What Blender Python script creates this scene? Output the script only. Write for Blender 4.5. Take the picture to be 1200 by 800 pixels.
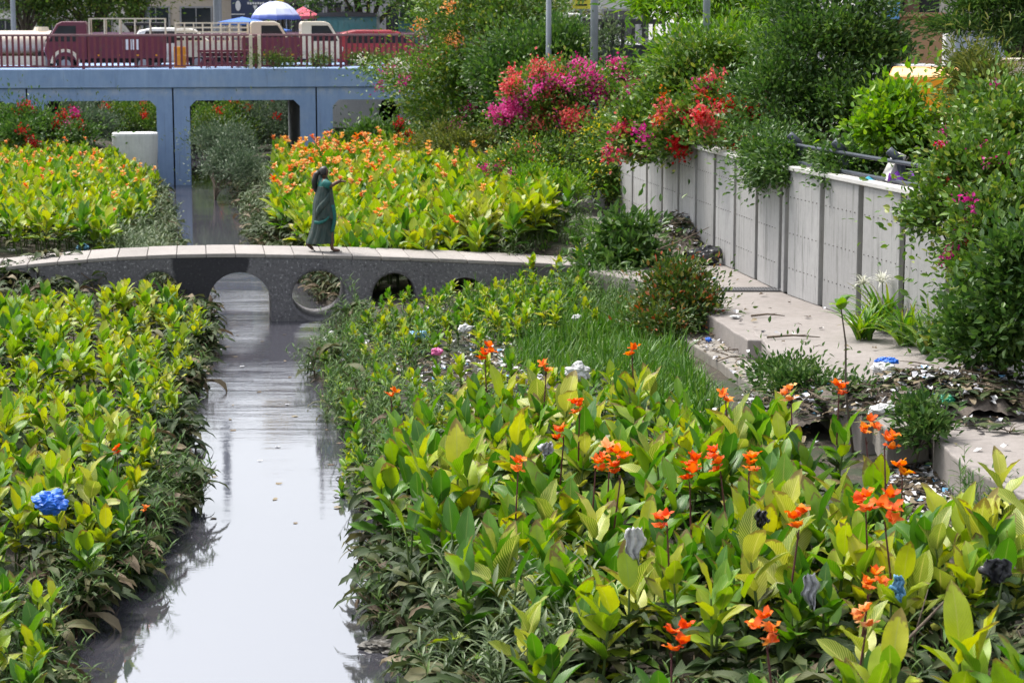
import bpy, math, random
import numpy as np
from mathutils import Vector, Matrix

scene = bpy.context.scene
for o in list(bpy.data.objects):
    bpy.data.objects.remove(o)
COL = scene.collection
R = math.radians
rnd = random.Random(7)
rng = np.random.default_rng(11)

# ------------------------------------------------------------------ camera
CAMZ = 5.4
FPX = 2500.0                      # focal length in pixels of the 1200 px wide photograph
PITCH = math.atan(380.0 / FPX)
cam_d = bpy.data.cameras.new('camera')
cam_d.sensor_width = 36.0
cam_d.lens = 36.0 * FPX / 1200.0
cam_d.clip_end = 2000.0
cam_d.clip_start = 0.5
cam_d.dof.use_dof = True
cam_d.dof.focus_distance = 23.0
cam_d.dof.aperture_fstop = 4.5
cam = bpy.data.objects.new('camera', cam_d)
cam.location = (0, 0, CAMZ)
cam.rotation_euler = (math.pi / 2 - PITCH, 0, 0)
COL.objects.link(cam)
scene.camera = cam

# ------------------------------------------------------------------ light
SUN_EL, SUN_AZ = 62.0, -52.0       # azimuth measured from +Y (away from the camera) towards +X
world = bpy.data.worlds.new('World')
scene.world = world
world.use_nodes = True
wn = world.node_tree
for n in list(wn.nodes):
    wn.nodes.remove(n)
w_out = wn.nodes.new('ShaderNodeOutputWorld')
w_bg = wn.nodes.new('ShaderNodeBackground')
w_sky = wn.nodes.new('ShaderNodeTexSky')
w_sky.sky_type = 'NISHITA'
w_sky.sun_disc = False
w_sky.sun_elevation = R(SUN_EL)
w_sky.sun_rotation = R(SUN_AZ)
w_sky.air_density = 1.0
w_sky.dust_density = 4.0
w_sky.ozone_density = 1.0
w_hsv = wn.nodes.new('ShaderNodeHueSaturation')
w_hsv.inputs['Saturation'].default_value = 0.32
wn.links.new(w_sky.outputs[0], w_hsv.inputs['Color'])
# a bright milky band of humid air round the horizon
w_tc = wn.nodes.new('ShaderNodeTexCoord'); w_sep = wn.nodes.new('ShaderNodeSeparateXYZ'); w_mr = wn.nodes.new('ShaderNodeMapRange'); w_mul = wn.nodes.new('ShaderNodeVectorMath')
w_mr.interpolation_type = 'SMOOTHSTEP'
w_mr.inputs[1].default_value = 0.05; w_mr.inputs[2].default_value = 0.62; w_mr.inputs[3].default_value = 1.22; w_mr.inputs[4].default_value = 1.0
w_mul.operation = 'SCALE'
wn.links.new(w_tc.outputs['Generated'], w_sep.inputs[0]); wn.links.new(w_sep.outputs[2], w_mr.inputs[0])
wn.links.new(w_hsv.outputs[0], w_mul.inputs[0]); wn.links.new(w_mr.outputs[0], w_mul.inputs['Scale'])
wn.links.new(w_mul.outputs[0], w_bg.inputs['Color'])
w_bg.inputs['Strength'].default_value = 0.15
wn.links.new(w_bg.outputs[0], w_out.inputs['Surface'])

sun_d = bpy.data.lights.new('sun', 'SUN')
sun_d.energy = 1.9
sun_d.angle = R(15.0)
sun_d.color = (1.0, 0.95, 0.87)
sun = bpy.data.objects.new('sun', sun_d)
se, sa = R(SUN_EL), R(SUN_AZ)
sdir = Vector((math.cos(se) * math.sin(sa), math.cos(se) * math.cos(sa), math.sin(se)))
sun.rotation_euler = sdir.to_track_quat('Z', 'Y').to_euler()
sun.location = (0, 0, 60)
COL.objects.link(sun)

scene.view_settings.view_transform = 'Standard'
scene.view_settings.look = 'None'
scene.view_settings.gamma = 1.0
scene.view_settings.use_curve_mapping = False
scene.view_settings.exposure = 1.12
scene.render.engine = 'CYCLES'
scene.cycles.max_bounces = 7
scene.cycles.diffuse_bounces = 3
scene.cycles.glossy_bounces = 3
scene.cycles.transmission_bounces = 4
scene.cycles.transparent_max_bounces = 6
scene.cycles.use_denoising = True
scene.cycles.caustics_reflective = False
scene.cycles.caustics_refractive = False

# ------------------------------------------------------------------ pixels of the photograph -> metres
cp, sp = math.cos(PITCH), math.sin(PITCH)
def ray(px, py):
    cx, cy = (px - 600.0) / FPX, (400.0 - py) / FPX
    return Vector((cx, cp + cy * sp, -sp + cy * cp))
def atz(px, py, z):
    d = ray(px, py); t = (z - CAMZ) / d.z
    return Vector((d.x * t, d.y * t, z))
def aty(px, py, Y):
    d = ray(px, py); t = Y / d.y
    return Vector((d.x * t, Y, CAMZ + d.z * t))
def proj(p):
    x, y, z = p[0], p[1], p[2] - CAMZ
    f = y * cp - z * sp; u = y * sp + z * cp
    return (600 + FPX * x / f, 400 - FPX * u / f)
def scale_at(Y):
    return FPX / Y

TH = math.atan(370.0 / FPX)         # the canal runs a little to the left of the camera's axis
UX = Vector((math.cos(TH), math.sin(TH), 0))      # along the bridges, to the right
VX = Vector((-math.sin(TH), math.cos(TH), 0))     # along the canal, away

# ------------------------------------------------------------------ object helpers
def tag(o, label=None, cat=None, group=None, kind=None):
    if label: o['label'] = label
    if cat: o['category'] = cat
    if group: o['group'] = group
    if kind: o['kind'] = kind
    return o
def empty(name, loc=(0, 0, 0), rz=0.0):
    o = bpy.data.objects.new(name, None)
    o.empty_display_size = 0.2
    o.location = loc; o.rotation_euler = (0, 0, rz)
    COL.objects.link(o)
    return o
def link(name, me, parent=None, loc=None, rz=0.0):
    o = bpy.data.objects.new(name, me)
    COL.objects.link(o)
    if parent is not None: o.parent = parent
    if loc is not None: o.location = loc
    if rz: o.rotation_euler = (0, 0, rz)
    return o
def children(o):
    return [c for c in bpy.data.objects if c.parent == o]

def np_mesh(name, V, faces, mats, uv=None, mi=None, smooth=True):
    """V (n,3); faces: list of (m,k) int arrays (k = 3 or 4)."""
    me = bpy.data.meshes.new(name)
    V = np.asarray(V, dtype=np.float32)
    faces = [np.asarray(f, dtype=np.int32) for f in faces if len(f)]
    nl = sum(f.size for f in faces); nf = sum(len(f) for f in faces)
    me.vertices.add(len(V)); me.vertices.foreach_set('co', V.ravel())
    me.loops.add(nl); me.polygons.add(nf)
    li = np.concatenate([f.ravel() for f in faces])
    me.loops.foreach_set('vertex_index', li)
    starts, s = [], 0
    for f in faces:
        k = f.shape[1]
        starts.append(np.arange(len(f), dtype=np.int32) * k + s); s += f.size
    me.polygons.foreach_set('loop_start', np.concatenate(starts))
    try:
        me.polygons.foreach_set('loop_total', np.concatenate([np.full(len(f), f.shape[1], dtype=np.int32) for f in faces]))
    except Exception:
        pass
    if mi is not None:
        me.polygons.foreach_set('material_index', np.asarray(mi, dtype=np.int32))
    me.polygons.foreach_set('use_smooth', np.full(nf, smooth, dtype=bool))
    if uv is not None:
        l = me.uv_layers.new(name='UVMap')
        l.data.foreach_set('uv', np.asarray(uv, dtype=np.float32)[li].ravel())
    if not isinstance(mats, (list, tuple)): mats = [mats]
    for m in mats: me.materials.append(m)
    me.update(calc_edges=True)
    return me

class MB:
    """collects boxes, tubes and prisms into one mesh"""
    def __init__(s): s.v = []; s.f = []; s.m = []; s.cur = 0
    def mat(s, i): s.cur = i; return s
    def add(s, vs, fs, M=None):
        b = len(s.v)
        for p in vs:
            p = Vector(p)
            s.v.append(tuple(M @ p) if M is not None else tuple(p))
        for f in fs:
            s.f.append([i + b for i in f]); s.m.append(s.cur)
        return s
    def box(s, c, d, M=None, taper=1.0):
        x, y, z = c; a, b, h = d[0] / 2, d[1] / 2, d[2] / 2
        vs = [(x + sx * a * (taper if k else 1), y + sy * b * (taper if k else 1), z + (h if k else -h))
              for k in (0, 1) for sx, sy in ((-1, -1), (1, -1), (1, 1), (-1, 1))]
        return s.add(vs, [(3, 2, 1, 0), (4, 5, 6, 7), (0, 1, 5, 4), (1, 2, 6, 5), (2, 3, 7, 6), (3, 0, 4, 7)], M)
    def tube(s, pts, rad, n=8, caps=True, M=None):
        pts = [Vector(p) for p in pts]
        if not isinstance(rad, (list, tuple)): rad = [rad] * len(pts)
        vs, fs = [], []
        prev = None
        for i, p in enumerate(pts):
            t = (pts[min(i + 1, len(pts) - 1)] - pts[max(i - 1, 0)])
            t = t.normalized() if t.length > 1e-9 else Vector((0, 0, 1))
            if prev is None:
                a = t.orthogonal().normalized()
            else:
                a = (prev - t * prev.dot(t))
                a = a.normalized() if a.length > 1e-6 else t.orthogonal().normalized()
            prev = a; b = t.cross(a)
            for k in range(n):
                an = 2 * math.pi * k / n
                vs.append(p + (a * math.cos(an) + b * math.sin(an)) * rad[i])
        for i in range(len(pts) - 1):
            for k in range(n):
                fs.append((i * n + k, i * n + (k + 1) % n, (i + 1) * n + (k + 1) % n, (i + 1) * n + k))
        if caps:
            fs.append(tuple(range(n - 1, -1, -1))); fs.append(tuple(range((len(pts) - 1) * n, len(pts) * n)))
        return s.add(vs, fs, M)
    def prism(s, prof, y0, y1, M=None):
        """profile in x,z pulled along y"""
        n = len(prof)
        vs = [(x, y0, z) for x, z in prof] + [(x, y1, z) for x, z in prof]
        fs = [tuple(range(n)), tuple(range(2 * n - 1, n - 1, -1))]
        fs += [(i, n + i, n + (i + 1) % n, (i + 1) % n) for i in range(n)]
        return s.add(vs, fs, M)
    def rings(s, rings, closed=True, caps=True, M=None):
        n = len(rings[0]); vs = [p for r in rings for p in r]; fs = []
        for i in range(len(rings) - 1):
            for k in range(n if closed else n - 1):
                fs.append((i * n + k, i * n + (k + 1) % n, (i + 1) * n + (k + 1) % n, (i + 1) * n + k))
        if caps and closed:
            fs.append(tuple(range(n - 1, -1, -1))); fs.append(tuple(range((len(rings) - 1) * n, len(rings) * n)))
        return s.add(vs, fs, M)
    def build(s, name, mats, parent=None, loc=None, rz=0.0, smooth=False, bevel=0.0, seg=2, auto=None):
        me = bpy.data.meshes.new(name)
        me.from_pydata(s.v, [], s.f)
        if not isinstance(mats, (list, tuple)): mats = [mats]
        for m in mats: me.materials.append(m)
        me.polygons.foreach_set('material_index', s.m)
        if smooth: me.polygons.foreach_set('use_smooth', [True] * len(s.f))
        me.update()
        o = link(name, me, parent, loc, rz)
        if bevel > 0:
            b = o.modifiers.new('bevel', 'BEVEL'); b.width = bevel; b.segments = seg; b.limit_method = 'ANGLE'; b.angle_limit = R(35)
        return o

# ------------------------------------------------------------------ materials
def srgb(r, g, b):
    f = lambda c: (c / 12.92 if c <= 0.04045 else ((c + 0.055) / 1.055) ** 2.4)
    return (f(r / 255), f(g / 255), f(b / 255), 1.0)
class NT:
    def __init__(s, name):
        s.m = bpy.data.materials.new(name); s.m.use_nodes = True
        s.t = s.m.node_tree; s.t.nodes.clear()
        s.out = s.n('ShaderNodeOutputMaterial')
    def n(s, typ, **kw):
        nd = s.t.nodes.new(typ)
        for k, v in kw.items(): setattr(nd, k, v)
        return nd
    def l(s, a, b): s.t.links.new(a, b)
    def inp(s, nd, key, val):
        if hasattr(val, 'is_output'): s.l(val, nd.inputs[key])
        else: nd.inputs[key].default_value = val
    def math(s, op, a, b=0.0, c=None, clamp=False):
        nd = s.n('ShaderNodeMath', operation=op); nd.use_clamp = clamp
        s.inp(nd, 0, a); s.inp(nd, 1, b)
        if c is not None: s.inp(nd, 2, c)
        return nd.outputs[0]
    def noise(s, co, scale, detail=4, rough=0.55, dist=0.0):
        nd = s.n('ShaderNodeTexNoise'); s.l(co, nd.inputs['Vector'])
        nd.inputs['Scale'].default_value = scale; nd.inputs['Detail'].default_value = detail
        nd.inputs['Roughness'].default_value = rough; nd.inputs['Distortion'].default_value = dist
        return nd.outputs['Fac']
    def ramp(s, fac, stops, interp='LINEAR'):
        nd = s.n('ShaderNodeValToRGB'); s.l(fac, nd.inputs[0])
        cr = nd.color_ramp; cr.interpolation = interp
        while len(cr.elements) < len(stops): cr.elements.new(0.5)
        for e, (p, c) in zip(cr.elements, stops):
            e.position = p; e.color = c if len(c) == 4 else (*c, 1)
        return nd.outputs[0]
    def mix(s, fac, a, b, mode='MIX'):
        nd = s.n('ShaderNodeMix', data_type='RGBA', blend_type=mode)
        s.inp(nd, 0, fac); s.inp(nd, 6, a); s.inp(nd, 7, b)
        return nd.outputs[2]
    def step(s, x, lo, hi):
        nd = s.n('ShaderNodeMapRange'); nd.interpolation_type = 'SMOOTHSTEP'
        s.inp(nd, 0, x); nd.inputs[1].default_value = lo; nd.inputs[2].default_value = hi
        return nd.outputs[0]
    def pos(s): return s.n('ShaderNodeNewGeometry').outputs['Position']
    def obj(s): return s.n('ShaderNodeTexCoord').outputs['Object']
    def mapped(s, co, sc=(1, 1, 1), rot=(0, 0, 0)):
        nd = s.n('ShaderNodeMapping'); s.l(co, nd.inputs[0])
        nd.inputs['Scale'].default_value = sc; nd.inputs['Rotation'].default_value = rot
        return nd.outputs[0]
    def bump(s, h, strength=0.3, dist=0.02):
        nd = s.n('ShaderNodeBump'); s.l(h, nd.inputs['Height'])
        nd.inputs['Strength'].default_value = strength; nd.inputs['Distance'].default_value = dist
        return nd.outputs[0]
    def principled(s, col, rough=0.6, metal=0.0, spec=0.5, normal=None, ior=None, coat=None, alpha=None):
        p = s.n('ShaderNodeBsdfPrincipled')
        s.inp(p, 'Base Color', col); s.inp(p, 'Roughness', rough); s.inp(p, 'Metallic', metal)
        p.inputs['Specular IOR Level'].default_value = spec
        if ior: p.inputs['IOR'].default_value = ior
        if coat: p.inputs['Coat Weight'].default_value = coat
        if normal is not None: s.l(normal, p.inputs['Normal'])
        return p.outputs[0]
    def done(s, sh): s.l(sh, s.out.inputs['Surface']); return s.m

def mat_plain(name, col, rough=0.6, metal=0.0, var=0.18, scale=3.0, spec=0.5, bump=0.0, dirt=None, coat=None):
    """paint, cloth or metal with some wear"""
    t = NT(name); co = t.obj()
    n1 = t.noise(co, scale, 5, 0.62); n2 = t.noise(co, scale * 7.3, 4, 0.6)
    f = t.math('ADD', t.math('MULTIPLY', n1, 0.65), t.math('MULTIPLY', n2, 0.35))
    c = (*col[:3], 1)
    lo = tuple(x * (1 - var) for x in col[:3]); hi = tuple(min(1, x * (1 + var)) for x in col[:3])
    cc = t.ramp(f, [(0.3, lo), (0.7, hi)])
    if dirt is not None:
        cc = t.mix(t.step(t.noise(co, scale * 0.8, 6, 0.7), 0.52, 0.72), cc, (*dirt[:3], 1))
    nrm = t.bump(n2, bump, 0.01) if bump > 0 else None
    return t.done(t.principled(cc, rough, metal, spec, nrm, coat=coat))

def mat_leaf(name, stops, rough=0.45, trans=0.3, tcol=1.25, veins=0.0, vein_col=None, midrib=0.0, spec=0.45, objrand=True, tips=0.0):
    """leaf colours vary leaf by leaf; veins and midrib run in the leaf's own UVs"""
    t = NT(name)
    g = t.n('ShaderNodeNewGeometry')
    r = g.outputs['Random Per Island']
    if objrand:
        oi = t.n('ShaderNodeObjectInfo')
        r = t.math('FRACT', t.math('ADD', r, t.math('MULTIPLY', oi.outputs['Random'], 0.37)))
    # bell-ish spread
    c = t.ramp(r, stops)
    nz = t.noise(g.outputs['Position'], 9.0, 3, 0.6)
    c = t.mix(t.step(nz, 0.35, 0.75), t.mix(0.18, c, (0.01, 0.02, 0.004, 1)), c)
    nrm = None
    if veins > 0 or midrib > 0:
        uv = t.n('ShaderNodeTexCoord').outputs['UV']
        sx = t.n('ShaderNodeSeparateXYZ'); t.l(uv, sx.inputs[0])
        u, v = sx.outputs[0], sx.outputs[1]
        au = t.math('ABSOLUTE', t.math('SUBTRACT', u, 0.5))
        ph = t.math('SUBTRACT', t.math('MULTIPLY', v, 95.0), t.math('MULTIPLY', au, 62.0))
        s = t.math('ADD', t.math('MULTIPLY', t.math('SINE', ph), 0.5), 0.5)
        vc = vein_col or (0.35, 0.36, 0.06, 1)
        if veins > 0:
            c = t.mix(t.math('MULTIPLY', t.step(s, 0.55, 1.0), veins), c, vc)
            nrm = t.bump(s, 0.25, 0.004)
        if midrib > 0:
            c = t.mix(t.math('MULTIPLY', t.step(au, 0.045, 0.012), midrib), c, vc)
    if tips > 0:
        nb = t.noise(g.outputs['Position'], 26.0, 3, 0.6)
        e = t.math('ADD', t.math('ADD', t.math('MULTIPLY', v, .8), t.math('MULTIPLY', au, .35)), t.math('MULTIPLY', t.math('ADD', nb, r), .42))
        c = t.mix(t.math('MULTIPLY', t.step(e, 1.26, 1.36), tips), c, (0.16, 0.10, 0.035, 1))
    p = t.principled(c, rough, 0.0, spec, nrm)
    tr = t.n('ShaderNodeBsdfTranslucent')
    tc = t.n('ShaderNodeHueSaturation'); t.l(c, tc.inputs['Color'])
    tc.inputs['Saturation'].default_value = 1.1; tc.inputs['Value'].default_value = tcol
    t.l(tc.outputs[0], tr.inputs['Color'])
    mx = t.n('ShaderNodeMixShader'); mx.inputs[0].default_value = trans
    t.l(p, mx.inputs[1]); t.l(tr.outputs[0], mx.inputs[2])
    return t.done(mx.outputs[0])

M = {}
# leaves (linear colours)
M['canna_green'] = mat_leaf('canna_green', [(0.0, (0.040, 0.135, 0.014)), (0.35, (0.080, 0.22, 0.016)), (0.7, (0.15, 0.31, 0.018)), (1.0, (0.30, 0.41, 0.025))], 0.4, 0.34, 1.3, 0.14, (0.20, 0.30, 0.06, 1), 0.5, tips=.9)
M['canna_yellow'] = mat_leaf('canna_yellow', [(0.0, (0.10, 0.26, 0.015)), (0.3, (0.22, 0.38, 0.018)), (0.7, (0.38, 0.47, 0.022)), (1.0, (0.55, 0.53, 0.03))], 0.4, 0.34, 1.25, 0.25, (0.42, 0.44, 0.10, 1), 0.5, tips=.8)
M['canna_pale'] = mat_leaf('canna_pale', [(0.0, (0.15, 0.24, 0.025)), (0.4, (0.27, 0.36, 0.03)), (1.0, (0.44, 0.46, 0.05))], 0.42, 0.3, 1.2, 0.7, (0.60, 0.58, 0.16, 1), 0.7, tips=.8)
M['canna_old'] = mat_leaf('canna_old', [(0.0, (0.014, 0.034, 0.010)), (0.5, (0.034, 0.062, 0.018)), (0.8, (0.075, 0.095, 0.032)), (1.0, (0.13, 0.115, 0.05))], 0.55, 0.2, 1.1, 0.35, (0.10, 0.13, 0.05, 1), 0.4, spec=0.22)
M['dry_leaf'] = mat_leaf('dry_leaf', [(0.0, (0.07, 0.045, 0.025)), (0.5, (0.17, 0.12, 0.07)), (1.0, (0.30, 0.25, 0.16))], 0.7, 0.15, 1.1)
M['stem_green'] = mat_plain('stem_green', (0.075, 0.12, 0.025), 0.5, var=0.3)
M['stem_red'] = mat_plain('stem_red', (0.085, 0.018, 0.025), 0.45, var=0.3)
M['weed'] = mat_leaf('weed', [(0.0, (0.034, 0.090, 0.020)), (0.5, (0.072, 0.15, 0.030)), (1.0, (0.14, 0.22, 0.055))], 0.55, 0.25, 1.2, spec=0.25)
M['weed_pale'] = mat_leaf('weed_pale', [(0.0, (0.075, 0.13, 0.055)), (0.6, (0.13, 0.19, 0.085)), (1.0, (0.22, 0.27, 0.13))], 0.5, 0.25, 1.1)
M['grass'] = mat_leaf('grass', [(0.0, (0.045, 0.13, 0.015)), (0.5, (0.085, 0.21, 0.022)), (1.0, (0.17, 0.28, 0.045))], 0.5, 0.3, 1.2)
M['bush_dark'] = mat_leaf('bush_dark', [(0.0, (0.030, 0.080, 0.016)), (0.5, (0.065, 0.145, 0.026)), (1.0, (0.135, 0.23, 0.045))], 0.42, 0.3, 1.25)
M['bush_mid'] = mat_leaf('bush_mid', [(0.0, (0.050, 0.12, 0.017)), (0.5, (0.10, 0.20, 0.026)), (0.85, (0.18, 0.29, 0.04)), (1.0, (0.32, 0.33, 0.06))], 0.42, 0.28, 1.2)
M['bush_bright'] = mat_leaf('bush_bright', [(0.0, (0.080, 0.20, 0.015)), (0.5, (0.15, 0.31, 0.020)), (1.0, (0.28, 0.42, 0.04))], 0.4, 0.34, 1.25)
M['bush_olive'] = mat_leaf('bush_olive', [(0.0, (0.06, 0.095, 0.018)), (0.5, (0.13, 0.17, 0.03)), (1.0, (0.26, 0.26, 0.06))], 0.5, 0.28, 1.2)
M['bush_grey'] = mat_leaf('bush_grey', [(0.0, (0.055, 0.095, 0.05)), (0.5, (0.10, 0.155, 0.085)), (1.0, (0.18, 0.23, 0.14))], 0.5, 0.25, 1.1)
M['croton'] = mat_leaf('croton', [(0.0, (0.030, 0.075, 0.012)), (0.6, (0.085, 0.15, 0.024)), (0.86, (0.17, 0.19, 0.03)), (0.95, (0.26, 0.10, 0.025)), (1.0, (0.42, 0.08, 0.03))], 0.4, 0.22, 1.2)
def petal(name, stops, trans=0.35):
    return mat_leaf(name, stops, 0.55, trans, 1.1, spec=0.25)
M['orange'] = petal('petal_orange', [(0.0, (0.80, 0.10, 0.012)), (0.5, (0.90, 0.17, 0.012)), (0.85, (0.95, 0.27, 0.02)), (1.0, (0.95, 0.48, 0.05))])
M['orange_red'] = petal('petal_orange_red', [(0.0, (0.78, 0.075, 0.015)), (0.6, (0.90, 0.135, 0.015)), (1.0, (0.94, 0.25, 0.025))])
M['peach'] = petal('petal_peach', [(0.0, (0.82, 0.22, 0.08)), (0.5, (0.88, 0.36, 0.14)), (1.0, (0.92, 0.56, 0.22))])
M['pink'] = petal('petal_pink', [(0.0, (0.60, 0.03, 0.20)), (0.5, (0.78, 0.08, 0.36)), (1.0, (0.88, 0.20, 0.52))])
M['magenta'] = petal('petal_magenta', [(0.0, (0.42, 0.012, 0.16)), (0.5, (0.62, 0.03, 0.28)), (1.0, (0.75, 0.08, 0.40))])
M['coral'] = petal('petal_coral', [(0.0, (0.58, 0.05, 0.08)), (0.5, (0.76, 0.12, 0.14)), (1.0, (0.86, 0.26, 0.20))])
M['red'] = petal('petal_red', [(0.0, (0.40, 0.008, 0.012)), (0.5, (0.62, 0.02, 0.025)), (1.0, (0.75, 0.06, 0.05))])
M['yellow'] = petal('petal_yellow', [(0.0, (0.75, 0.55, 0.02)), (1.0, (0.90, 0.78, 0.06))])
M['white_petal'] = petal('petal_white', [(0.0, (0.62, 0.62, 0.52)), (1.0, (0.85, 0.85, 0.78))])
def mat_bark(name, a, b):
    t = NT(name); co = t.mapped(t.obj(), (6, 6, 1.5))
    n = t.noise(co, 5, 6, 0.7)
    return t.done(t.principled(t.ramp(n, [(0.3, a), (0.7, b)]), 0.85, normal=t.bump(n, 0.6, 0.02)))
M['bark'] = mat_bark('bark', (0.045, 0.033, 0.024), (0.15, 0.12, 0.09))
M['twig'] = mat_bark('twig', (0.05, 0.035, 0.025), (0.17, 0.13, 0.09))

# ================================================================== the lie of the land
def interp(tab):
    ys = [a for a, b in tab]; xs = [b for a, b in tab]
    return lambda y: float(np.interp(y, ys, xs)), lambda y: np.interp(y, ys, xs)
def edge(pts):      # traced water line -> (Y, X) at water level
    tab = []
    for px, py in pts:
        p = atz(px, py, 0.0); tab.append((p.y, p.x))
    return tab
_XL = [(8.0, -3.0)] + edge([(60, 800), (105, 705), (185, 650), (200, 600), (195, 500), (222, 440), (240, 380)]) + edge([(196, 290), (180, 215)])
_XR = [(8.0, 0.3), (12.5, -0.1), (15.5, -0.45)] + edge([(478, 800), (458, 700), (448, 610), (420, 520), (378, 440), (412, 378)]) + edge([(304, 290), (282, 218)])
_XL += [(82.0, _XL[-1][1] - 1.9), (120, _XL[-1][1] - 7.5)]
_XR += [(82.0, _XR[-1][1] - 1.9), (120, _XR[-1][1] - 7.5)]
_a, _b = interp(_XL); _c, _d = interp(_XR)
XLn = lambda y: _b(y) + .16 * np.sin(np.asarray(y) * 1.7) + .10 * np.sin(np.asarray(y) * 4.1 + 1)
XRn = lambda y: _d(y) + .14 * np.sin(np.asarray(y) * 1.45 + 2) + .11 * np.sin(np.asarray(y) * 3.7)
XL = lambda y: float(XLn(y)); XR = lambda y: float(XRn(y))
_XP = [(6, 5.6), (16, 4.9), (20, 4.3), (21.2, 4.2), (26.1, 3.24), (29.2, 2.71), (36, 2.1), (42, 1.5), (48, 0.9), (60, -1.2), (69, -2.6)]
XP, XPn = interp(_XP)
WALL = [(6.0, 10.1), (26.9, 5.5), (32.4, 4.27), (49.5, 1.73)]
XW, XWn = interp(WALL + [(58, 0.2), (66.0, -0.9), (68.0, -1.3), (90, -5)])
PATH_Z = 1.2
ROAD_Z = 3.5
def sm(t):
    t = np.clip(t, 0, 1); return t * t * (3 - 2 * t)
def ground_n(X, Y):
    X = np.asarray(X, float); Y = np.asarray(Y, float)
    xl, xr, xp, xw = XLn(Y), XRn(Y), XPn(Y), XWn(Y)
    xp = np.maximum(xp, xr + 1.0)
    dr = (X - xr) / (xp - xr)
    zr = 0.30 * sm((X - xr) / 0.5) + (0.50 + 0.35 * sm((Y - 39.7) / 1.2)) * sm(dr * 0.95)
    zr = np.where(X > xr, zr, 0)
    dl = xl - X
    far = sm((Y - 35.0) / 5.0)
    zl = (0.22 + 0.1 * far) * sm(dl / 0.5) + (0.22 + 0.42 * far) * sm(dl / 2.6) + (ROAD_Z - 0.94) * sm((dl - 9.0) / 3.0)
    ch = -0.55 * sm(np.minimum(X - xl, xr - X) / 0.6)
    z = np.where(X < xl, zl, np.where(X > xr, np.minimum(zr, 1.12), ch))
    # up to the road behind the wall
    z = np.where(X > xw + 0.12, 2.75 + (ROAD_Z - 2.75) * sm((X - xw - 0.4) / 1.2), z)
    # behind the blue bridge the ground closes up to street level
    z = np.where(Y > 86, z + (ROAD_Z - z) * sm((Y - 86) / 8.0), z)
    return z + 0.05 * np.sin(X * 2.1 + Y * 0.7) * np.cos(Y * 1.3 - X) * (np.where((X > xr + 0.3) & (X < xp - .2) | (X < xl - .3), 1, 0))
def ground(x, y): return float(ground_n(np.array([x]), np.array([y]))[0])

ys = np.concatenate([np.arange(4, 50, 0.22), np.arange(50, 100, 0.5), np.arange(100, 420, 20)])
base = np.concatenate([-np.geomspace(300, 26, 12), np.arange(-25, -14, 0.6), np.arange(-14, 9, 0.16), np.arange(9, 25, 0.8), np.geomspace(26, 300, 12)])
YY, XX = np.meshgrid(ys, base, indexing='ij')
ZZ = ground_n(XX, YY)
V = np.stack([XX, YY, ZZ], -1).reshape(-1, 3)
nx = len(base); idx = np.arange(len(V)).reshape(len(ys), nx)
Fq = np.stack([idx[:-1, :-1], idx[:-1, 1:], idx[1:, 1:], idx[1:, :-1]], -1).reshape(-1, 4)
t = NT('soil'); co = t.pos()
n1 = t.noise(co, 0.9, 6, 0.65); n2 = t.noise(co, 14, 5, 0.7)
c = t.ramp(n2, [(0.3, (0.018, 0.014, 0.010)), (0.55, (0.05, 0.04, 0.028)), (0.75, (0.11, 0.09, 0.065))])
c = t.mix(t.step(n1, 0.45, 0.62), c, (0.022, 0.038, 0.012, 1))
M['soil'] = t.done(t.principled(c, 0.9, normal=t.bump(n2, 0.6, 0.04)))
g = link('ground', np_mesh('ground', V, [Fq], M['soil']))
tag(g, kind='structure')

# ------------------------------------------------------------------ water
t = NT('water'); co = t.pos()
m1 = t.mapped(co, (0.35, 1.7, 1.0), (0, 0, -0.15))
w1 = t.noise(m1, 2.6, 4, 0.6, 0.4); w2 = t.noise(t.mapped(co, (0.6, 2.2, 1)), 11.0, 3, 0.6)
sep = t.n('ShaderNodeSeparateXYZ'); t.l(co, sep.inputs[0])
rip = t.math('ADD', 0.12, t.math('MULTIPLY', t.math('MULTIPLY', t.step(sep.outputs[1], 25.5, 30.0), t.step(sep.outputs[1], 49.0, 40.0)), 1.0))
patch = t.step(t.noise(t.mapped(co, (0.3, 1.0, 1)), 0.9, 3, 0.6), 0.38, 0.66)
h = t.math('MULTIPLY', t.math('ADD', t.math('MULTIPLY', w1, 0.6), t.math('MULTIPLY', w2, 0.3)), t.math('MULTIPLY', rip, t.math('ADD', 0.35, patch)))
scum = t.step(t.noise(t.mapped(co, (0.8, 2.0, 1)), 2.1, 7, 0.75), 0.60, 0.70)
wc = t.mix(t.math('MULTIPLY', scum, 0.35), (0.055, 0.055, 0.068, 1), (0.13, 0.125, 0.12, 1))
M['water'] = t.done(t.principled(wc, 0.035, 0, 0.8, t.bump(h, 0.22, 0.05), ior=3.0))
wb = MB(); wb.add([(-40, 4, 0), (14, 4, 0), (14, 96, 0), (-40, 96, 0)], [(0, 1, 2, 3)])
tag(wb.build('water', M['water']), kind='structure')

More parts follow.
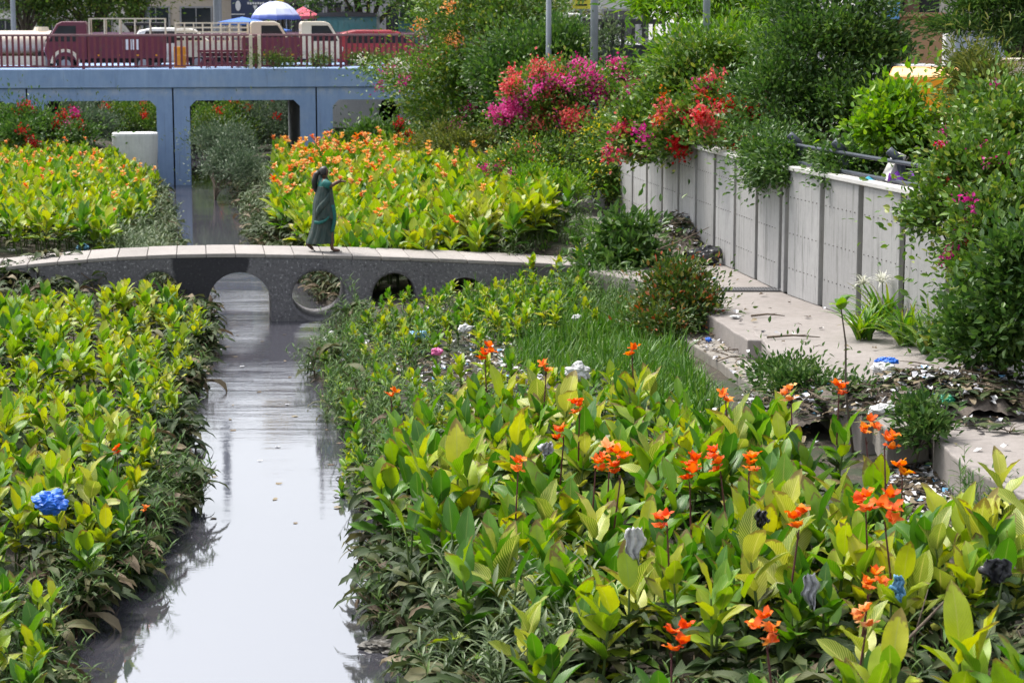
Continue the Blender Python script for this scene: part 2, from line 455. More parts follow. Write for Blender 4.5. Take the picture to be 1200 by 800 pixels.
# ------------------------------------------------------------------ concrete
def mat_concrete(name, a, b, speck=0.0, stain=None, rough=0.85, drip=0.0, big=0.7, sscale=60, pervar=0.0):
    t = NT(name); co = t.obj()
    n1 = t.noise(co, big, 6, 0.65); n2 = t.noise(co, 9, 6, 0.7); n3 = t.noise(co, sscale, 3, 0.75)
    f = t.math('ADD', t.math('MULTIPLY', n1, 0.55), t.math('MULTIPLY', n2, 0.45))
    c = t.ramp(f, [(0.33, a), (0.66, b)])
    if drip > 0:
        nd = t.noise(t.mapped(co, (5, 5, 0.35)), 2.2, 5, 0.7)
        c = t.mix(t.math('MULTIPLY', t.step(nd, 0.5, 0.72), drip), c, (a[0] * .4, a[1] * .4, a[2] * .38, 1))
    if pervar > 0:
        oi = t.n('ShaderNodeObjectInfo')
        c = t.mix(t.math('MULTIPLY', oi.outputs['Random'], pervar), c, (a[0] * .55, a[1] * .55, a[2] * .53, 1))
    if speck > 0:
        c = t.mix(t.math('MULTIPLY', t.step(n3, 0.56, 0.68), speck), c, (0.42, 0.42, 0.43, 1))
        c = t.mix(t.math('MULTIPLY', t.step(n3, 0.44, 0.32), speck), c, (0.02, 0.02, 0.022, 1))
    if stain is not None:
        c = stain(t, co, c)
    return t.done(t.principled(c, rough, normal=t.bump(t.math('ADD', n2, t.math('MULTIPLY', n3, 0.6)), 0.35, 0.012)))
M['slab'] = mat_concrete('path_slab', (0.185, 0.165, 0.152), (0.285, 0.258, 0.242), 0.2, drip=.25)
M['slab_old'] = mat_concrete('slab_old', (0.17, 0.155, 0.135), (0.29, 0.265, 0.235), 0.2, drip=0.4)
M['wall_panel'] = mat_concrete('wall_panel', (0.30, 0.298, 0.30), (0.42, 0.415, 0.415), 0.12, drip=0.8, pervar=.45)
M['coping'] = mat_concrete('coping', (0.42, 0.41, 0.40), (0.55, 0.54, 0.52), 0.1)
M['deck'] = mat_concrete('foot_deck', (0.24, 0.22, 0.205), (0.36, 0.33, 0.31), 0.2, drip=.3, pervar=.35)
M['block'] = mat_concrete('block', (0.48, 0.49, 0.51), (0.64, 0.65, 0.66), 0.1, drip=0.3)
def fstain(t, co, c):
    s = t.n('ShaderNodeSeparateXYZ'); t.l(co, s.inputs[0])
    nz = t.math('MULTIPLY', t.math('SUBTRACT', t.noise(co, 3.0, 5, 0.7), 0.5), 0.35)
    x = t.math('ADD', s.outputs[0], nz)
    nb = t.math('MULTIPLY', t.math('SUBTRACT', t.noise(co, 1.2, 2, 0.5), 0.5), 0.6)
    m = t.math('MULTIPLY', t.step(t.math('ADD', x, nb), -0.70, -0.62), t.step(x, 0.66, 0.58))
    return t.mix(t.math('MULTIPLY', m, 0.88), c, (0.012, 0.012, 0.017, 1))
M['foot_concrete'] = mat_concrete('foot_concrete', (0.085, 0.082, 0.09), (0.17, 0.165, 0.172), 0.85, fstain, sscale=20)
M['dark_gap'] = mat_plain('dark_gap', (0.02, 0.02, 0.022), 0.9)

# ------------------------------------------------------------------ footbridge: an arched slab cast over round pipes
FB_O = atz(250, 378, 0.0)                      # front face at the water
FB_W = 1.45
def on_face(px, py, off=0.0):
    """pixel -> (u, z) on the footbridge's front face"""
    d = ray(px, py); o = Vector((0, 0, CAMZ))
    t_ = ((FB_O + VX * off) - o).dot(VX) / d.dot(VX)
    p = o + d * t_
    return ((p - FB_O).dot(UX), p.z)
fb = empty('footbridge', FB_O, TH)
tag(fb, 'low arched concrete footbridge with round pipe openings, pale deck and black stain', 'footbridge')
top = [on_face(x, y) for x, y in ((-110, 325), (-50, 318), (0, 312.5), (60, 306.5), (130, 301), (200, 298), (270, 297), (350, 298), (420, 299.5), (500, 302), (580, 305.5), (640, 308.5), (700, 312))]
cu = bpy.data.curves.new('span', 'CURVE'); cu.dimensions = '2D'; cu.fill_mode = 'BOTH'; cu.extrude = FB_W / 2; cu.resolution_u = 6
def spl(pts):
    s = cu.splines.new('POLY'); s.points.add(len(pts) - 1)
    for q, (u, z) in zip(s.points, pts): q.co = (u, z, 0, 1)
    s.use_cyclic_u = True
spl([(u, z - 0.07) for u, z in top] + [(top[-1][0], -0.5), (top[0][0], -0.5)])
def hole(px, py, rpx, rpy, n=40):
    u0, z0 = on_face(px, py); u1, _ = on_face(px + rpx, py); _, z1 = on_face(px, py - rpy)
    a, b = u1 - u0, z1 - z0
    spl([(u0 + a * math.cos(2 * math.pi * k / n), max(-0.45, z0 + b * math.sin(2 * math.pi * k / n))) for k in range(n)])
# big water opening: arch on straight jambs
u0, z0 = on_face(281, 356); ra = on_face(281 + 37, 356)[0] - u0; rb = on_face(281, 319)[1] - z0
spl([(u0 + ra * math.cos(math.pi * k / 24), z0 + rb * math.sin(math.pi * k / 24)) for k in range(25)] + [(u0 - ra, -0.42), (u0 + ra, -0.42)])
hole(374, 346, 35, 32); hole(462, 348, 29, 31); hole(186, 346, 28, 31); hole(20, 346, 25, 30); hole(545, 352, 26, 27)
tmp = bpy.data.objects.new('tmp', cu); COL.objects.link(tmp)
dg = bpy.context.evaluated_depsgraph_get()
me = bpy.data.meshes.new_from_object(tmp.evaluated_get(dg)); me.name = 'span'
bpy.data.objects.remove(tmp)
me.transform(Matrix.Translation((0, FB_W / 2, 0)) @ Matrix.Rotation(R(90), 4, 'X'))
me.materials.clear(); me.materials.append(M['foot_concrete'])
link('span', me, fb)
# deck slabs
tu = np.array([p[0] for p in top]); tz = np.array([p[1] for p in top])
u = tu[0]; k = 0
n_sl = int((tu[-1] - tu[0]) / 0.52)
for k in range(n_sl):
    a, b = tu[0] + 0.52 * k, tu[0] + 0.52 * (k + 1) - 0.012
    za, zb = np.interp(a, tu, tz), np.interp(b, tu, tz)
    dz = rnd.uniform(-0.006, 0.006); f = -0.012 + rnd.uniform(-.006, .006)
    m = MB()
    m.add([(a, f, za - .068), (b, f, zb - .068), (b, FB_W + .012, zb - .068), (a, FB_W + .012, za - .068),
           (a, f, za + dz), (b, f, zb + dz), (b, FB_W + .012, zb + dz), (a, FB_W + .012, za + dz)],
          [(3, 2, 1, 0), (4, 5, 6, 7), (0, 1, 5, 4), (1, 2, 6, 5), (2, 3, 7, 6), (3, 0, 4, 7)])
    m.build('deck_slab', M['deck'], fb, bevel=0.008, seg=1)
# pipe collars lining the round openings
for px, py, rx, ry in ((374, 346, 34.8, 31.8), (462, 348, 28.8, 30.8), (186, 346, 27.8, 30.8)):
    u0, z0 = on_face(px, py); r = on_face(px + rx, py)[0] - u0; q = (on_face(px, py - ry)[1] - z0)
    m = MB(); n = 36; rings = []
    for (yy, rr) in ((-.004, 1.0), (FB_W + .004, 1.0), (FB_W + .004, .90), (-.004, .90), (-.004, 1.0)):
        rings.append([(u0 + r * rr * math.cos(2 * math.pi * i / n), yy, z0 + q * rr * math.sin(2 * math.pi * i / n)) for i in range(n)])
    m.rings(rings, caps=False); m.build('pipe_ring', M['foot_concrete'], fb, smooth=True)

# ------------------------------------------------------------------ blue road bridge
BB_O = atz(205, 217, 0.0)
BB_W = 9.0
def on_bb(px, py, off=0.0):
    d = ray(px, py); o = Vector((0, 0, CAMZ)); q = BB_O + VX * off
    t_ = (q - o).dot(VX) / d.dot(VX); p = o + d * t_
    return ((p - BB_O).dot(UX), p.z)
def bb_pt(u, v, z): return BB_O + UX * u + VX * v + Vector((0, 0, z))
t = NT('blue_paint'); co = t.obj()
n1 = t.noise(co, 0.6, 6, 0.7); n2 = t.noise(t.mapped(co, (2.5, 2.5, 0.5)), 3, 6, 0.7)
c = t.ramp(t.math('ADD', t.math('MULTIPLY', n1, .5), t.math('MULTIPLY', n2, .5)), [(0.32, (0.17, 0.265, 0.45)), (0.55, (0.23, 0.34, 0.54)), (0.72, (0.31, 0.42, 0.60))])
sp_ = t.n('ShaderNodeSeparateXYZ'); t.l(co, sp_.inputs[0])
band = t.math('MULTIPLY', t.step(t.math('ABSOLUTE', t.math('SUBTRACT', sp_.outputs[2], 3.02)), 0.20, 0.02), t.step(t.noise(co, 2.0, 6, .75), 0.42, 0.62))
c = t.mix(t.math('MULTIPLY', band, 0.55), c, (0.42, 0.46, 0.52, 1))
c = t.mix(t.math('MULTIPLY', t.step(t.noise(t.mapped(co, (6, 6, .25)), 1.6, 5, .75), .55, .75), .55), c, (.09, .12, .17, 1))
c = t.mix(t.math('MULTIPLY', t.step(t.noise(co, .8, 5, .7), .5, .68), .3), c, (.34, .42, .52, 1))
c = t.mix(t.math('MULTIPLY', t.step(t.noise(co, 1.1, 7, .8), 0.62, 0.72), 0.7), c, (0.10, 0.10, 0.11, 1))
M['blue_paint'] = t.done(t.principled(c, 0.7, normal=t.bump(n2, 0.2, 0.02)))
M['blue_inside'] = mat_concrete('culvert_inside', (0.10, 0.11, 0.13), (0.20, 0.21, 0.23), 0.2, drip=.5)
bb = empty('road_bridge', BB_O, TH)
tag(bb, 'blue painted concrete road bridge with square culvert openings across the canal', 'bridge')
zt = on_bb(205, 81)[1]; zf = on_bb(205, 103)[1]; zo = on_bb(205, 118)[1]
unit = on_bb(373, 110)[0] - on_bb(205, 110)[0]
half = 0.0
NU = range(-3, 3)
for k in NU:
    a, b = k * unit + 0.025, (k + 1) * unit - 0.025
    if b > 11.5: b = 11.5
    wl = on_bb(222, 150)[0]                # half a pier
    ch = 0.2
    cu = bpy.data.curves.new('culvert_unit', 'CURVE'); cu.dimensions = '2D'; cu.fill_mode = 'BOTH'; cu.extrude = BB_W / 2
    spl([(a, -0.5), (b, -0.5), (b, zf), (a, zf)])
    spl([(a + wl, -0.35), (a + wl, zo - ch), (a + wl + ch, zo), (b - wl - ch, zo), (b - wl, zo - ch), (b - wl, -0.35)])
    tmp = bpy.data.objects.new('tmp', cu); COL.objects.link(tmp)
    me = bpy.data.meshes.new_from_object(tmp.evaluated_get(bpy.context.evaluated_depsgraph_get())); bpy.data.objects.remove(tmp)
    me.name = 'culvert_unit'
    me.transform(Matrix.Translation((0, BB_W / 2, 0)) @ Matrix.Rotation(R(90), 4, 'X'))
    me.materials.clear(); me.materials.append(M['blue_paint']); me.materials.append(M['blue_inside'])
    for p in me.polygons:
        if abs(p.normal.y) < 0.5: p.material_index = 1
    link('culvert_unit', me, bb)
m = MB(); ua, ub = NU[0] * unit - 2, 13.0
m.box(((ua + ub) / 2, BB_W / 2, (zf + .004 + zt) / 2), (ub - ua, BB_W + 0.16, zt - zf - .004))
m.build('deck_beam', M['blue_paint'], bb, bevel=0.02)
t = NT('asphalt'); n = t.noise(t.pos(), 30, 5, .7)
M['asphalt'] = t.done(t.principled(t.ramp(n, [(.3, (.05, .05, .052)), (.7, (.11, .105, .10))]), .9, normal=t.bump(n, .3, .01)))
rd = MB()
zr = zt - 0.30
rd.box(((ua + ub) / 2, BB_W / 2, zr + .05), (ub - ua, BB_W - 0.5, 0.016 + .1))
o = rd.build('bridge_road', M['asphalt'], loc=BB_O, rz=TH); tag(o, kind='structure')
ROADB = zr + .108
# street behind and on the right bank
m = MB(); m.add([(-60, 79.0, ROAD_Z + .06), (40, 93.0, ROAD_Z + .06), (60, 140, ROAD_Z + .06), (-70, 140, ROAD_Z + .06)], [(0, 1, 2, 3)])
tag(m.build('street', M['asphalt']), kind='structure')
m = MB(); pts = [(6, XW(6) + 2.2), (27, XW(27) + 2.2), (33, XW(33) + 2.2), (50, XW(50) + 2.2), (66, XW(66) + 2.0), (80, 1.0)]
for (y0, x0), (y1, x1) in zip(pts, pts[1:]):
    m.add([(x0, y0, ROAD_Z + .012), (x0 + 12, y0, ROAD_Z + .012), (x1 + 12, y1, ROAD_Z + .012), (x1, y1, ROAD_Z + .012)], [(0, 1, 2, 3)])
tag(m.build('road', M['asphalt']), kind='structure')

# bridge railing
M['maroon'] = mat_plain('maroon_paint', (0.175, 0.035, 0.055), 0.5, var=.25, dirt=(0.10, 0.06, 0.06))
M['rail_pink'] = mat_plain('rail_pink', (0.25, 0.13, 0.15), 0.5, var=.2)
M['cream'] = mat_plain('cream_paint', (0.66, 0.60, 0.47), 0.5, var=.12, dirt=(.42, .36, .27))
rl = empty('bridge_railing', bb_pt(0, 0.14, zt), TH)
tag(rl, 'maroon iron railing with thin upright bars along the blue bridge', 'railing')
rh = on_bb(205, 41.5)[1] - zt
urs = np.arange(ua, ub, 2.75); urs = urs + (on_bb(300, 60)[0] - urs[np.argmin(abs(urs - on_bb(300, 60)[0]))])
for a, b in zip(urs[:-1], urs[1:]):
    m = MB()
    n = 15
    for i in range(1, n):
        x = a + (b - a) * i / n
        m.box((x, 0, rh / 2 + .02), (.075, .03, rh - .10))
    m.box(((a + b) / 2, 0, .09), (b - a - .05, .034, .04))
    m.build('bar_panel', M['maroon'], rl)
for a in urs:
    m = MB(); m.box((a, 0, rh / 2 - .02), (.09, .08, rh - .04)); m.build('post', M['maroon'], rl, bevel=.006, seg=1)
m = MB(); m.box(((ua + ub) / 2, 0, rh), (ub - ua, .08, .07)); m.build('top_rail', M['rail_pink'], rl, bevel=.012)
for px in (294, 304):
    x = on_bb(px, 60)[0]
    m = MB(); m.box((x, -.06, rh / 2), (.11, .06, rh + .02)); m.build('post', M['cream'], rl, bevel=.006, seg=1)
# the railing on the far side of the same bridge
rl2 = empty('bridge_railing', bb_pt(0, BB_W - 0.14, zt), TH)
tag(rl2, 'far maroon railing on the other side of the blue bridge behind the parked trucks', 'railing')
for a, b in zip(urs[:-1], urs[1:]):
    m = MB()
    for i in range(1, 15):
        x = a + (b - a) * i / 15
        m.box((x, 0, rh / 2 + .02), (.042, .03, rh - .10))
    m.build('bar_panel', M['maroon'], rl2)
m = MB(); m.box(((ua + ub) / 2, 0, rh), (ub - ua, .08, .07)); m.build('top_rail', M['rail_pink'], rl2)

# concrete block standing in the canal in front of the bridge
p0 = aty(159, 196, 65.6)
blk = MB(); s_ = scale_at(p0.y)
rr = []
for z, sc in ((-.3, 0.94), (0.05, .93), (.5, .98), (.98, 1.0), (1.05, .985), (1.06, .9)):
    ring = []
    for k in range(28):
        a = 2 * math.pi * k / 28; ca, sa_ = math.cos(a), math.sin(a)
        e = 0.55
        ring.append((0.70 * sc * math.copysign(abs(ca) ** e, ca), 0.55 * sc * math.copysign(abs(sa_) ** e, sa_), z))
    rr.append(ring)
blk.rings(rr)
o = blk.build('concrete_block', M['block'], loc=p0, rz=TH, smooth=False, bevel=.01)
tag(o, 'pale rounded concrete block standing in the channel before the blue bridge', 'concrete block')

# ------------------------------------------------------------------ the panelled wall along the path
def wall_run(name, label, pts, panel, gap, top, coping):
    root = empty(name, (pts[0][0], pts[0][1], PATH_Z)); tag(root, label, 'wall')
    ox, oy = pts[0]
    n_ = 0
    for (x0, y0), (x1, y1) in zip(pts, pts[1:]):
        d = Vector((x1 - x0, y1 - y0, 0)); L = d.length; d.normalize(); nrm = Vector((-d.y, d.x, 0))
        if nrm.x > 0: nrm = -nrm                       # towards the canal
        a = 0.0
        ang = math.atan2(d.y, d.x)
        m = MB(); Mx = Matrix.Translation((x0 - ox, y0 - oy, 0)) @ Matrix.Rotation(ang, 4, 'Z')
        sgn = 1 if (Matrix.Rotation(ang, 3, 'Z') @ Vector((0, 1, 0))).dot(nrm) > 0 else -1
        m.box((L / 2, -sgn * .16, top / 2 - .1), (L, .10, top + .1), Mx)
        m.build('backing', M['dark_wall'], root)
        while a < L - .2:
            b = min(a + panel, L) - gap
            m = MB(); th = .07 + rnd.uniform(0, .015)
            m.box(((a + b) / 2, -sgn * (th / 2 - .06), top / 2), (b - a, th, top - .01), Mx)
            m.build('panel', M['wall_panel'], root, bevel=.008, seg=1)
            mb = MB()
            for zz in (.42, .95, 1.5):
                for i in range(int((b - a) / .16)):
                    q = a + .08 + i * .16
                    c0 = Vector((q, sgn * .06, zz))
                    mb.tube([c0, c0 + Vector((0, sgn * .012, 0))], .008, 5, True, Mx)
            mb.build('bolt_rows', M['dark_wall'], root)
            mo = MB(); mo.box((b + gap / 2, -sgn * .06, top / 2 + .25), (gap * .98, .05, top - .52), Mx)
            mo.build('slot_infill', M['slot'], root)
            a += panel
        if coping:
            m = MB(); m.box((L / 2, -sgn * .10, top + .035), (L + .04, .40, .07), Mx)
            m.build('coping', M['coping'], root, bevel=.012)
        n_ += 1
    return root
M['dark_wall'] = mat_plain('dark_wall', (0.10, 0.095, 0.085), .9, var=.4)
M['slot'] = mat_plain('slot_infill', (0.27, 0.24, 0.16), .85, var=.6, scale=1.6, dirt=(.40, .38, .34))
wall_run('panel_wall', 'long grey concrete panel wall under the red and pink bougainvillea', [(XW(49.5), 49.5), (XW(32.45), 32.45)], 1.41, .18, 1.86, True)
wall_run('panel_wall', 'nearer grey panel wall with pale coping behind the white spider lilies', [(XW(32.4), 32.4), (XW(13), 13)], 1.5, .19, 1.9, True)
# return of the wall at its far end
m = MB(); m.box((0, 0, .95), (.5, .2, 1.9)); m.box((0, 0, 1.94), (.6, .3, .07))
o = m.build('wall_pier', M['wall_panel'], loc=(XW(49.7) - .1, 49.9, PATH_Z), bevel=.01); tag(o, 'pale square end pier of the panel wall beside the pink bougainvillea', 'pier')

# ------------------------------------------------------------------ path slabs
def slab(name, poly, z, th, mat, label=None, cat=None, jag=0.0, bevel=.02, kind=None):
    c0 = Vector((sum(p[0] for p in poly) / len(poly), sum(p[1] for p in poly) / len(poly), z - th))
    pts = []
    for i, p in enumerate(poly):
        q = poly[(i + 1) % len(poly)]
        n = max(1, int((Vector(p) - Vector(q)).length / .35)) if jag else 1
        for k in range(n):
            f = k / n; j = jag if k else 0
            pts.append((p[0] + (q[0] - p[0]) * f + rnd.uniform(-j, j) - c0.x, p[1] + (q[1] - p[1]) * f + rnd.uniform(-j, j) - c0.y))
    n = len(pts); m = MB()
    m.add([(x, y, 0) for x, y in pts] + [(x, y, th) for x, y in pts],
          [tuple(range(n - 1, -1, -1)), tuple(range(n, 2 * n))] + [(i, (i + 1) % n, n + (i + 1) % n, n + i) for i in range(n)])
    o = m.build(name, mat, loc=c0, bevel=bevel)
    tag(o, label, cat, kind=kind); return o
def P2(px, py, z):
    p = atz(px, py, z); return (p.x, p.y)
z = PATH_Z
# the walk beside the wall, from the wall's far end to the broken edge
slab('path', [P2(834, 371, z), P2(876, 398, z), (XW(27.6) - .03, 27.6), (XW(32.4) - .03, 32.4), (XW(49.5) - .03, 49.5), (XP(49.5) - .3, 49.5), (XP(42) - .1, 42), P2(690, 318, z), P2(760, 330, z)], z, .5, M['slab'], kind='structure', jag=.02)
slab('path', [P2(882, 389, z), P2(911, 421, z), P2(1010, 486, z), (XW(21.9) - .03, 21.9), (XW(27.56) - .03, 27.56)], z + .02, .5, M['slab'], kind='structure', jag=.03)
slab('path', [P2(1095, 513, z), P2(1140, 552, z), (5.2, 15.0), (XW(15) - .03, 15.0), (XW(21.86) - .03, 21.86), P2(1092, 492, z)], z + .01, .45, M['slab'], kind='structure', jag=.03)
slab('stone_step', [P2(796, 393, .92), P2(858, 378, .92), P2(905, 425, .92), P2(935, 450, .92), P2(898, 462, .92), P2(845, 424, .92)], .92, .42, M['slab_old'], 'low weathered concrete step below the path edge', 'step', jag=.015)
slab('broken_slab', [P2(1018, 471, 1.3), P2(1062, 469, 1.3), P2(1090, 494, 1.3), P2(1040, 500, 1.3)], 1.28, .4, M['slab_old'], 'broken pale concrete block sticking out of the litter heap', 'concrete block', jag=.03)
o = slab('stone_kerb', [P2(552, 279, .95), P2(624, 277, .95), P2(624, 272, .95), P2(550, 274, .95)], .95, .3, M['slab_old'], 'grey concrete kerb block among the plants behind the footbridge', 'kerb block')
# drain grate across the path
gr = empty('drain_grate', atz(882, 340, z + .004)); tag(gr, 'black slotted drain grate set across the concrete path', 'drain grate')
a, b = atz(840, 341, z), atz(927, 341, z)
gl = b.x - a.x
m = MB(); m.box((0, 0, .004), (gl, .34, .006)); m.build('recess', M['dark_gap'], gr)
m = MB()
for i in range(26):
    x = -gl / 2 + gl * (i + .5) / 26
    m.box((x, 0, .016), (.022, .33, .014), Matrix.Rotation(0, 4, 'Z'))
for yy in (-.17, 0, .17): m.box((0, yy, .018), (gl, .03, .016))
m.build('grille', mat_plain('grate_steel', (.16, .16, .165), .5, .3, .3), gr)

# ================================================================== plants
def rotz(V, a):
    c, s = math.cos(a), math.sin(a)
    return np.stack([V[..., 0] * c - V[..., 1] * s, V[..., 0] * s + V[..., 1] * c, V[..., 2]], -1)

def blade(L, W, az, a0, bend, base, nu=4, nv=8, fold=0.35, wav=0.12, sharp=0.8, frayed=False, r=rnd, pet=0.06, twist=0.0):
    """one broad leaf: returns verts, quads, uv"""
    tt = np.linspace(0, 1, nv + 1)
    ang = a0 + bend * tt ** 1.4
    ds = L / nv
    rr = np.concatenate([[0], np.cumsum(np.sin(ang[:-1]) * ds)]); zz = np.concatenate([[0], np.cumsum(np.cos(ang[:-1]) * ds)])
    w = 0.5 * W * np.sin(np.pi * np.clip(tt, 0, 1) ** sharp) ** 0.72
    w = np.where(tt < pet + 1e-6, np.maximum(w * .3, W * .05), w); w[-1] = 0.0015
    uu = np.linspace(-1, 1, nu + 1)
    ph = r.uniform(0, 6.28); k = r.uniform(9, 16)
    U, T = np.meshgrid(uu, tt)
    lat = U * w[:, None] * math.cos(fold)
    no = np.abs(U) * w[:, None] * math.sin(fold) + wav * W * np.sin(T * k + ph + U * 1.5) * (U ** 2) * 0.5 * np.sin(np.pi * T)
    tw = twist * T
    lat2 = lat * np.cos(tw) - no * np.sin(tw); no2 = lat * np.sin(tw) + no * np.cos(tw)
    R_ = rr[:, None] - np.cos(ang)[:, None] * no2
    Z_ = zz[:, None] + np.sin(ang)[:, None] * no2
    V = np.stack([R_, lat2, Z_], -1).reshape(-1, 3)
    V = rotz(V, az) + np.asarray(base)
    idx = np.arange((nu + 1) * (nv + 1)).reshape(nv + 1, nu + 1)
    q = np.stack([idx[:-1, :-1], idx[:-1, 1:], idx[1:, 1:], idx[1:, :-1]], -1)
    if frayed:
        keep = np.ones((nv, nu), bool)
        for i in range(2, nv):
            if r.random() < .55: keep[i, 0] = False
            if r.random() < .55: keep[i, -1] = False
        q = q[keep]
    else:
        q = q.reshape(-1, 4)
    uv = np.stack([(U + 1) / 2, T], -1).reshape(-1, 2)
    return V, q, uv

class Geo:
    def __init__(s): s.V = []; s.F = []; s.UV = []; s.MI = []; s.n = 0
    def add(s, V, q, uv, mi):
        s.V.append(V); s.F.append(q + s.n); s.UV.append(uv); s.MI.append(np.full(len(q), mi)); s.n += len(V)
    def arr(s):
        return np.concatenate(s.V), np.concatenate(s.F), np.concatenate(s.UV), np.concatenate(s.MI)
    def mesh(s, name, mats):
        V, F, UV, MI = s.arr(); return np_mesh(name, V, [F], mats, UV, MI)
def tube_geo(geo, pts, rad, n, mi):
    m = MB(); m.tube(pts, rad, n, caps=False)
    geo.add(np.array(m.v), np.array(m.f), np.zeros((len(m.v), 2)), mi)

def canna_geo(h, nl, seed, nu=4, nv=8, old=4, spread=1.0, nstem=1, Lr=(.30, .44)):
    r = random.Random(seed)
    g = Geo(); st = Geo()
    for s_ in range(nstem):
        bx, by = (0, 0) if s_ == 0 else (r.uniform(-.12, .12), r.uniform(-.12, .12))
        hh = h * r.uniform(.86, 1.05)
        lean = (r.uniform(-.10, .10), r.uniform(-.10, .10))
        P = lambda f: (bx + lean[0] * f * f, by + lean[1] * f * f, hh * f)
        tube_geo(st, [P(f) for f in (0, .3, .6, .82)], [.014, .013, .011, .007], 5, 0)
        az = r.uniform(0, 6.28)
        for i in range(nl):
            f = .34 + .55 * (i / max(1, nl - 1)); az += 2.4 + r.uniform(-.5, .5)
            L = r.uniform(*Lr) * (1.05 - .22 * abs(f - .55)); W = L * r.uniform(.42, .56)
            a0 = (1.1 - .8 * (f - .34) / .55) * r.uniform(.6, 1.6) * spread
            b = r.uniform(.15, .75) * (1.3 - .6 * f)
            V, q, uv = blade(L, W, az, a0, b, P(f * .93), nu, nv, r.uniform(.2, .5), r.uniform(.05, .2), r.uniform(.68, .85), r=r, twist=r.uniform(-.5, .5))
            g.add(V, q, uv, 0)
        for i in range(old):
            f = r.uniform(.15, .62); az += 2.1 + r.uniform(-.6, .6)
            L = r.uniform(Lr[0], Lr[1] * .95); W = L * r.uniform(.30, .42)
            V, q, uv = blade(L, W, az, r.uniform(.9, 1.35), r.uniform(1.0, 1.9), P(f), nu, nv, r.uniform(.1, .6), r.uniform(.15, .3), .8, frayed=(nu > 2 and r.random() < .6), r=r, twist=r.uniform(-.7, .7))
            g.add(V, q, uv, 1)
    return g, st

def flower_geo(seed, nb=3, nu=3, nv=4, size=1.0, mi=0):
    """a head of ruffled canna blooms, base at z = 0"""
    r = random.Random(seed); g = Geo()
    for b in range(nb):
        c = (r.uniform(-.045, .045) * size, r.uniform(-.045, .045) * size, (.01 + b * .045 + r.uniform(0, .02)) * size)
        az = r.uniform(0, 6.28)
        for p in range(5):
            az += 1.256 + r.uniform(-.3, .3)
            L = r.uniform(.075, .105) * size
            V, q, uv = blade(L, L * r.uniform(.62, .85), az, r.uniform(.35, 1.15), r.uniform(.3, 1.3), c, nu, nv, r.uniform(-.2, .3), r.uniform(.25, .5), .62, r=r, pet=0.0)
            g.add(V, q, uv, mi)
    return g

def spaced(poly, dist, seed, jitter=True, n=60000, test=None):
    """points in a polygon kept at least dist apart"""
    r = np.random.default_rng(seed); poly = np.array(poly)
    lo, hi = poly.min(0), poly.max(0)
    P = lo + r.random((n, 2)) * (hi - lo)
    x, y = P[:, 0], P[:, 1]; ins = np.zeros(n, bool); j = len(poly) - 1
    for i in range(len(poly)):
        xi, yi = poly[i]; xj, yj = poly[j]
        cnd = ((yi > y) != (yj > y)) & (x < (xj - xi) * (y - yi) / (yj - yi + 1e-12) + xi)
        ins ^= cnd; j = i
    P = P[ins]
    if test is not None and len(P): P = P[test(P)]
    cell = {}; out = []
    for p in P:
        k = (int(p[0] // dist), int(p[1] // dist)); ok = True
        for a in (-1, 0, 1):
            for b in (-1, 0, 1):
                for q in cell.get((k[0] + a, k[1] + b), ()):
                    if (q[0] - p[0]) ** 2 + (q[1] - p[1]) ** 2 < dist * dist: ok = False; break
        if ok:
            cell.setdefault(k, []).append(p); out.append(p)
    return np.array(out)

def scatter_mesh(name, variants, P, Z, mats, seed, smin=.85, smax=1.15, pick=None, tilt=0.12):
    """joins many copies of (V,F,UV,MI) variants into one mesh"""
    r = np.random.default_rng(seed)
    Vs, Fs, Us, Ms, n0 = [], [], [], [], 0
    ch = r.integers(0, len(variants), len(P)) if pick is None else pick
    for vi, (V, F, UV, MI) in enumerate(variants):
        sel = np.where(ch == vi)[0]
        if not len(sel): continue
        k = len(sel); a = r.random(k) * 6.283; s = r.uniform(smin, smax, k)
        c, sn = np.cos(a)[:, None], np.sin(a)[:, None]
        x = (V[None, :, 0] * c - V[None, :, 1] * sn) * s[:, None]; y = (V[None, :, 0] * sn + V[None, :, 1] * c) * s[:, None]
        z = V[None, :, 2] * s[:, None]
        tx, ty = r.uniform(-tilt, tilt, (k, 1)), r.uniform(-tilt, tilt, (k, 1))
        x, y = x + z * tx, y + z * ty
        VV = np.stack([x + P[sel, 0][:, None], y + P[sel, 1][:, None], z + Z[sel][:, None]], -1).reshape(-1, 3)
        FF = (F[None] + (np.arange(k) * len(V))[:, None, None]).reshape(-1, F.shape[1]) + n0
        Vs.append(VV); Fs.append(FF); Us.append(np.tile(UV, (k, 1))); Ms.append(np.tile(MI, k)); n0 += len(VV)
    return np_mesh(name, np.concatenate(Vs), [np.concatenate(Fs)], mats, np.concatenate(Us), np.concatenate(Ms))

def solve(px, py, h):
    """where a stem of height h stands if its top shows at the pixel"""
    z = 1.6
    for _ in range(12):
        p = atz(px, py, z); z = .5 * z + .5 * (ground(p.x, p.y) + h)
    return p.x, p.y, z

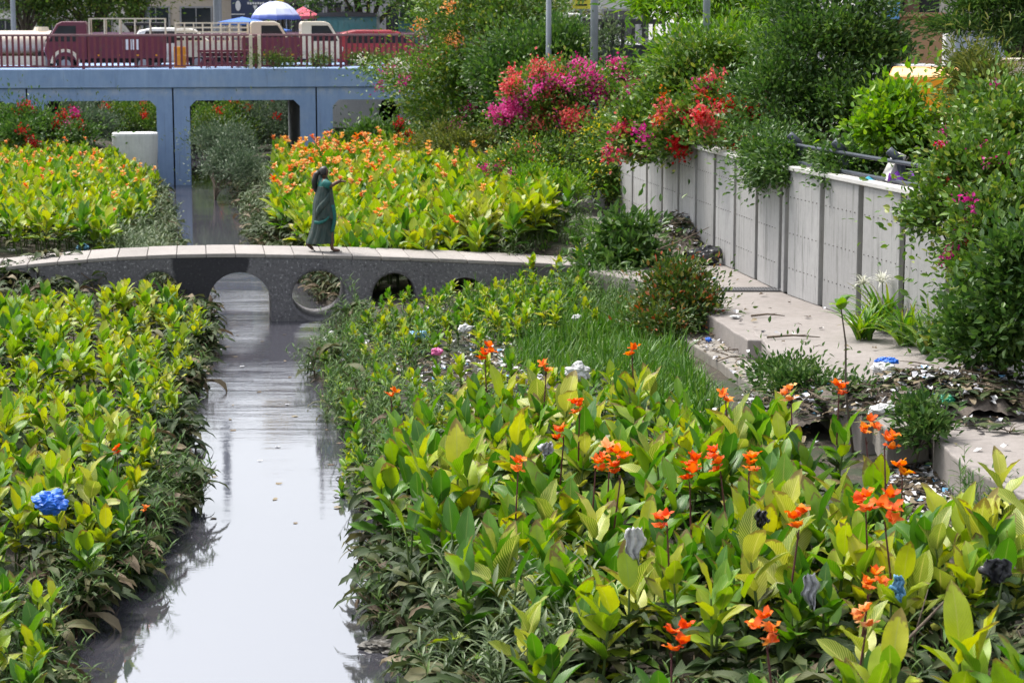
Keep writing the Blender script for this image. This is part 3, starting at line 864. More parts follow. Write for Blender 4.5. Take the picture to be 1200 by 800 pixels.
# ------------------------------------------------------------------ canna variants
LOOKS = {'green': 'canna_green', 'yellow-green': 'canna_yellow', 'pale striped': 'canna_pale'}
VAR = {}
for look, matn in LOOKS.items():
    lst = []
    for i in range(7 if look != 'pale striped' else 4):
        big = look == 'pale striped'
        g, st = canna_geo(rnd.uniform(.85, 1.05), rnd.randint(8, 10) if not big else 9, 100 + i + 31 * len(look), 4, 8, old=rnd.randint(5, 7), nstem=2 if not big else 1, Lr=(.24, .37) if not big else (.30, .44))
        lst.append((g.mesh('leaves', [M[matn], M['canna_old']]), st.mesh('stem', [M['stem_green']])))
    VAR[look] = lst
lst = []
for i in range(5):
    g, st = canna_geo(rnd.uniform(.8, 1.0), 2, 170 + i, 4, 8, old=11, nstem=1, Lr=(.28, .44))
    lst.append((g.mesh('leaves', [M['canna_green'], M['canna_old']]), st.mesh('stem', [M['stem_green']])))
VAR['dull drooping'] = lst
HEADS = {}
for col in ('orange', 'orange_red', 'peach'):
    HEADS[col] = [flower_geo(300 + i, nb).mesh('flower', [M[col]]) for i, nb in enumerate((2, 3, 4, 3))]
def stalk_mesh(seed, L):
    r = random.Random(seed); g = Geo()
    a, b = r.uniform(-.05, .05), r.uniform(-.05, .05)
    pts = [(0, 0, 0), (a * .4, b * .4, L * .4), (a, b, L)]
    tube_geo(g, pts, [.009, .008, .006], 5, 0)
    for i in range(3):               # buds up the side
        f = r.uniform(.75, 1.0); az = r.uniform(0, 6.28)
        V, q, uv = blade(r.uniform(.05, .08), .016, az, .3, .2, (a * f, b * f, L * f), 2, 3, .6, 0, .7, r=r); g.add(V, q, uv, 0)
    return g.mesh('flower_stalk', [M['stem_red']]), (a, b, L)
STALKS = [stalk_mesh(i, L) for i, L in enumerate((.34, .42, .5, .58))]

M['peach_light'] = petal('petal_peach_light', [(0.0, (0.86, 0.30, 0.10)), (0.5, (0.92, 0.46, 0.14)), (1.0, (0.95, 0.66, 0.20))])
N_CANNA = 0
def canna(x, y, look, label, group, scale=1.0, flower=None, rz=None, ftop=None, z=None):
    global N_CANNA; N_CANNA += 1
    root = empty('canna_plant', (x, y, ground(x, y) if z is None else z), rnd.uniform(0, 6.28) if rz is None else rz)
    root.scale = (scale,) * 3
    tag(root, label, 'canna', group)
    lv, st = rnd.choice(VAR[look])
    link('leaves', lv, root); link('stem', st, root)
    if flower:
        col, nb, si = flower
        sm_, tip = STALKS[si]
        base = .82
        zt_ = (ftop - base) if ftop else tip[2]
        k = zt_ / tip[2]
        s = link('flower_stalk', sm_, root, (0, 0, base - .04)); s.scale = (1, 1, k)
        f = link('flower', HEADS[col][nb], s, tip); f.rotation_euler = (rnd.uniform(-.3, .3), rnd.uniform(-.3, .3), rnd.uniform(0, 6.28))
        f.scale = (1, 1, 1 / k)
        fs = rnd.uniform(.92, 1.15); f.scale = tuple(c * fs for c in f.scale)
    return root

# flowering plants one can point to: pixel of the bloom, label, short phrase, look, (colour, head, stalk)
FL = [
 (461, 457, 'canna with a single orange bloom leaning over the water at the bank edge', 'the bloom leaning over the water', 'green', ('orange', 0, 0)),
 (571, 421, 'canna with a double orange bloom standing above the leafy water side clump', 'the double bloom over the water side clump', 'green', ('orange_red', 2, 1)),
 (637, 432, 'canna with a small orange bloom at the back edge beside the white bag', 'the small bloom beside the white bag', 'green', ('orange', 0, 0)),
 (678, 479, 'canna with an orange bloom beside large pale striped leaves', 'the bloom beside pale striped leaves', 'pale striped', ('orange_red', 1, 0)),
 (656, 509, 'canna with stacked red orange blooms just below the pale striped leaves', 'the stacked red orange blooms', 'green', ('orange_red', 3, 1)),
 (604, 549, 'canna with a narrow two tone orange bloom near the water side slope', 'the narrow two tone bloom', 'green', ('orange', 1, 1)),
 (694, 546, 'canna with a bright orange bloom, left one of a close pair', 'the left bloom of the close pair', 'green', ('orange', 3, 1)),
 (720, 552, 'canna with a wide orange bloom on a dark stalk, right one of a close pair', 'the wide bloom of the close pair', 'green', ('orange_red', 2, 2)),
 (712, 528, 'canna with a small pale orange bloom behind the close pair of blooms', 'the small bloom behind the close pair', 'yellow-green', ('peach', 0, 0)),
 (811, 559, 'canna with a large orange bloom in the middle of the bed on red stalks', 'the large bloom on red stalks', 'green', ('orange_red', 2, 3)),
 (853, 547, 'canna with a deep orange bloom standing highest right of mid bed', 'the deep orange bloom right of mid bed', 'green', ('orange_red', 2, 2)),
 (881, 550, 'canna with a loose orange bloom turned right beside the deep orange bloom', 'the loose bloom turned right', 'yellow-green', ('orange', 1, 1)),
 (786, 611, 'canna with red orange blooms above two dark stalks in front of mid bed', 'the blooms above two dark stalks', 'yellow-green', ('orange_red', 3, 3)),
 (928, 615, 'canna with orange blooms in a chain down a dark branching stalk', 'the chain of blooms on a branching stalk', 'green', ('orange', 3, 2)),
 (982, 459, 'canna with a round deep orange bloom on a red stalk by the tall sapling', 'the round bloom by the tall sapling', 'green', ('orange_red', 3, 3)),
 (930, 467, 'canna with a small yellow orange bloom left of the tall sapling', 'the small bloom left of the sapling', 'green', ('peach', 1, 1)),
 (1022, 508, 'canna with a spread of three orange blooms below the broken slab', 'the spread of three blooms', 'yellow-green', ('orange', 2, 2)),
 (1040, 520, 'canna with a frilly orange bloom right of the spread of three', 'the frilly bloom right of the spread', 'green', ('orange', 3, 1)),
 (1058, 551, 'canna with a small orange bud half open below the litter slope', 'the half open bud below the litter slope', 'green', ('orange', 0, 1)),
 (1047, 606, 'canna with a big red orange bloom on a dark stalk among yellow leaves', 'the big bloom among yellow leaves', 'yellow-green', ('orange_red', 2, 2)),
 (1019, 592, 'canna with a dull red bloom on a tall dark spike left of the big bloom', 'the dull red bloom on a spike', 'yellow-green', ('orange_red', 1, 3)),
 (1012, 688, 'canna with a fading orange and red bloom low in the shaded gap', 'the fading bloom in the shaded gap', 'pale striped', ('orange', 2, 0)),
 (1008, 730, 'canna with a yellow edged bloom just under the fading bloom', 'the yellow edged bloom', 'green', ('peach', 1, 0)),
 (906, 748, 'canna with a two tone bloom rising behind the frontmost leaves', 'the two tone bloom behind the frontmost leaves', 'green', ('orange', 2, 0)),
 (788, 760, 'canna with coral blooms drooping over the shaded front of the bed', 'the coral blooms over the shaded front', 'green', ('orange_red', 2, 0)),
 (855, 466, 'canna with a small orange bloom beside the pink litter at the back of the bed', 'the small bloom beside pink litter', 'green', ('orange', 0, 1)),
 (744, 412, 'canna with a tiny orange bloom among broad leaves by the grass', 'the tiny bloom by the grass', 'yellow-green', ('orange', 0, 0)),
 (731, 408, 'canna with tall broad upright leaves at the edge of the grass', 'the tall broad leaves by the grass', 'green', None),
]
RIGHT_BED = 'canna lilies in the near right bank bed'
LEFT_BED = 'canna lilies on the near left bank'
landmarks = []
for (px, py, lab, ph, look, fl) in FL:
    x, y, zt_ = solve(px, py, 1.28 if py < 650 else 1.12)
    landmarks.append((x, y, ph))
    canna(x, y, look, lab, RIGHT_BED, 1.0, fl, ftop=(zt_ - ground(x, y)))
LFL = [(135, 530, 'canna with a single red orange bloom standing over weeds on the left bank', 'the lone bloom over the left bank weeds', 'green', ('orange_red', 1, 1), .95),
       (172, 597, 'canna with a withered coral bloom at the left water edge', 'the withered bloom at the left water edge', 'green', ('orange', 0, 0), .75)]
lmL = []
for (px, py, lab, ph, look, fl, h) in LFL:
    x, y, zt_ = solve(px, py, h)
    lmL.append((x, y, ph)); canna(x, y, look, lab, LEFT_BED, .62, fl, ftop=h / .62)
lmL += [(*P2(62, 620, .5), 'the blue plastic bag'), (*P2(232, 420, .3), 'the clump beside the footbridge pier'), (*P2(30, 440, .6), 'the brightest left bank patch'), (*P2(30, 720, .3), 'the reeds in the near left corner'), (*P2(120, 380, .4), 'the footbridge on the left bank')]

bed_poly = [(-1.55, 21.6), (-1.0, 22.6), (0.0, 24.2), (1.45, 24.2), (2.1, 20.6), (2.75, 19.2), (3.1, 17.1), (3.7, 14.9), (4.3, 12), (3.2, 10.2), (1.2, 10.2), (.62, 12.5), (.2, 14.6), (-.35, 16.0), (-.95, 17.6), (-1.3, 19.2)]
def bed_test(P):
    gap = (P[:, 1] > 12.6) & (P[:, 1] < 14.9) & (P[:, 0] > .3)
    return ~gap & (P[:, 0] > XRn(P[:, 1]) + .03)
bed = spaced(bed_poly, .285, 5, test=bed_test)
lefta = spaced([(-8.6, 33.0), (-7.6, 34.4), (-6.6, 35.6), (-5.0, 36.2), (-4.6, 33), (-4.4, 29), (-4.3, 25.5), (-7.2, 24.0), (-8.8, 33)], .315, 6, test=lambda P: P[:, 0] < XLn(P[:, 1]) - .02)
leftb = spaced([(-5.6, 21.0), (-3.6, 21.0), (-3.6, 17), (-3.4, 14.5), (-5.0, 14.5)], .29, 8, test=lambda P: (P[:, 0] < XLn(P[:, 1]) - .04))
leftc = spaced([(-6.2, 24.2), (-4.1, 24.2), (-3.9, 21.0), (-5.6, 21.0)], .36, 9, test=lambda P: (P[:, 0] < XLn(P[:, 1]) - .06))

def near_label(x, y, look, marks):
    b = min(marks, key=lambda m: (m[0] - x) ** 2 + (m[1] - y) ** 2)
    dx, dy = x - b[0], y - b[1]
    d = math.hypot(dx, dy)
    if abs(dx) > abs(dy): rel = 'right of' if dx > 0 else 'left of'
    else: rel = 'behind' if dy > 0 else 'in front of'
    far_ = 'just ' if d < .45 else ('well ' if d > 1.0 else '')
    return f'{look} bloomless canna {far_}{rel} {b[2]}'
from mathutils import noise as mnoise
def mound_h(x, y): return .98 + .42 * mnoise.noise(Vector((x * .75, y * .55, 3.3)))
cand = []
for P, side in ((bed, 'R'), (lefta, 'L'), (leftb, 'L'), (leftc, 'L')):
    for x, y in P:
        if mnoise.noise(Vector((x * 1.3 + 7, y * 1.0, 1.7))) < -.27: continue
        if side == 'R' and any((x - m[0]) ** 2 + (y - m[1]) ** 2 < .03 for m in landmarks): continue
        q_ = proj((x, y, ground(x, y) + .85)); q0 = proj((x, y, ground(x, y)))
        if q_[0] < -25 or q_[0] > 1225 or q_[1] > 812: continue
        cand.append((y, x, side))
cand.sort()
rest = []
for i, (y, x, side) in enumerate(cand):
    if side == 'R':
        px, py = proj((x, y, 1.6))
        if px < 620 and py < 560 and y > 18: look = rnd.choices(list(LOOKS), (5, 2, 1.0))[0]
        elif 520 < px < 700 and y > 19: look = rnd.choices(list(LOOKS), (3, 2, 3))[0]
        elif px > 930 or y < 16.2: look = rnd.choices(list(LOOKS), (5, 3.0, 3))[0]
        else: look = rnd.choices(list(LOOKS), (6, 2.5, .7))[0]
        if (x < XR(y) + .55 and 14.9 < y < 21.5 and rnd.random() < .72) or (14.85 < y < 15.35 and x > .3 and rnd.random() < .6): look = 'dull drooping'
        sc = rnd.uniform(.82, 1.1) * (1.4 if y < 12.8 else mound_h(x, y)) * (1.14 if x < .7 and 18.5 < y < 23.2 else 1)
    else:
        look = rnd.choices(list(LOOKS), (1.4, 6, .4) if y > 24 else (3, 3.5, .3))[0]
        sc = rnd.uniform(.58, .80) * mound_h(x, y) if y > 24 else rnd.uniform(.70, .95)
    if i < 268:
        marks = landmarks if side == 'R' else lmL
        canna(x, y, look, near_label(x, y, look, marks), RIGHT_BED if side == 'R' else LEFT_BED, sc)
    else:
        rest.append((x, y, look, sc))
print('cannas', N_CANNA, 'rest near', len(rest))

# the rest of the cannas, one mass
lod = []
M['peach_light'] = M['peach_light']
CM = [M['canna_green'], M['canna_old'], M['stem_green'], M['canna_yellow'], M['canna_pale'], M['peach'], M['peach_light'], M['orange']]
def lod_var(look, seed, flower=None, nu=2, nv=5, h=1.0):
    g, st = canna_geo(h, 8, seed, nu, nv, old=3, nstem=2, Lr=(.25, .38))
    V, F, UV, MI = g.arr(); MI = MI.copy()
    MI[MI == 0] = {'green': 0, 'yellow': 3, 'pale': 4}[look]
    V2, F2, U2, M2 = st.arr()
    VV, FF, UU, MM = [V, V2], [F, F2 + len(V)], [UV, U2], [MI, M2 + 2]
    if flower is not None:
        fg = flower_geo(seed + 9, 3, 2, 3, .95, flower); a = fg.arr()
        n = sum(len(v) for v in VV)
        VV.append(a[0] + np.array([0, 0, h * 1.02])); FF.append(a[1] + n); UU.append(a[2]); MM.append(a[3])
    return np.concatenate(VV), np.concatenate(FF), np.concatenate(UU), np.concatenate(MM)
plainv = [lod_var('green', 500), lod_var('green', 501), lod_var('yellow', 502), lod_var('yellow', 503), lod_var('yellow', 504), lod_var('pale', 505)]
flowv = [lod_var('yellow', 510, 5), lod_var('yellow', 511, 6), lod_var('green', 512, 5), lod_var('yellow', 513, 7), lod_var('green', 514, 6)]
allv = plainv + flowv
P_, pk = [], []
r2 = np.random.default_rng(77)
for x, y, look, sc in rest:
    P_.append((x, y, sc)); pk.append({'green': r2.integers(0, 2), 'yellow-green': r2.integers(2, 5), 'pale striped': 5, 'dull drooping': 0}[look])
# beyond the footbridge: the middle bank
midp = spaced([(-6.35, 39.2), (-.2, 40.0), (1.0, 41.2), (.6, 44), (0.0, 50), (-2.2, 57), (-3.4, 62.5), (-7.3, 67), (-9.0, 66), (-8.0, 58), (-6.9, 50)], .34, 21,
              test=lambda P: P[:, 0] > XRn(P[:, 1]) + .35 + .9 * sm((P[:, 1] - 50) / 8))
for x, y in midp:
    px, py = proj((x, y, 1.8))
    fl = .15
    if px < 455: fl = .18 + .40 * sm((y - 46) / 12)
    if y < 47 and px > 420: fl = .05
    P_.append((x, y, 1.0 + .25 * r2.random())); pk.append(r2.integers(6, 11) if r2.random() < fl else r2.choice([0, 1, 2, 3, 4, 2, 3, 4, 5]))
leftp = spaced([(-13.2, 40.0), (-7.6, 40.0), (-8.1, 46), (-9.2, 55), (-11.0, 66), (-18, 66), (-15, 52)], .36, 22,
               test=lambda P: P[:, 0] < XLn(P[:, 1]) - .3 - 1.0 * sm((50 - P[:, 1]) / 5))
for x, y in leftp:
    fl = .06 + .15 * sm((y - 48) / 8)
    P_.append((x, y, (.78 if y < 54 else .62) + .25 * r2.random())); pk.append(r2.integers(6, 11) if r2.random() < fl else r2.choice([0, 1, 2, 3, 4, 2, 3]))
# sparse young cannas on the litter slope by the footbridge
slope = spaced([P2(430, 400, .3), P2(500, 362, .6), P2(690, 350, .85), P2(700, 380, .85), P2(600, 400, .7), P2(470, 440, .3)], .42, 23)
slope2 = spaced([P2(372, 430, .1), P2(385, 400, .15), P2(440, 372, .4), P2(470, 350, .5), P2(560, 332, .75), P2(680, 325, .95), P2(690, 345, .9), P2(560, 375, .6), P2(500, 410, .4), P2(450, 470, .3), P2(420, 520, .1)], .30, 24)
for x, y in slope2:
    P_.append((x, y, .26 + .2 * r2.random())); pk.append(r2.choice([0, 1, 2, 3, 4]))
for x, y in spaced([(-1.9, 23.0), (-2.1, 27.5), (-.2, 28.2), (1.2, 26), (1.2, 24.4), (0, 24.4), (-1, 22.8)], .33, 25):
    P_.append((x, y, .36 + .3 * r2.random())); pk.append(r2.choice([0, 1, 2, 3, 4]))
for x, y in slope:
    P_.append((x, y, .36 + .22 * r2.random())); pk.append(r2.choice([0, 1, 2, 3, 4]))
for px, py in ((575, 338), (600, 345), (640, 345), (690, 285), (700, 290), (680, 280), (655, 290), (620, 285)):
    x, y = P2(px, py + 30, .9); P_.append((x, y, .55)); pk.append(r2.choice([0, 2, 3]))
P_ = np.array(P_); pk = np.array(pk)
Z_ = ground_n(P_[:, 0], P_[:, 1])
# per-plant size by binning the scale
me_parts = []
def scatter_scaled(name, variants, P, Z, S, pick, mats, seed):
    Vs, Fs, Us, Ms, n0 = [], [], [], [], 0
    r = np.random.default_rng(seed)
    for vi, (V, F, UV, MI) in enumerate(variants):
        sel = np.where(pick == vi)[0]; k = len(sel)
        if not k: continue
        a = r.random(k) * 6.283; s = S[sel][:, None]; c, sn = np.cos(a)[:, None], np.sin(a)[:, None]
        z = V[None, :, 2] * s; tx, ty = r.uniform(-.14, .14, (k, 1)), r.uniform(-.14, .14, (k, 1))
        x = (V[None, :, 0] * c - V[None, :, 1] * sn) * s + z * tx; y = (V[None, :, 0] * sn + V[None, :, 1] * c) * s + z * ty
        VV = np.stack([x + P[sel, 0][:, None], y + P[sel, 1][:, None], z + Z[sel][:, None]], -1).reshape(-1, 3)
        FF = (F[None] + (np.arange(k) * len(V))[:, None, None]).reshape(-1, F.shape[1]) + n0
        Vs.append(VV); Fs.append(FF); Us.append(np.tile(UV, (k, 1))); Ms.append(np.tile(MI, k)); n0 += len(VV)
    return np_mesh(name, np.concatenate(Vs), [np.concatenate(Fs)], mats, np.concatenate(Us), np.concatenate(Ms))
o = link('canna_bed', scatter_scaled('canna_bed', allv, P_, Z_ - .02, P_[:, 2], pk, CM, 31))
tag(o, 'dense beds of yellow green canna lilies with orange blooms beyond the footbridge', 'canna bed', kind='stuff')
print('stuff cannas', len(P_))

# ------------------------------------------------------------------ withered leaves, weeds, grass
def withered_geo(seed):
    r = random.Random(seed); g = Geo()
    for i in range(7):
        L = r.uniform(.22, .42)
        V, q, uv = blade(L, L * r.uniform(.18, .36), r.uniform(0, 6.28), r.uniform(.9, 1.5), r.uniform(1.0, 1.9), (r.uniform(-.06, .06), r.uniform(-.06, .06), r.uniform(.08, .38)), 3, 6, r.uniform(.2, .8), .3, .8, frayed=r.random() < .5, r=r, twist=r.uniform(-1, 1))
        g.add(V, q, uv, 0 if r.random() < .88 else 1)
    for i in range(3):
        a = r.uniform(0, 6.28); tube_geo(g, [(0, 0, 0), (.08 * math.cos(a), .08 * math.sin(a), .25), (.22 * math.cos(a), .22 * math.sin(a), .36)], [.008, .007, .004], 4, 1)
    return g.arr()
wv = [withered_geo(700 + i) for i in range(6)]
pts = []
r3 = np.random.default_rng(5)
for y in np.arange(11.5, 37.5, .12):
    for q in range(3):
        yy = y + r3.uniform(-.1, .1)
        if yy < 23 or r3.random() < .12: pts.append((XR(yy) + r3.uniform(-.08, .75) * r3.random(), yy))
        pts.append((XL(yy) - r3.uniform(-.08, .5) * r3.random(), yy))
for y in np.arange(39.5, 66, .16):
    for q in range(3):
        pts.append((XR(y) + r3.uniform(-.1, .7), y)); pts.append((XL(y) - r3.uniform(-.1, .5), y))
for q in range(420):           # shaded skirts inside the near bed and in the gap
    pts.append((r3.uniform(.3, 4.2), r3.uniform(12.6, 14.9)))
for q in range(60):
    x_, y_ = P2(r3.uniform(-10, 150), r3.uniform(350, 378), .35); pts.append((x_, y_))
pts = np.array(pts)
o = link('withered_leaves', scatter_mesh('withered_leaves', wv, pts, np.maximum(ground_n(pts[:, 0], pts[:, 1]), 0) - .03, [M['canna_old'], M['dry_leaf']], 6, .6, 1.25))
tag(o, 'drooping withered leaves hanging along both water edges', 'withered leaves', kind='stuff')

def weed_geo(seed, h=.55, nl=16, L=(.07, .13), ratio=.17, nst=3, mi=0, flower=False):
    r = random.Random(seed); g = Geo()
    for s in range(nst):
        az0 = r.uniform(0, 6.28); ln = r.uniform(.05, .32); hh = h * r.uniform(.7, 1.1)
        P = lambda f: (ln * math.cos(az0) * f * f, ln * math.sin(az0) * f * f, hh * f)
        tube_geo(g, [P(f) for f in (0, .5, 1)], [.005, .004, .002], 4, 1)
        az = r.uniform(0, 6.28)
        for i in range(nl):
            f = .15 + .85 * i / nl; az += 2.2 + r.uniform(-.4, .4)
            l = r.uniform(*L)
            V, q, uv = blade(l, l * ratio * r.uniform(.8, 1.3), az, r.uniform(.5, 1.2), r.uniform(.3, 1.1), P(f), 2, 3, .4, .05, .75, r=r)
            g.add(V, q, uv, mi)
    return g
wd = [weed_geo(800 + i, .6, 15, (.09, .16), .16).arr() for i in range(5)]
wd_small = [weed_geo(820 + i, .4, 12, (.05, .09), .32).arr() for i in range(4)]
def band(px_poly, z, d, seed):
    return spaced([P2(a, b, z) for a, b in px_poly], d, seed)
edge_w = []
for y in np.arange(12, 37, .13):
    edge_w.append((XR(y) + r3.uniform(-.12, .45), y))
    for q in range(1 if y > 24 else 2): edge_w.append((XL(y) - r3.uniform(-.1, .3), y))
near_w = [np.array(edge_w), band([(120, 660), (150, 560), (180, 540), (200, 600), (190, 650), (110, 690)], .3, .3, 41),
          spaced([(-6.6, 24.2), (-4.6, 24.2), (-4.3, 21.5), (-5.6, 21), (-6, 22)], .34, 42, test=lambda P: P[:, 0] < XLn(P[:, 1]) - .1),
          band([(372, 420), (415, 395), (520, 405), (470, 470), (452, 520), (425, 520)], .25, .34, 43),
          band([(640, 350), (740, 345), (760, 370), (700, 385)], .8, .24, 44),
          spaced([(.6, 13.0), (3.9, 13.0), (3.7, 14.4), (.5, 14.4)], .3, 45),
          band([(1090, 640), (1200, 600), (1200, 560), (1130, 560)], 1.1, .2, 46),
          spaced([(-1.6, 22.5), (-.3, 24.6), (.2, 26), (-1.8, 27)], .2, 47, test=lambda P: P[:, 0] > XRn(P[:, 1]) + .1)]
pw = np.concatenate([p for p in near_w if len(p)])
o = link('riverside_weeds', scatter_mesh('riverside_weeds', wd, pw, np.maximum(0, ground_n(pw[:, 0], pw[:, 1])) - .02, [M['weed'], M['stem_green']], 7, .6, 1.1))
tag(o, 'tangled dark green weeds filling the gaps along the banks', 'weeds', kind='stuff')
edge_far = []
for y in np.arange(50, 67.5, .13):
    for q in range(5): edge_far.append((XR(y) + r3.uniform(-.05, 1.4), y + r3.uniform(-.1, .1)))
for y in np.arange(39.6, 50, .12):
    for q in range(5): edge_far.append((XL(y) - r3.uniform(.05, 1.7), y))
for y in np.arange(39.6, 60, .2):
    for q in range(3): edge_far.append((XP(y) - r3.uniform(-.3, 2.2), y))
for y in np.arange(50, 69, .16):
    edge_far.append((XL(y) - r3.uniform(-.2, .6 if y < 62 else 3.0), y)); edge_far.append((XL(y) - r3.uniform(-.2, .4 if y < 62 else 3.0), y))
ef = np.array(edge_far)
o = link('pale_weeds', scatter_mesh('pale_weeds', wd_small + wd[:2], ef, np.maximum(0, ground_n(ef[:, 0], ef[:, 1])) - .02, [M['weed_pale'], M['stem_green']], 8, .7, 1.3))
tag(o, 'grey green creeping weeds spilling down the far banks into the channel', 'weeds', kind='stuff')

def grass_geo(seed, h=.28, n=22, w=.010):
    r = random.Random(seed); V, F, U = [], [], []
    for i in range(n):
        a = r.uniform(0, 6.28); x, y = r.gauss(0, .06), r.gauss(0, .06); hh = h * r.uniform(.5, 1.1); ln = r.uniform(.02, .22)
        ca, sa_ = math.cos(a), math.sin(a); b = len(V)
        for f, ww in ((0, 1), (.5, .8), (1, .1)):
            cx, cy, cz = x + ca * ln * f * f, y + sa_ * ln * f * f, hh * (f - .25 * f * f * (ln > .14))
            V += [(cx - sa_ * w * ww, cy + ca * w * ww, cz), (cx + sa_ * w * ww, cy - ca * w * ww, cz)]; U += [(0, f), (1, f)]
        F += [(b, b + 1, b + 3, b + 2), (b + 2, b + 3, b + 5, b + 4)]
    return np.array(V), np.array(F), np.array(U), np.zeros(len(F), int)
gv = [grass_geo(900 + i, (.16, .22, .30, .38, .26)[i], 20, (.009, .012, .010, .012, .016)[i]) for i in range(5)]
gp = [spaced([P2(690, 395, .85), P2(730, 365, .9), P2(768, 394, .8), P2(838, 474, .78), P2(830, 500, .75), P2(780, 480, .8), P2(730, 440, .8)], .085, 51), spaced([P2(590, 410, .8), P2(640, 355, .9), P2(740, 355, .9), P2(700, 440, .8)], .17, 50),
      spaced([P2(560, 335, .7), P2(690, 320, .95), P2(750, 360, 1.0), P2(640, 400, .85), P2(520, 380, .5)], .2, 52),
      spaced([(0.2, 38), (2.0, 40), (.6, 55), (-1.0, 55)], .35, 53),
      spaced([P2(840, 372, 1.0), P2(790, 385, 1.0), P2(750, 330, 1.0), P2(770, 318, 1.0)], .12, 54)]
gp = np.concatenate(gp)
o = link('grass', scatter_mesh('grass', gv, gp, ground_n(gp[:, 0], gp[:, 1]) - .01, [M['grass']], 9, .6, 1.35, tilt=.3))
tag(o, 'bright green grass on the bank beside the stone step', 'grass', kind='stuff')

# knotweed in the near foreground: single plants
KW = [weed_geo(950 + i, .80, 24, (.11, .18), .18, nst=4).mesh('foliage', [M['weed_pale'], M['stem_green']]) for i in range(4)]
kn = band([(505, 800), (520, 745), (570, 722), (655, 735), (690, 800), (660, 850), (560, 850)], .32, .27, 55)
kn = kn[np.argsort(kn[:, 1])]
for x, y in kn:
    px, py = proj((x, y, .6))
    o = link('knotweed_plant', rnd.choice(KW), None, (x, y, ground(x, y) - .02), rnd.uniform(0, 6.28)); o.scale = (rnd.uniform(.85, 1.15),) * 3
    side = 'beside the open water' if px < 560 else ('under the broad canna leaves' if px > 620 else 'in the middle of the near patch')
    deep = 'front' if y < np.median(kn[:, 1]) else 'back'
    tag(o, f'narrow leaved knotweed {side}, {deep} of the patch', 'knotweed', 'knotweed plants at the near water edge')

# ------------------------------------------------------------------ bushes and trees
LT = np.array([(0, 0, 0), (-.42, .30, .08), (-.40, .62, .08), (0, 1, -.05), (.40, .62, .08), (.42, .30, .08)])
LF = np.array([(0, 5, 4, 3), (0, 3, 2, 1)])
def leaf_cloud(P, D, N, L, W):
    D = D / (np.linalg.norm(D, axis=1, keepdims=True) + 1e-9)
    X = np.cross(D, N); X /= (np.linalg.norm(X, axis=1, keepdims=True) + 1e-9); N = np.cross(X, D)
    V = P[:, None] + X[:, None] * (LT[None, :, 0:1] * W[:, None, None]) + D[:, None] * (LT[None, :, 1:2] * L[:, None, None]) + N[:, None] * (LT[None, :, 2:3] * L[:, None, None])
    n = len(P)
    return V.reshape(-1, 3), (LF[None] + (np.arange(n) * 6)[:, None, None]).reshape(-1, 4)

def Bp(px, py, rx, ry, Y, dz=1.0):
    """an ellipsoid of foliage seen at the pixel, standing Y metres away"""
    p = aty(px, py, Y); s = scale_at(Y)
    return (p.x, p.y, p.z, rx / s, max(rx, ry) / s * .75 * dz, ry / s)

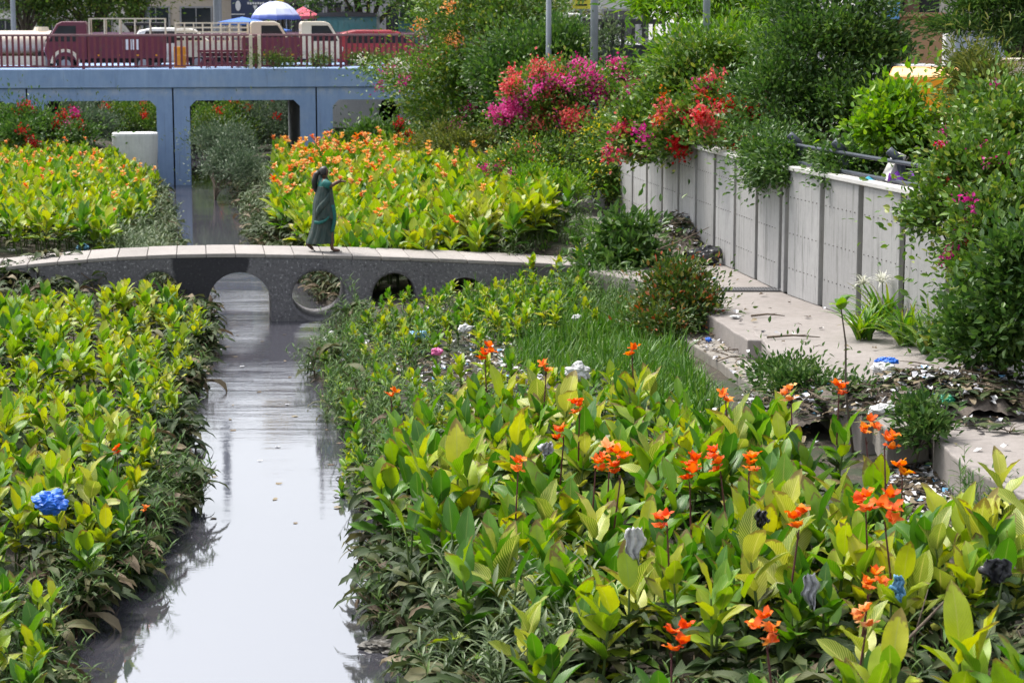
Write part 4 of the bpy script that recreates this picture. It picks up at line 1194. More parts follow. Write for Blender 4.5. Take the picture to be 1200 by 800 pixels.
def plant(name, label, cat, blobs, base, nleaf, mat, leaf=(.07, .035), droop=0.0, clump=.16, nclump=90, blossoms=(), group=None, seed=0, trunk=.05, solid=.55, up=.35, branches=14, wood='bark', flat=1.0):
    r = np.random.default_rng(seed + 1000)
    root = empty(name, base); tag(root, label, cat, group)
    bl = np.array(blobs); b0 = np.array(base)
    wgt = bl[:, 3] * bl[:, 4] + bl[:, 3] * bl[:, 5] + bl[:, 4] * bl[:, 5]; wgt = wgt / wgt.sum()
    k = r.choice(len(bl), nclump, p=wgt)
    d = r.normal(size=(nclump, 3)); d /= np.linalg.norm(d, axis=1, keepdims=True)
    d[:, 2] = np.where(d[:, 2] < -.5, -d[:, 2] * .6, d[:, 2])
    rad = solid + (1.16 - solid) * r.random(nclump) ** .75
    C = bl[k, :3] + d * bl[k, 3:] * rad[:, None]
    csz = clump * r.uniform(.5, 1.15, nclump)
    per = r.multinomial(nleaf, csz ** 2 / (csz ** 2).sum())
    ci = np.repeat(np.arange(nclump), per)
    n = len(ci)
    off = r.normal(size=(n, 3)) * csz[ci][:, None] * np.array([1, 1, .75 * flat])
    P = C[ci] + off
    # sprigs: some leaves strung along shoots that leave the clump
    cent = bl[:, :3].mean(0)
    out = d[ci] + off / (np.linalg.norm(off, axis=1, keepdims=True) + 1e-6) * .7
    sh = r.random(n) < .22
    P[sh] += out[sh] * (csz[ci][sh] * r.random(sh.sum()) ** 1.5 * 3.2)[:, None]
    D = out * .8 + r.normal(size=(n, 3)) * .55; D[:, 2] += up - droop
    N = r.normal(size=(n, 3)) * .5 + out * .4 + np.array([0, 0, .9])
    L = leaf[0] * r.uniform(.65, 1.3, n); W = L * leaf[1] / leaf[0] * r.uniform(.8, 1.2, n)
    V, F = leaf_cloud(P, D, N, L, W)
    link('foliage', np_mesh('foliage', V - b0, [F], mat if isinstance(mat, list) else [M[mat]], smooth=False), root)
    if branches:
        m = MB(); top = Vector(cent - b0)
        fork = Vector((top.x * .4, top.y * .4, max(.05, top.z * .45)))
        if trunk > 0:
            mt = MB(); mt.tube([(0, 0, -.15), fork * .5 + Vector((.03, 0, 0)), fork], [trunk, trunk * .8, trunk * .65], 8)
            mt.build('trunk', M[wood], root, smooth=True)
        for i in r.choice(nclump, min(branches, nclump), replace=False):
            e = Vector(C[i] - b0); mid = fork.lerp(e, .5) + Vector(r.normal(size=3) * .08)
            m.tube([fork * r.uniform(.4, 1), mid, e], [trunk * .5 + .006, trunk * .3 + .005, .004], 5, caps=False)
        m.build('branches', M[wood], root, smooth=True)
    # blossoms sit on outer clumps that fall in the given part of the crown
    for (col, regs, nc, nper, size, spread) in blossoms:
        pr = np.array([proj(c) for c in C]); PP, CC = [], []
        for (px, py, rx, ry) in regs:
            inr = ((pr[:, 0] - px) / rx) ** 2 + ((pr[:, 1] - py) / ry) ** 2 < 1
            frontish = d[:, 1] < .35
            sel = np.where(inr & frontish)[0]
            if not len(sel): sel = np.where(inr)[0]
            if not len(sel): continue
            for i in r.choice(sel, max(1, nc // len(regs))):
                c = C[i] + d[i] * csz[i] * 1.3 + r.normal(size=3) * csz[i] * .6 + np.array([0, -csz[i] * .8, 0])
                PP.append(c + r.normal(size=(nper, 3)) * spread); CC.append(np.tile(d[i], (nper, 1)))
        if not PP: continue
        PP = np.concatenate(PP); CC = np.concatenate(CC); k_ = len(PP)
        D = r.normal(size=(k_, 3)) + CC * .5; N = r.normal(size=(k_, 3)) + np.array([0, -.5, .6])
        V, F = leaf_cloud(PP, D, N, size * r.uniform(.7, 1.3, k_), size * .85 * r.uniform(.7, 1.2, k_))
        link('blossom', np_mesh('blossom', V - b0, [F], [M[col]], smooth=False), root)
    return root

def gpt(px, py, z): p = atz(px, py, z); return (p.x, p.y, z)
def gY(px, Y, z=None):
    x = (px - 600) / FPX * Y; return (x, Y, ground(x, Y) if z is None else z)

BG = 'bushes along the panel wall'
# big left trees hiding the bridge's end
plant('bougainvillea_tree', 'tall loose bougainvillea tree with orange and magenta sprays over the bridge end', 'tree',
      [Bp(580, 70, 85, 80, 58), Bp(520, 110, 55, 50, 57.5), Bp(600, 130, 70, 60, 58), Bp(560, 20, 70, 60, 59), Bp(560, 165, 60, 32, 57)], gY(580, 58.5), 26040, 'bush_mid', (0.123, 0.063), nclump=150, clump=.26, seed=1, trunk=.10, droop=.2,
      blossoms=[('peach', [(505, 52, 25, 18), (525, 45, 30, 20)], 6, 60, .07, .12), ('magenta', [(475, 85, 45, 30), (540, 150, 40, 30)], 8, 40, .07, .12), ('white_petal', [(445, 75, 30, 18), (520, 130, 40, 20)], 5, 40, .06, .10)])
plant('bougainvillea_shrub', 'arching bougainvillea shrub with white and magenta sprays reaching over the blue bridge', 'shrub',
      [Bp(500, 95, 40, 26, 60.5), Bp(455, 80, 26, 12, 61), Bp(530, 140, 34, 40, 60)], gY(530, 61), 5580, 'bush_mid', (0.116, 0.060), nclump=60, clump=.2, seed=2, trunk=.04, droop=.35,
      blossoms=[('magenta', [(475, 88, 40, 26), (455, 100, 20, 20)], 8, 45, .07, .10), ('white_petal', [(450, 78, 22, 12)], 4, 50, .06, .10)])
plant('feathery_tree', 'soft feathery mid green tree behind the pink bougainvillea', 'tree',
      [Bp(625, 60, 45, 70, 62), Bp(600, 5, 42, 44, 62.5), Bp(600, 110, 42, 55, 61.5)], gY(615, 62.5, 1.3), 16120, 'bush_olive', (0.189, 0.027), nclump=90, clump=.3, seed=3, trunk=.09, droop=.5, up=.1)
plant('dark_bush', 'dense dark green bush between the two grey lamp posts', 'bush',
      [Bp(640, 90, 70, 55, 55), Bp(600, 110, 34, 45, 54.5), Bp(668, 66, 22, 22, 55.5), Bp(695, 100, 26, 14, 54)], gY(650, 55.5, 1.8), 21080, 'bush_dark', (0.131, 0.068), nclump=120, clump=.24, seed=4, trunk=.06)
plant('leafy_vine', 'loose leafy vine climbing the dark cage truck behind the bushes', 'vine',
      [Bp(712, 50, 14, 22, 52.6), Bp(735, 82, 30, 12, 52.4)], gY(720, 52.8, 3.0), 1300, 'weed_pale', (.09, .05), nclump=40, clump=.16, seed=44, trunk=.02)
# pink bougainvillea at the wall's end
plant('bougainvillea_bush', 'pink and coral bougainvillea bush spilling over the far end of the panel wall', 'bush',
      [Bp(665, 108, 66, 28, 49.2), Bp(628, 138, 44, 48, 48.4), Bp(660, 160, 46, 40, 48.0), Bp(715, 96, 30, 16, 49.5), Bp(690, 120, 40, 24, 48.6)], gY(648, 49.5), 14880, 'bush_mid', (0.102, 0.057), nclump=110, clump=.17, seed=5, trunk=.05,
      blossoms=[('pink', [(705, 98, 40, 18), (680, 95, 50, 18), (650, 120, 44, 28), (612, 140, 22, 18)], 64, 60, .075, .10), ('coral', [(640, 128, 44, 34), (625, 98, 34, 14), (655, 145, 30, 20)], 48, 60, .075, .10), ('yellow', [(690, 110, 18, 10)], 5, 24, .05, .10)])
plant('flowering_shrub', 'low green shrub with scattered yellow and pink flowers under the pink bougainvillea', 'shrub',
      [Bp(620, 195, 44, 28, 46.5), Bp(665, 190, 30, 26, 47), Bp(650, 215, 40, 16, 46)], gY(635, 46.8), 7440, 'bush_mid', (0.087, 0.045), nclump=80, clump=.14, seed=6, trunk=.03,
      blossoms=[('yellow', [(620, 185, 50, 30), (660, 180, 30, 24)], 16, 10, .05, .08), ('coral', [(615, 190, 40, 30)], 8, 14, .05, .07), ('magenta', [(590, 215, 18, 26)], 4, 30, .06, .07)])
plant('green_shrub', 'rounded bright green shrub on the bank below the pink bougainvillea', 'shrub',
      [Bp(655, 222, 26, 14, 44), Bp(625, 215, 22, 14, 44.5)], gY(645, 44.2), 3720, 'bush_bright', (0.087, 0.045), nclump=50, clump=.11, seed=7, trunk=.02)
plant('olive_shrub', 'olive green shrub beside the path end left of the flowering shrub', 'shrub',
      [Bp(545, 172, 34, 18, 54), Bp(515, 165, 28, 16, 55)], gY(535, 54.2), 4340, 'bush_olive', (0.102, 0.045), nclump=50, clump=.14, seed=8, trunk=.02)
plant('red_canna_shrub', 'dark green shrub with red and orange flowers at the back of the canna field', 'shrub',
      [Bp(455, 165, 42, 18, 64), Bp(425, 172, 26, 14, 64)], gY(450, 64.2), 5580, 'bush_dark', (0.145, 0.068), nclump=50, clump=.16, seed=9, trunk=.02,
      blossoms=[('red', [(450, 153, 40, 14), (480, 165, 20, 16)], 9, 45, .07, .07), ('orange', [(470, 150, 30, 14)], 3, 30, .07, .06), ('white_petal', [(468, 155, 14, 10)], 2, 20, .06, .06)])
plant('yellow_creeper', 'green creeper dotted with yellow flowers covering the wall end', 'creeper',
      [Bp(712, 165, 24, 34, 46.4), Bp(705, 205, 20, 36, 45.8), Bp(722, 225, 16, 22, 45.6)], gY(714, 46.2), 8680, 'bush_mid', (0.080, 0.045), nclump=90, clump=.12, seed=10, trunk=.03,
      blossoms=[('yellow', [(705, 150, 24, 30), (695, 200, 18, 46), (715, 180, 24, 40)], 60, 4, .055, .06)])
# red bougainvillea above the wall
plant('red_bougainvillea', 'large bright green bougainvillea with red and coral blossom hanging over the wall', 'bush',
      [Bp(802, 132, 58, 50, 40.5), Bp(850, 150, 52, 50, 38.5), Bp(760, 160, 44, 34, 40), Bp(840, 90, 60, 44, 40), Bp(805, 176, 36, 24, 38.9), Bp(757, 168, 32, 24, 42), Bp(845, 185, 32, 28, 36.7), Bp(865, 200, 16, 24, 35.6), Bp(775, 178, 26, 16, 40.6)], gY(815, 41, 3.1), 27280, 'bush_mid', (0.109, 0.060), nclump=170, clump=.17, seed=11, trunk=.06, droop=.15,
      blossoms=[('red', [(835, 165, 36, 40), (855, 140, 26, 30), (858, 198, 12, 26), (845, 185, 30, 24)], 60, 60, .07, .08), ('coral', [(830, 150, 40, 44), (845, 100, 30, 16), (740, 160, 22, 14), (845, 175, 34, 30)], 48, 55, .07, .09), ('magenta', [(745, 160, 26, 22), (815, 105, 20, 12), (755, 175, 20, 12)], 12, 45, .06, .07), ('orange', [(790, 125, 40, 30)], 6, 30, .06, .07)])
plant('young_tree', 'young yellow green tree with upright shoots behind the red bougainvillea', 'tree',
      [Bp(815, 78, 38, 38, 43), Bp(850, 80, 40, 42, 43.5), Bp(880, 95, 26, 36, 42)], gY(830, 43.5, 3.3), 14880, 'bush_bright', (0.160, 0.053), nclump=110, clump=.2, seed=12, trunk=.05, droop=.1, up=.7)
plant('feather_leaf_tree', 'light green tree with flat feathery leaf fans at the top edge above the wall', 'tree',
      [Bp(810, 8, 52, 22, 46), Bp(890, 20, 34, 20, 46), Bp(850, -15, 60, 20, 47)], gY(850, 47, 3.4), 8680, 'bush_bright', (0.232, 0.045), nclump=60, clump=.26, seed=13, trunk=.07, droop=.25, up=0.0, flat=.4)
plant('dark_tree', 'tall dark green leafy tree standing over the middle of the panel wall', 'tree',
      [Bp(970, 80, 80, 90, 36.5), Bp(910, 130, 46, 70, 36), Bp(1000, 150, 56, 60, 35.5), Bp(1015, 75, 40, 46, 36.5), Bp(940, 185, 50, 36, 35.2), Bp(970, -10, 60, 60, 37), Bp(1005, 190, 30, 24, 34)], gY(965, 37, 3.1), 37200, 'bush_dark', (0.094, 0.051), nclump=230, clump=.18, seed=14, trunk=.08, solid=.45)
plant('hanging_shrub', 'dark green shrub hanging over the coping of the panel wall', 'shrub',
      [Bp(900, 186, 30, 34, 34.0), Bp(896, 205, 18, 20, 33.9), Bp(915, 195, 26, 26, 33.0), Bp(925, 205, 16, 12, 32.6), Bp(1000, 195, 36, 22, 31.4), Bp(985, 208, 16, 10, 31)], gY(940, 35, 3.0), 15000, 'bush_dark', (0.080, 0.045), nclump=100, clump=.12, seed=15, trunk=.03, droop=.3)
plant('bright_shrub', 'small glossy bright green shrub in front of the yellow rickshaw', 'shrub',
      [Bp(1045, 128, 26, 18, 31), Bp(1042, 154, 30, 20, 30.6), Bp(1075, 164, 16, 14, 30.8)], gY(1055, 31.3, 3.0), 4340, 'bush_bright', (0.123, 0.075), nclump=60, clump=.12, seed=16, trunk=.03)
plant('cypress_shrub', 'feathery pale green cypress like shrub beside the beige cabinet', 'shrub',
      [Bp(1138, 98, 20, 26, 31.5), Bp(1150, 110, 26, 30, 31), Bp(1138, 150, 26, 26, 30.5), Bp(1185, 150, 24, 40, 30)], gY(1125, 32, 3.1), 9920, 'bush_olive', (0.145, 0.021), nclump=90, clump=.15, seed=17, trunk=.04, droop=.35, up=.3)
plant('magenta_bush', 'large green bush with magenta flowers overhanging the path at the right edge', 'bush',
      [Bp(1150, 220, 58, 56, 25.5), Bp(1185, 290, 60, 70, 24.5), Bp(1110, 255, 34, 26, 25.2), Bp(1200, 180, 50, 50, 26), Bp(1170, 350, 40, 60, 24), Bp(1160, 400, 34, 34, 23.8)], gY(1185, 25.0, 1.2), 28520, 'bush_mid', (0.087, 0.054), nclump=190, clump=.13, seed=18, trunk=.06, droop=.1,
      blossoms=[('magenta', [(1150, 265, 26, 20), (1095, 285, 26, 20), (1130, 295, 16, 14), (1120, 235, 40, 20), (1160, 210, 40, 26)], 24, 36, .06, .05), ('red', [(1110, 190, 40, 20), (1135, 275, 30, 20)], 8, 14, .04, .04), ('pink', [(1135, 200, 40, 30)], 5, 16, .045, .04)])
plant('dark_undergrowth', 'deep green shrub filling the corner between the wall and the litter heap', 'shrub',
      [Bp(1165, 400, 40, 44, 23.4), Bp(1195, 350, 40, 70, 23.2), Bp(1140, 380, 24, 30, 24.2)], gY(1175, 23.8, 1.2), 9920, 'bush_dark', (0.102, 0.060), nclump=90, clump=.12, seed=19, trunk=.03)
plant('conifer', 'dark spreading conifer boughs hanging in at the top right corner', 'tree',
      [Bp(1172, 15, 52, 26, 37), Bp(1128, 34, 26, 10, 36.6), Bp(1190, -10, 60, 40, 37), Bp(1180, 45, 34, 14, 36.5)], gY(1205, 38, 3.5), 11160, 'bush_dark', (0.160, 0.021), nclump=80, clump=.2, seed=20, trunk=.12, droop=.15, up=.1, flat=.4)
plant('pink_flower_shrub', 'loose shrub with rose red flower heads beside the beige cabinet', 'shrub',
      [Bp(1160, 140, 36, 30, 28.5), Bp(1138, 168, 26, 20, 28)], gY(1140, 28.8, 2.9), 4960, 'bush_mid', (0.102, 0.060), nclump=60, clump=.12, seed=21, trunk=.03,
      blossoms=[('magenta', [(1163, 115, 12, 10), (1122, 152, 12, 8)], 6, 26, .05, .035)])
# on the near bank and path
plant('broadleaf_shrub', 'dark broad leaved shrub at the right end of the footbridge', 'shrub',
      [Bp(735, 285, 28, 30, 36.6), Bp(715, 320, 34, 26, 36.2), Bp(742, 310, 28, 30, 36.2), Bp(700, 335, 30, 18, 35.6)], gY(722, 36.6), 4200, 'bush_dark', (0.17, 0.075), nclump=70, clump=.16, seed=22, trunk=.03, droop=.3)
plant('croton_bush', 'round olive bush tipped with red leaves at the broken path corner', 'bush',
      [Bp(795, 345, 40, 30, 30.8), Bp(775, 365, 38, 24, 30.4), Bp(815, 362, 28, 24, 30.4), Bp(770, 378, 36, 14, 30)], gY(795, 30.8, 1.0), 7440, 'croton', (0.080, 0.039), nclump=90, clump=.12, seed=23, trunk=.03, solid=.4)
plant('nettle_clump', 'dark leafy weed clump in front of the broken path edge', 'shrub',
      [Bp(920, 440, 34, 20, 24.6), Bp(950, 455, 30, 22, 24.0), Bp(925, 460, 22, 20, 24.0), Bp(1000, 470, 26, 20, 23)], gY(930, 24.4, .95), 3200, 'weed', (.075, .034), nclump=60, clump=.10, seed=24, trunk=.015)
plant('nettle_clump', 'small leafy weed growing at the corner of the near path slab', 'shrub',
      [Bp(1075, 490, 18, 22, 21.2), Bp(1095, 505, 16, 16, 21)], gY(1080, 21.3, .95), 900, 'weed', (.09, .045), nclump=24, clump=.09, seed=25, trunk=.012)
for k, (px, py, sc, lab) in enumerate(((1180, 545, 1.0, 'sprawling pale striped canna at the right edge above the near bed'), (1150, 575, .9, 'drooping pale striped canna just below the near path slab'), (1205, 580, 1.1, 'pale striped canna cut by the right edge below the path slab'), (1190, 615, .9, 'low pale striped canna at the right edge among weeds'))):
    x, y, zt_ = solve(px, py, .95); canna(x, y, 'pale striped', lab, RIGHT_BED, sc)
# beyond the blue bridge, seen through its openings
for i, (px, lab, mt) in enumerate(((95, 'grey green shrub seen through the left culvert opening', 'bush_grey'), (150, 'dark leafy shrub behind the right half of the left culvert opening', 'bush_mid'), (262, 'flowering green shrub filling the middle culvert opening', 'bush_mid'), (320, 'grey leaved shrub at the right of the middle culvert opening', 'bush_grey'), (30, 'leafy shrub seen through the culvert opening at the left edge', 'bush_mid'))):
    Y = 82.5
    plant('canal_shrub', lab, 'shrub', [Bp(px, 142, 42, 24, Y), Bp(px + 18, 158, 40, 18, Y - .6)], (aty(px, 160, Y).x, Y, .5), 8000, mt, (.10, .045), nclump=60, clump=.22, seed=60 + i, trunk=.03, group='shrubs beyond the blue bridge',
          blossoms=[('red', [(px, 128, 40, 14)], 4, 30, .09, .08)])
plant('red_flower_bush', 'bush with bright red flower heads at the left edge before the blue bridge', 'bush',
      [Bp(20, 150, 40, 16, 66), Bp(70, 148, 36, 14, 66), Bp(45, 158, 60, 14, 65)], gY(40, 66), 7440, 'bush_dark', (0.131, 0.068), nclump=70, clump=.2, seed=70, trunk=.03,
      blossoms=[('red', [(38, 142, 20, 8), (55, 135, 24, 12), (80, 145, 20, 14), (30, 165, 12, 8)], 12, 60, .075, .09), ('magenta', [(75, 140, 24, 16)], 4, 40, .07, .07), ('yellow', [(78, 128, 10, 6)], 2, 24, .07, .05)])
plant('creeping_shrub', 'grey green creeping shrub on the slope right of the narrow far channel', 'shrub',
      [Bp(258, 170, 30, 20, 65), Bp(268, 192, 22, 20, 62.5), Bp(286, 204, 20, 18, 61)], gY(245, 64), 9000, 'bush_grey', (.10, .04), nclump=70, clump=.2, seed=75, trunk=.02)
plant('green_shrub', 'grey green shrub at the left edge under the blue bridge', 'shrub',
      [Bp(105, 150, 26, 14, 67), Bp(10, 152, 24, 14, 67.5)], gY(90, 67.3), 3720, 'bush_grey', (0.116, 0.045), nclump=40, clump=.2, seed=71, trunk=.02)
for px, lab in ((320, 'small leafy plant growing on the bridge edge below the maroon railing'), (430, 'trailing green plant on the bridge edge near the bougainvillea'), (370, 'thin weed on the bridge edge left of the trailing plant')):
    u_, z_ = on_bb(px, 76); p = bb_pt(u_, .1, zt)
    plant('ledge_plant', lab, 'plant', [(p.x, p.y, p.z + .18, .75 if px != 370 else .4, .12, .22)], tuple(p), 1500 if px != 370 else 600, 'bush_mid', (.08, .03), nclump=26, clump=.12, seed=72 + px, trunk=.012, branches=6, droop=.2)
# street trees beyond the bridge
for i, (px, py, rx, ry, Y, mt, lab) in enumerate(((30, -30, 60, 62, 92, 'bush_mid', 'tall street tree at the left edge beyond the bridge'), (110, -15, 60, 50, 94, 'bush_mid', 'leafy street tree above the maroon truck'), (155, -40, 46, 60, 97, 'bush_olive', 'yellowish street tree behind the cage of the maroon truck'), (430, -35, 62, 52, 84, 'bush_dark', 'dark street tree hanging over the teal kiosk'), (510, -30, 60, 70, 80, 'bush_mid', 'green street tree right of the teal kiosk'))):
    b = aty(px, 60, Y)
    plant('street_tree', lab, 'tree', [Bp(px, py, rx, ry, Y), Bp(px - 30, py + 20, rx * .6, ry * .6, Y - 1), Bp(px + 32, py + 16, rx * .55, ry * .6, Y + .5)], (b.x, Y, ROAD_Z), 16000, mt, (.17, .08), nclump=100, clump=.5, seed=80 + i, trunk=.16, group='street trees beyond the bridge', branches=18)

# spider lilies by the wall
def strap_geo(seed, n=22, L=(.45, .8)):
    r = random.Random(seed); g = Geo()
    for i in range(n):
        l = r.uniform(*L)
        V, q, uv = blade(l, .055, r.uniform(0, 6.28), r.uniform(.15, .8), r.uniform(.6, 1.5), (r.uniform(-.1, .1), r.uniform(-.1, .1), 0), 2, 8, .4, .02, .45, r=r); g.add(V, q, uv, 0)
    return g
def spider_head(seed):
    r = random.Random(seed); g = Geo()
    for i in range(46):
        V, q, uv = blade(r.uniform(.14, .22), .022, r.uniform(0, 6.28), r.uniform(.2, 1.5), r.uniform(.5, 1.7), (r.uniform(-.02, .02), r.uniform(-.02, .02), 0), 2, 4, .1, 0, .7, r=r); g.add(V, q, uv, 0)
    return g
for i, (px, py, sc, lab, heads) in enumerate((
        (1035, 388, 1.0, 'white spider lily with two big flower heads against the wall', [(1011, 333), (1034, 331)]),
        (1070, 378, 1.2, 'tallest strap leaved spider lily against the wall', [(1048, 345), (1030, 352)]),
        (1012, 398, .75, 'low spider lily spilling onto the path edge', []),
        (1105, 392, 1.0, 'spider lily with drooping white flowers beside the dark undergrowth', [(1134, 387), (1093, 377)]),
        (1062, 405, .8, 'strap leaved lily without flowers in front on the path', []),
        (1090, 415, .8, 'low strap leaved lily at the litter heap end of the row', []),
        (1120, 372, 1.1, 'dark strap leaved lily half hidden under the magenta bush', []))):
    b = Vector(gpt(px, py, PATH_Z + .02)); root = empty('spider_lily', b); tag(root, lab, 'lily', 'spider lilies by the wall')
    o = link('leaves', strap_geo(1100 + i, 58, (.6 * sc, 1.0 * sc)).mesh('leaves', [M['bush_mid'] if i % 2 else M['canna_green']]), root)
    m = MB()
    for j, (hx, hy) in enumerate(heads):
        e = aty(hx, hy, b.y - .05) - b
        m.tube([(0, 0, 0), e * .5 + Vector((0, 0, .1)), e], .007, 5)
        link('flower_head', spider_head(1200 + i * 4 + j).mesh('flower_head', [M['white_petal']]), root, e)
    if heads: m.build('flower_stalk', M['stem_green'], root, smooth=True)
# the tall thin sapling
b = Vector(gpt(1000, 520, 1.0)); root = empty('sapling', b); tag(root, 'tall thin sapling with a tuft of round leaves on its bare stem', 'sapling')
tip = aty(984, 350, b.y + .1) - b; m = MB()
m.tube([(0, 0, -.1), tip * .35 + Vector((-.03, 0, 0)), tip * .7 + Vector((.02, 0, 0)), tip], [.016, .013, .010, .006], 6); m.build('stem', M['bark'], root, smooth=True)
g = Geo(); r = random.Random(3)
for i in range(8):
    L = r.uniform(.13, .2); V, q, uv = blade(L, L * .62, i * .9 + r.uniform(-.3, .3), r.uniform(.5, 1.3), r.uniform(.2, .8), tuple(tip * r.uniform(.9, 1.0)), 4, 6, .25, .08, .7, r=r); g.add(V, q, uv, 0)
link('leaves', g.mesh('leaves', [M['bush_bright']]), root)
# big lone leaf plant on the left bank
b = Vector((*P2(72, 640, .3), .3)); root = empty('arum_plant', b); tag(root, 'plant with two large round upright leaves beside the blue plastic bag', 'plant')
g = Geo()
for (hx, hy, L) in ((72, 575, .24), (63, 570, .2)):
    e = aty(hx, hy, b.y) - b; V, q, uv = blade(L, L * .72, r.uniform(3, 6), .25, .3, tuple(e), 4, 8, .2, .05, .62, r=r); g.add(V, q, uv, 0)
    tube_geo(g, [(0, 0, 0), tuple(e)], [.008, .006], 5, 0)
link('leaves', g.mesh('leaves', [M['canna_green']]), root)

# ================================================================== buildings
M['beige'] = mat_concrete('beige_plaster', (0.42, 0.36, 0.29), (0.55, 0.48, 0.40), 0.0, drip=.15, big=.2)
M['white_wall'] = mat_concrete('white_plaster', (0.55, 0.54, 0.53), (0.70, 0.69, 0.67), 0.0, drip=.2, big=.2)
M['tan'] = mat_concrete('tan_plaster', (0.34, 0.19, 0.10), (0.44, 0.26, 0.145), 0.0, drip=.1, big=.3)
M['yellow_wall'] = mat_concrete('yellow_plaster', (0.50, 0.36, 0.08), (0.62, 0.46, 0.13), 0.0, drip=.1, big=.2)
M['grey_wall'] = mat_concrete('grey_plaster', (0.26, 0.26, 0.28), (0.38, 0.38, 0.40), 0.0, drip=.2, big=.2)
def mat_glass(name, col, rough=.08):
    t = NT(name); n = t.noise(t.obj(), 1.2, 3)
    return t.done(t.principled(t.ramp(n, [(.3, tuple(c * .6 for c in col)), (.7, col)]), rough, 0, .8))
M['glass'] = mat_glass('window_glass', (.035, .045, .055))
M['car_glass'] = mat_glass('car_glass', (.03, .035, .04))
M['frame'] = mat_plain('window_frame', (.30, .30, .31), .5)
M['sign_blue'] = mat_plain('sign_navy', (0.030, 0.045, 0.10), .5, var=.2)
M['sign_white'] = mat_plain('sign_white', (0.72, 0.72, 0.74), .5, var=.08)
M['sign_yellow'] = mat_plain('sign_yellow', (0.72, 0.62, 0.06), .5, var=.1)
M['blue_tarp'] = mat_plain('blue_tarp', (0.02, 0.12, 0.48), .6, var=.25)
M['steel'] = mat_plain('lamp_post_paint', (0.28, 0.31, 0.36), .5, .2, var=.15)
def building(name, label, px0, px1, Y, depth, h, mat, floors, wins, z0=None, bands=()):
    """a block whose canal face spans the two pixels, Y metres away"""
    z0 = ROAD_Z if z0 is None else z0
    a, b = aty(px0, 20, Y), aty(px1, 20, Y)
    w = (b - a).length; root = empty(name, (a.x, Y, z0), 0.0); tag(root, label, 'building')
    root.rotation_euler = (0, 0, TH * .4)
    m = MB(); m.box((w / 2, depth / 2, h / 2), (w, depth, h)); m.build('wall', mat, root)
    m = MB(); m.box((w / 2, depth / 2, h + .2), (w + .5, depth + .5, .28)); m.build('roof', M['white_wall'], root)
    fh = h / floors
    for f in range(floors):
        m = MB(); m.box((w / 2, -.03, fh * (f + 1) - .12), (w + .1, .2, .16)); m.build('floor_band', M['white_wall'], root)
        for (c, ww, hh) in wins:
            x = w * c; zc = fh * f + fh * .52
            fr = MB(); t_ = .09
            fr.box((x - ww / 2, -.02, zc), (t_, .12, hh)); fr.box((x + ww / 2, -.02, zc), (t_, .12, hh))
            fr.box((x, -.02, zc + hh / 2), (ww + t_, .121, t_)); fr.box((x, -.04, zc - hh / 2), (ww + .3, .22, t_)); fr.box((x, -.015, zc), (.05, .09, hh))
            fo = fr.build('window', M['frame'], root)
            g_ = MB(); g_.box((x, .005, zc), (ww - t_, .03, hh - t_)); g_.build('pane', M['glass'], fo)
    for (c, z_, ww, hh, mt) in bands:
        m = MB(); m.box((w * c, -.06, z_), (ww, .14, hh)); m.build('panel', mt, root)
    return root
building('apartment_building', 'beige plaster building with a dark window behind the umbrella and cage truck', 160, 272, 112, 10, 9.5, M['beige'], 3, [(.2, 1.4, 1.5), (.62, 1.6, 1.5)])
building('apartment_building', 'white building with tall windows behind the pink canopy', 357, 425, 108, 9, 9.5, M['white_wall'], 3, [(.2, 1.0, 2.0), (.5, 1.0, 2.0), (.85, 1.2, 1.6)])
building('shop_building', 'grey blue shop building with a navy signboard behind the blue and white umbrella', 273, 321, 110, 9, 8.8, M['grey_wall'], 3, [(.5, 1.3, 1.4)])
building('apartment_building', 'mustard yellow building rising behind the navy signboard', 303, 331, 122, 8, 14.5, M['yellow_wall'], 5, [(.5, .7, 1.0)])
building('apartment_building', 'white plastered building with tall narrow windows behind the pink canopy', 331.6, 356.6, 118, 8, 13.2, M['beige'], 4, [(.3, .5, 1.8), (.75, .5, 1.8)])
building('dark_column', 'slim dark column added for its streak in the water, behind the teal kiosk', 375, 396, 120, 2, 16.5, M['dark_gap'], 6, [])  # plain column added only for its dark reflection in the canal
building('apartment_building', 'pale plaster building partly hidden by the street trees at the left edge', -60, 158, 116, 10, 8, M['white_wall'], 4, [(.3, 1.4, 1.5), (.55, 1.4, 1.5), (.8, 1.4, 1.5)])
building('apartment_building', 'grey building behind the trees above the bridge end', 425, 640, 105, 9, 10, M['grey_wall'], 3, [(.2, 1.4, 1.5), (.5, 1.4, 1.5), (.8, 1.4, 1.5)])
building('apartment_building', 'light building seen over the dark cage truck', 650, 800, 95, 9, 12, M['white_wall'], 4, [(.2, 1.4, 1.3), (.5, 1.4, 1.3), (.8, 1.4, 1.3)])
building('apartment_building', 'white street building behind the feathery light green tree', 800, 1040, 70, 9, 9, M['white_wall'], 3, [(.2, 1.4, 1.3), (.5, 1.4, 1.3)])
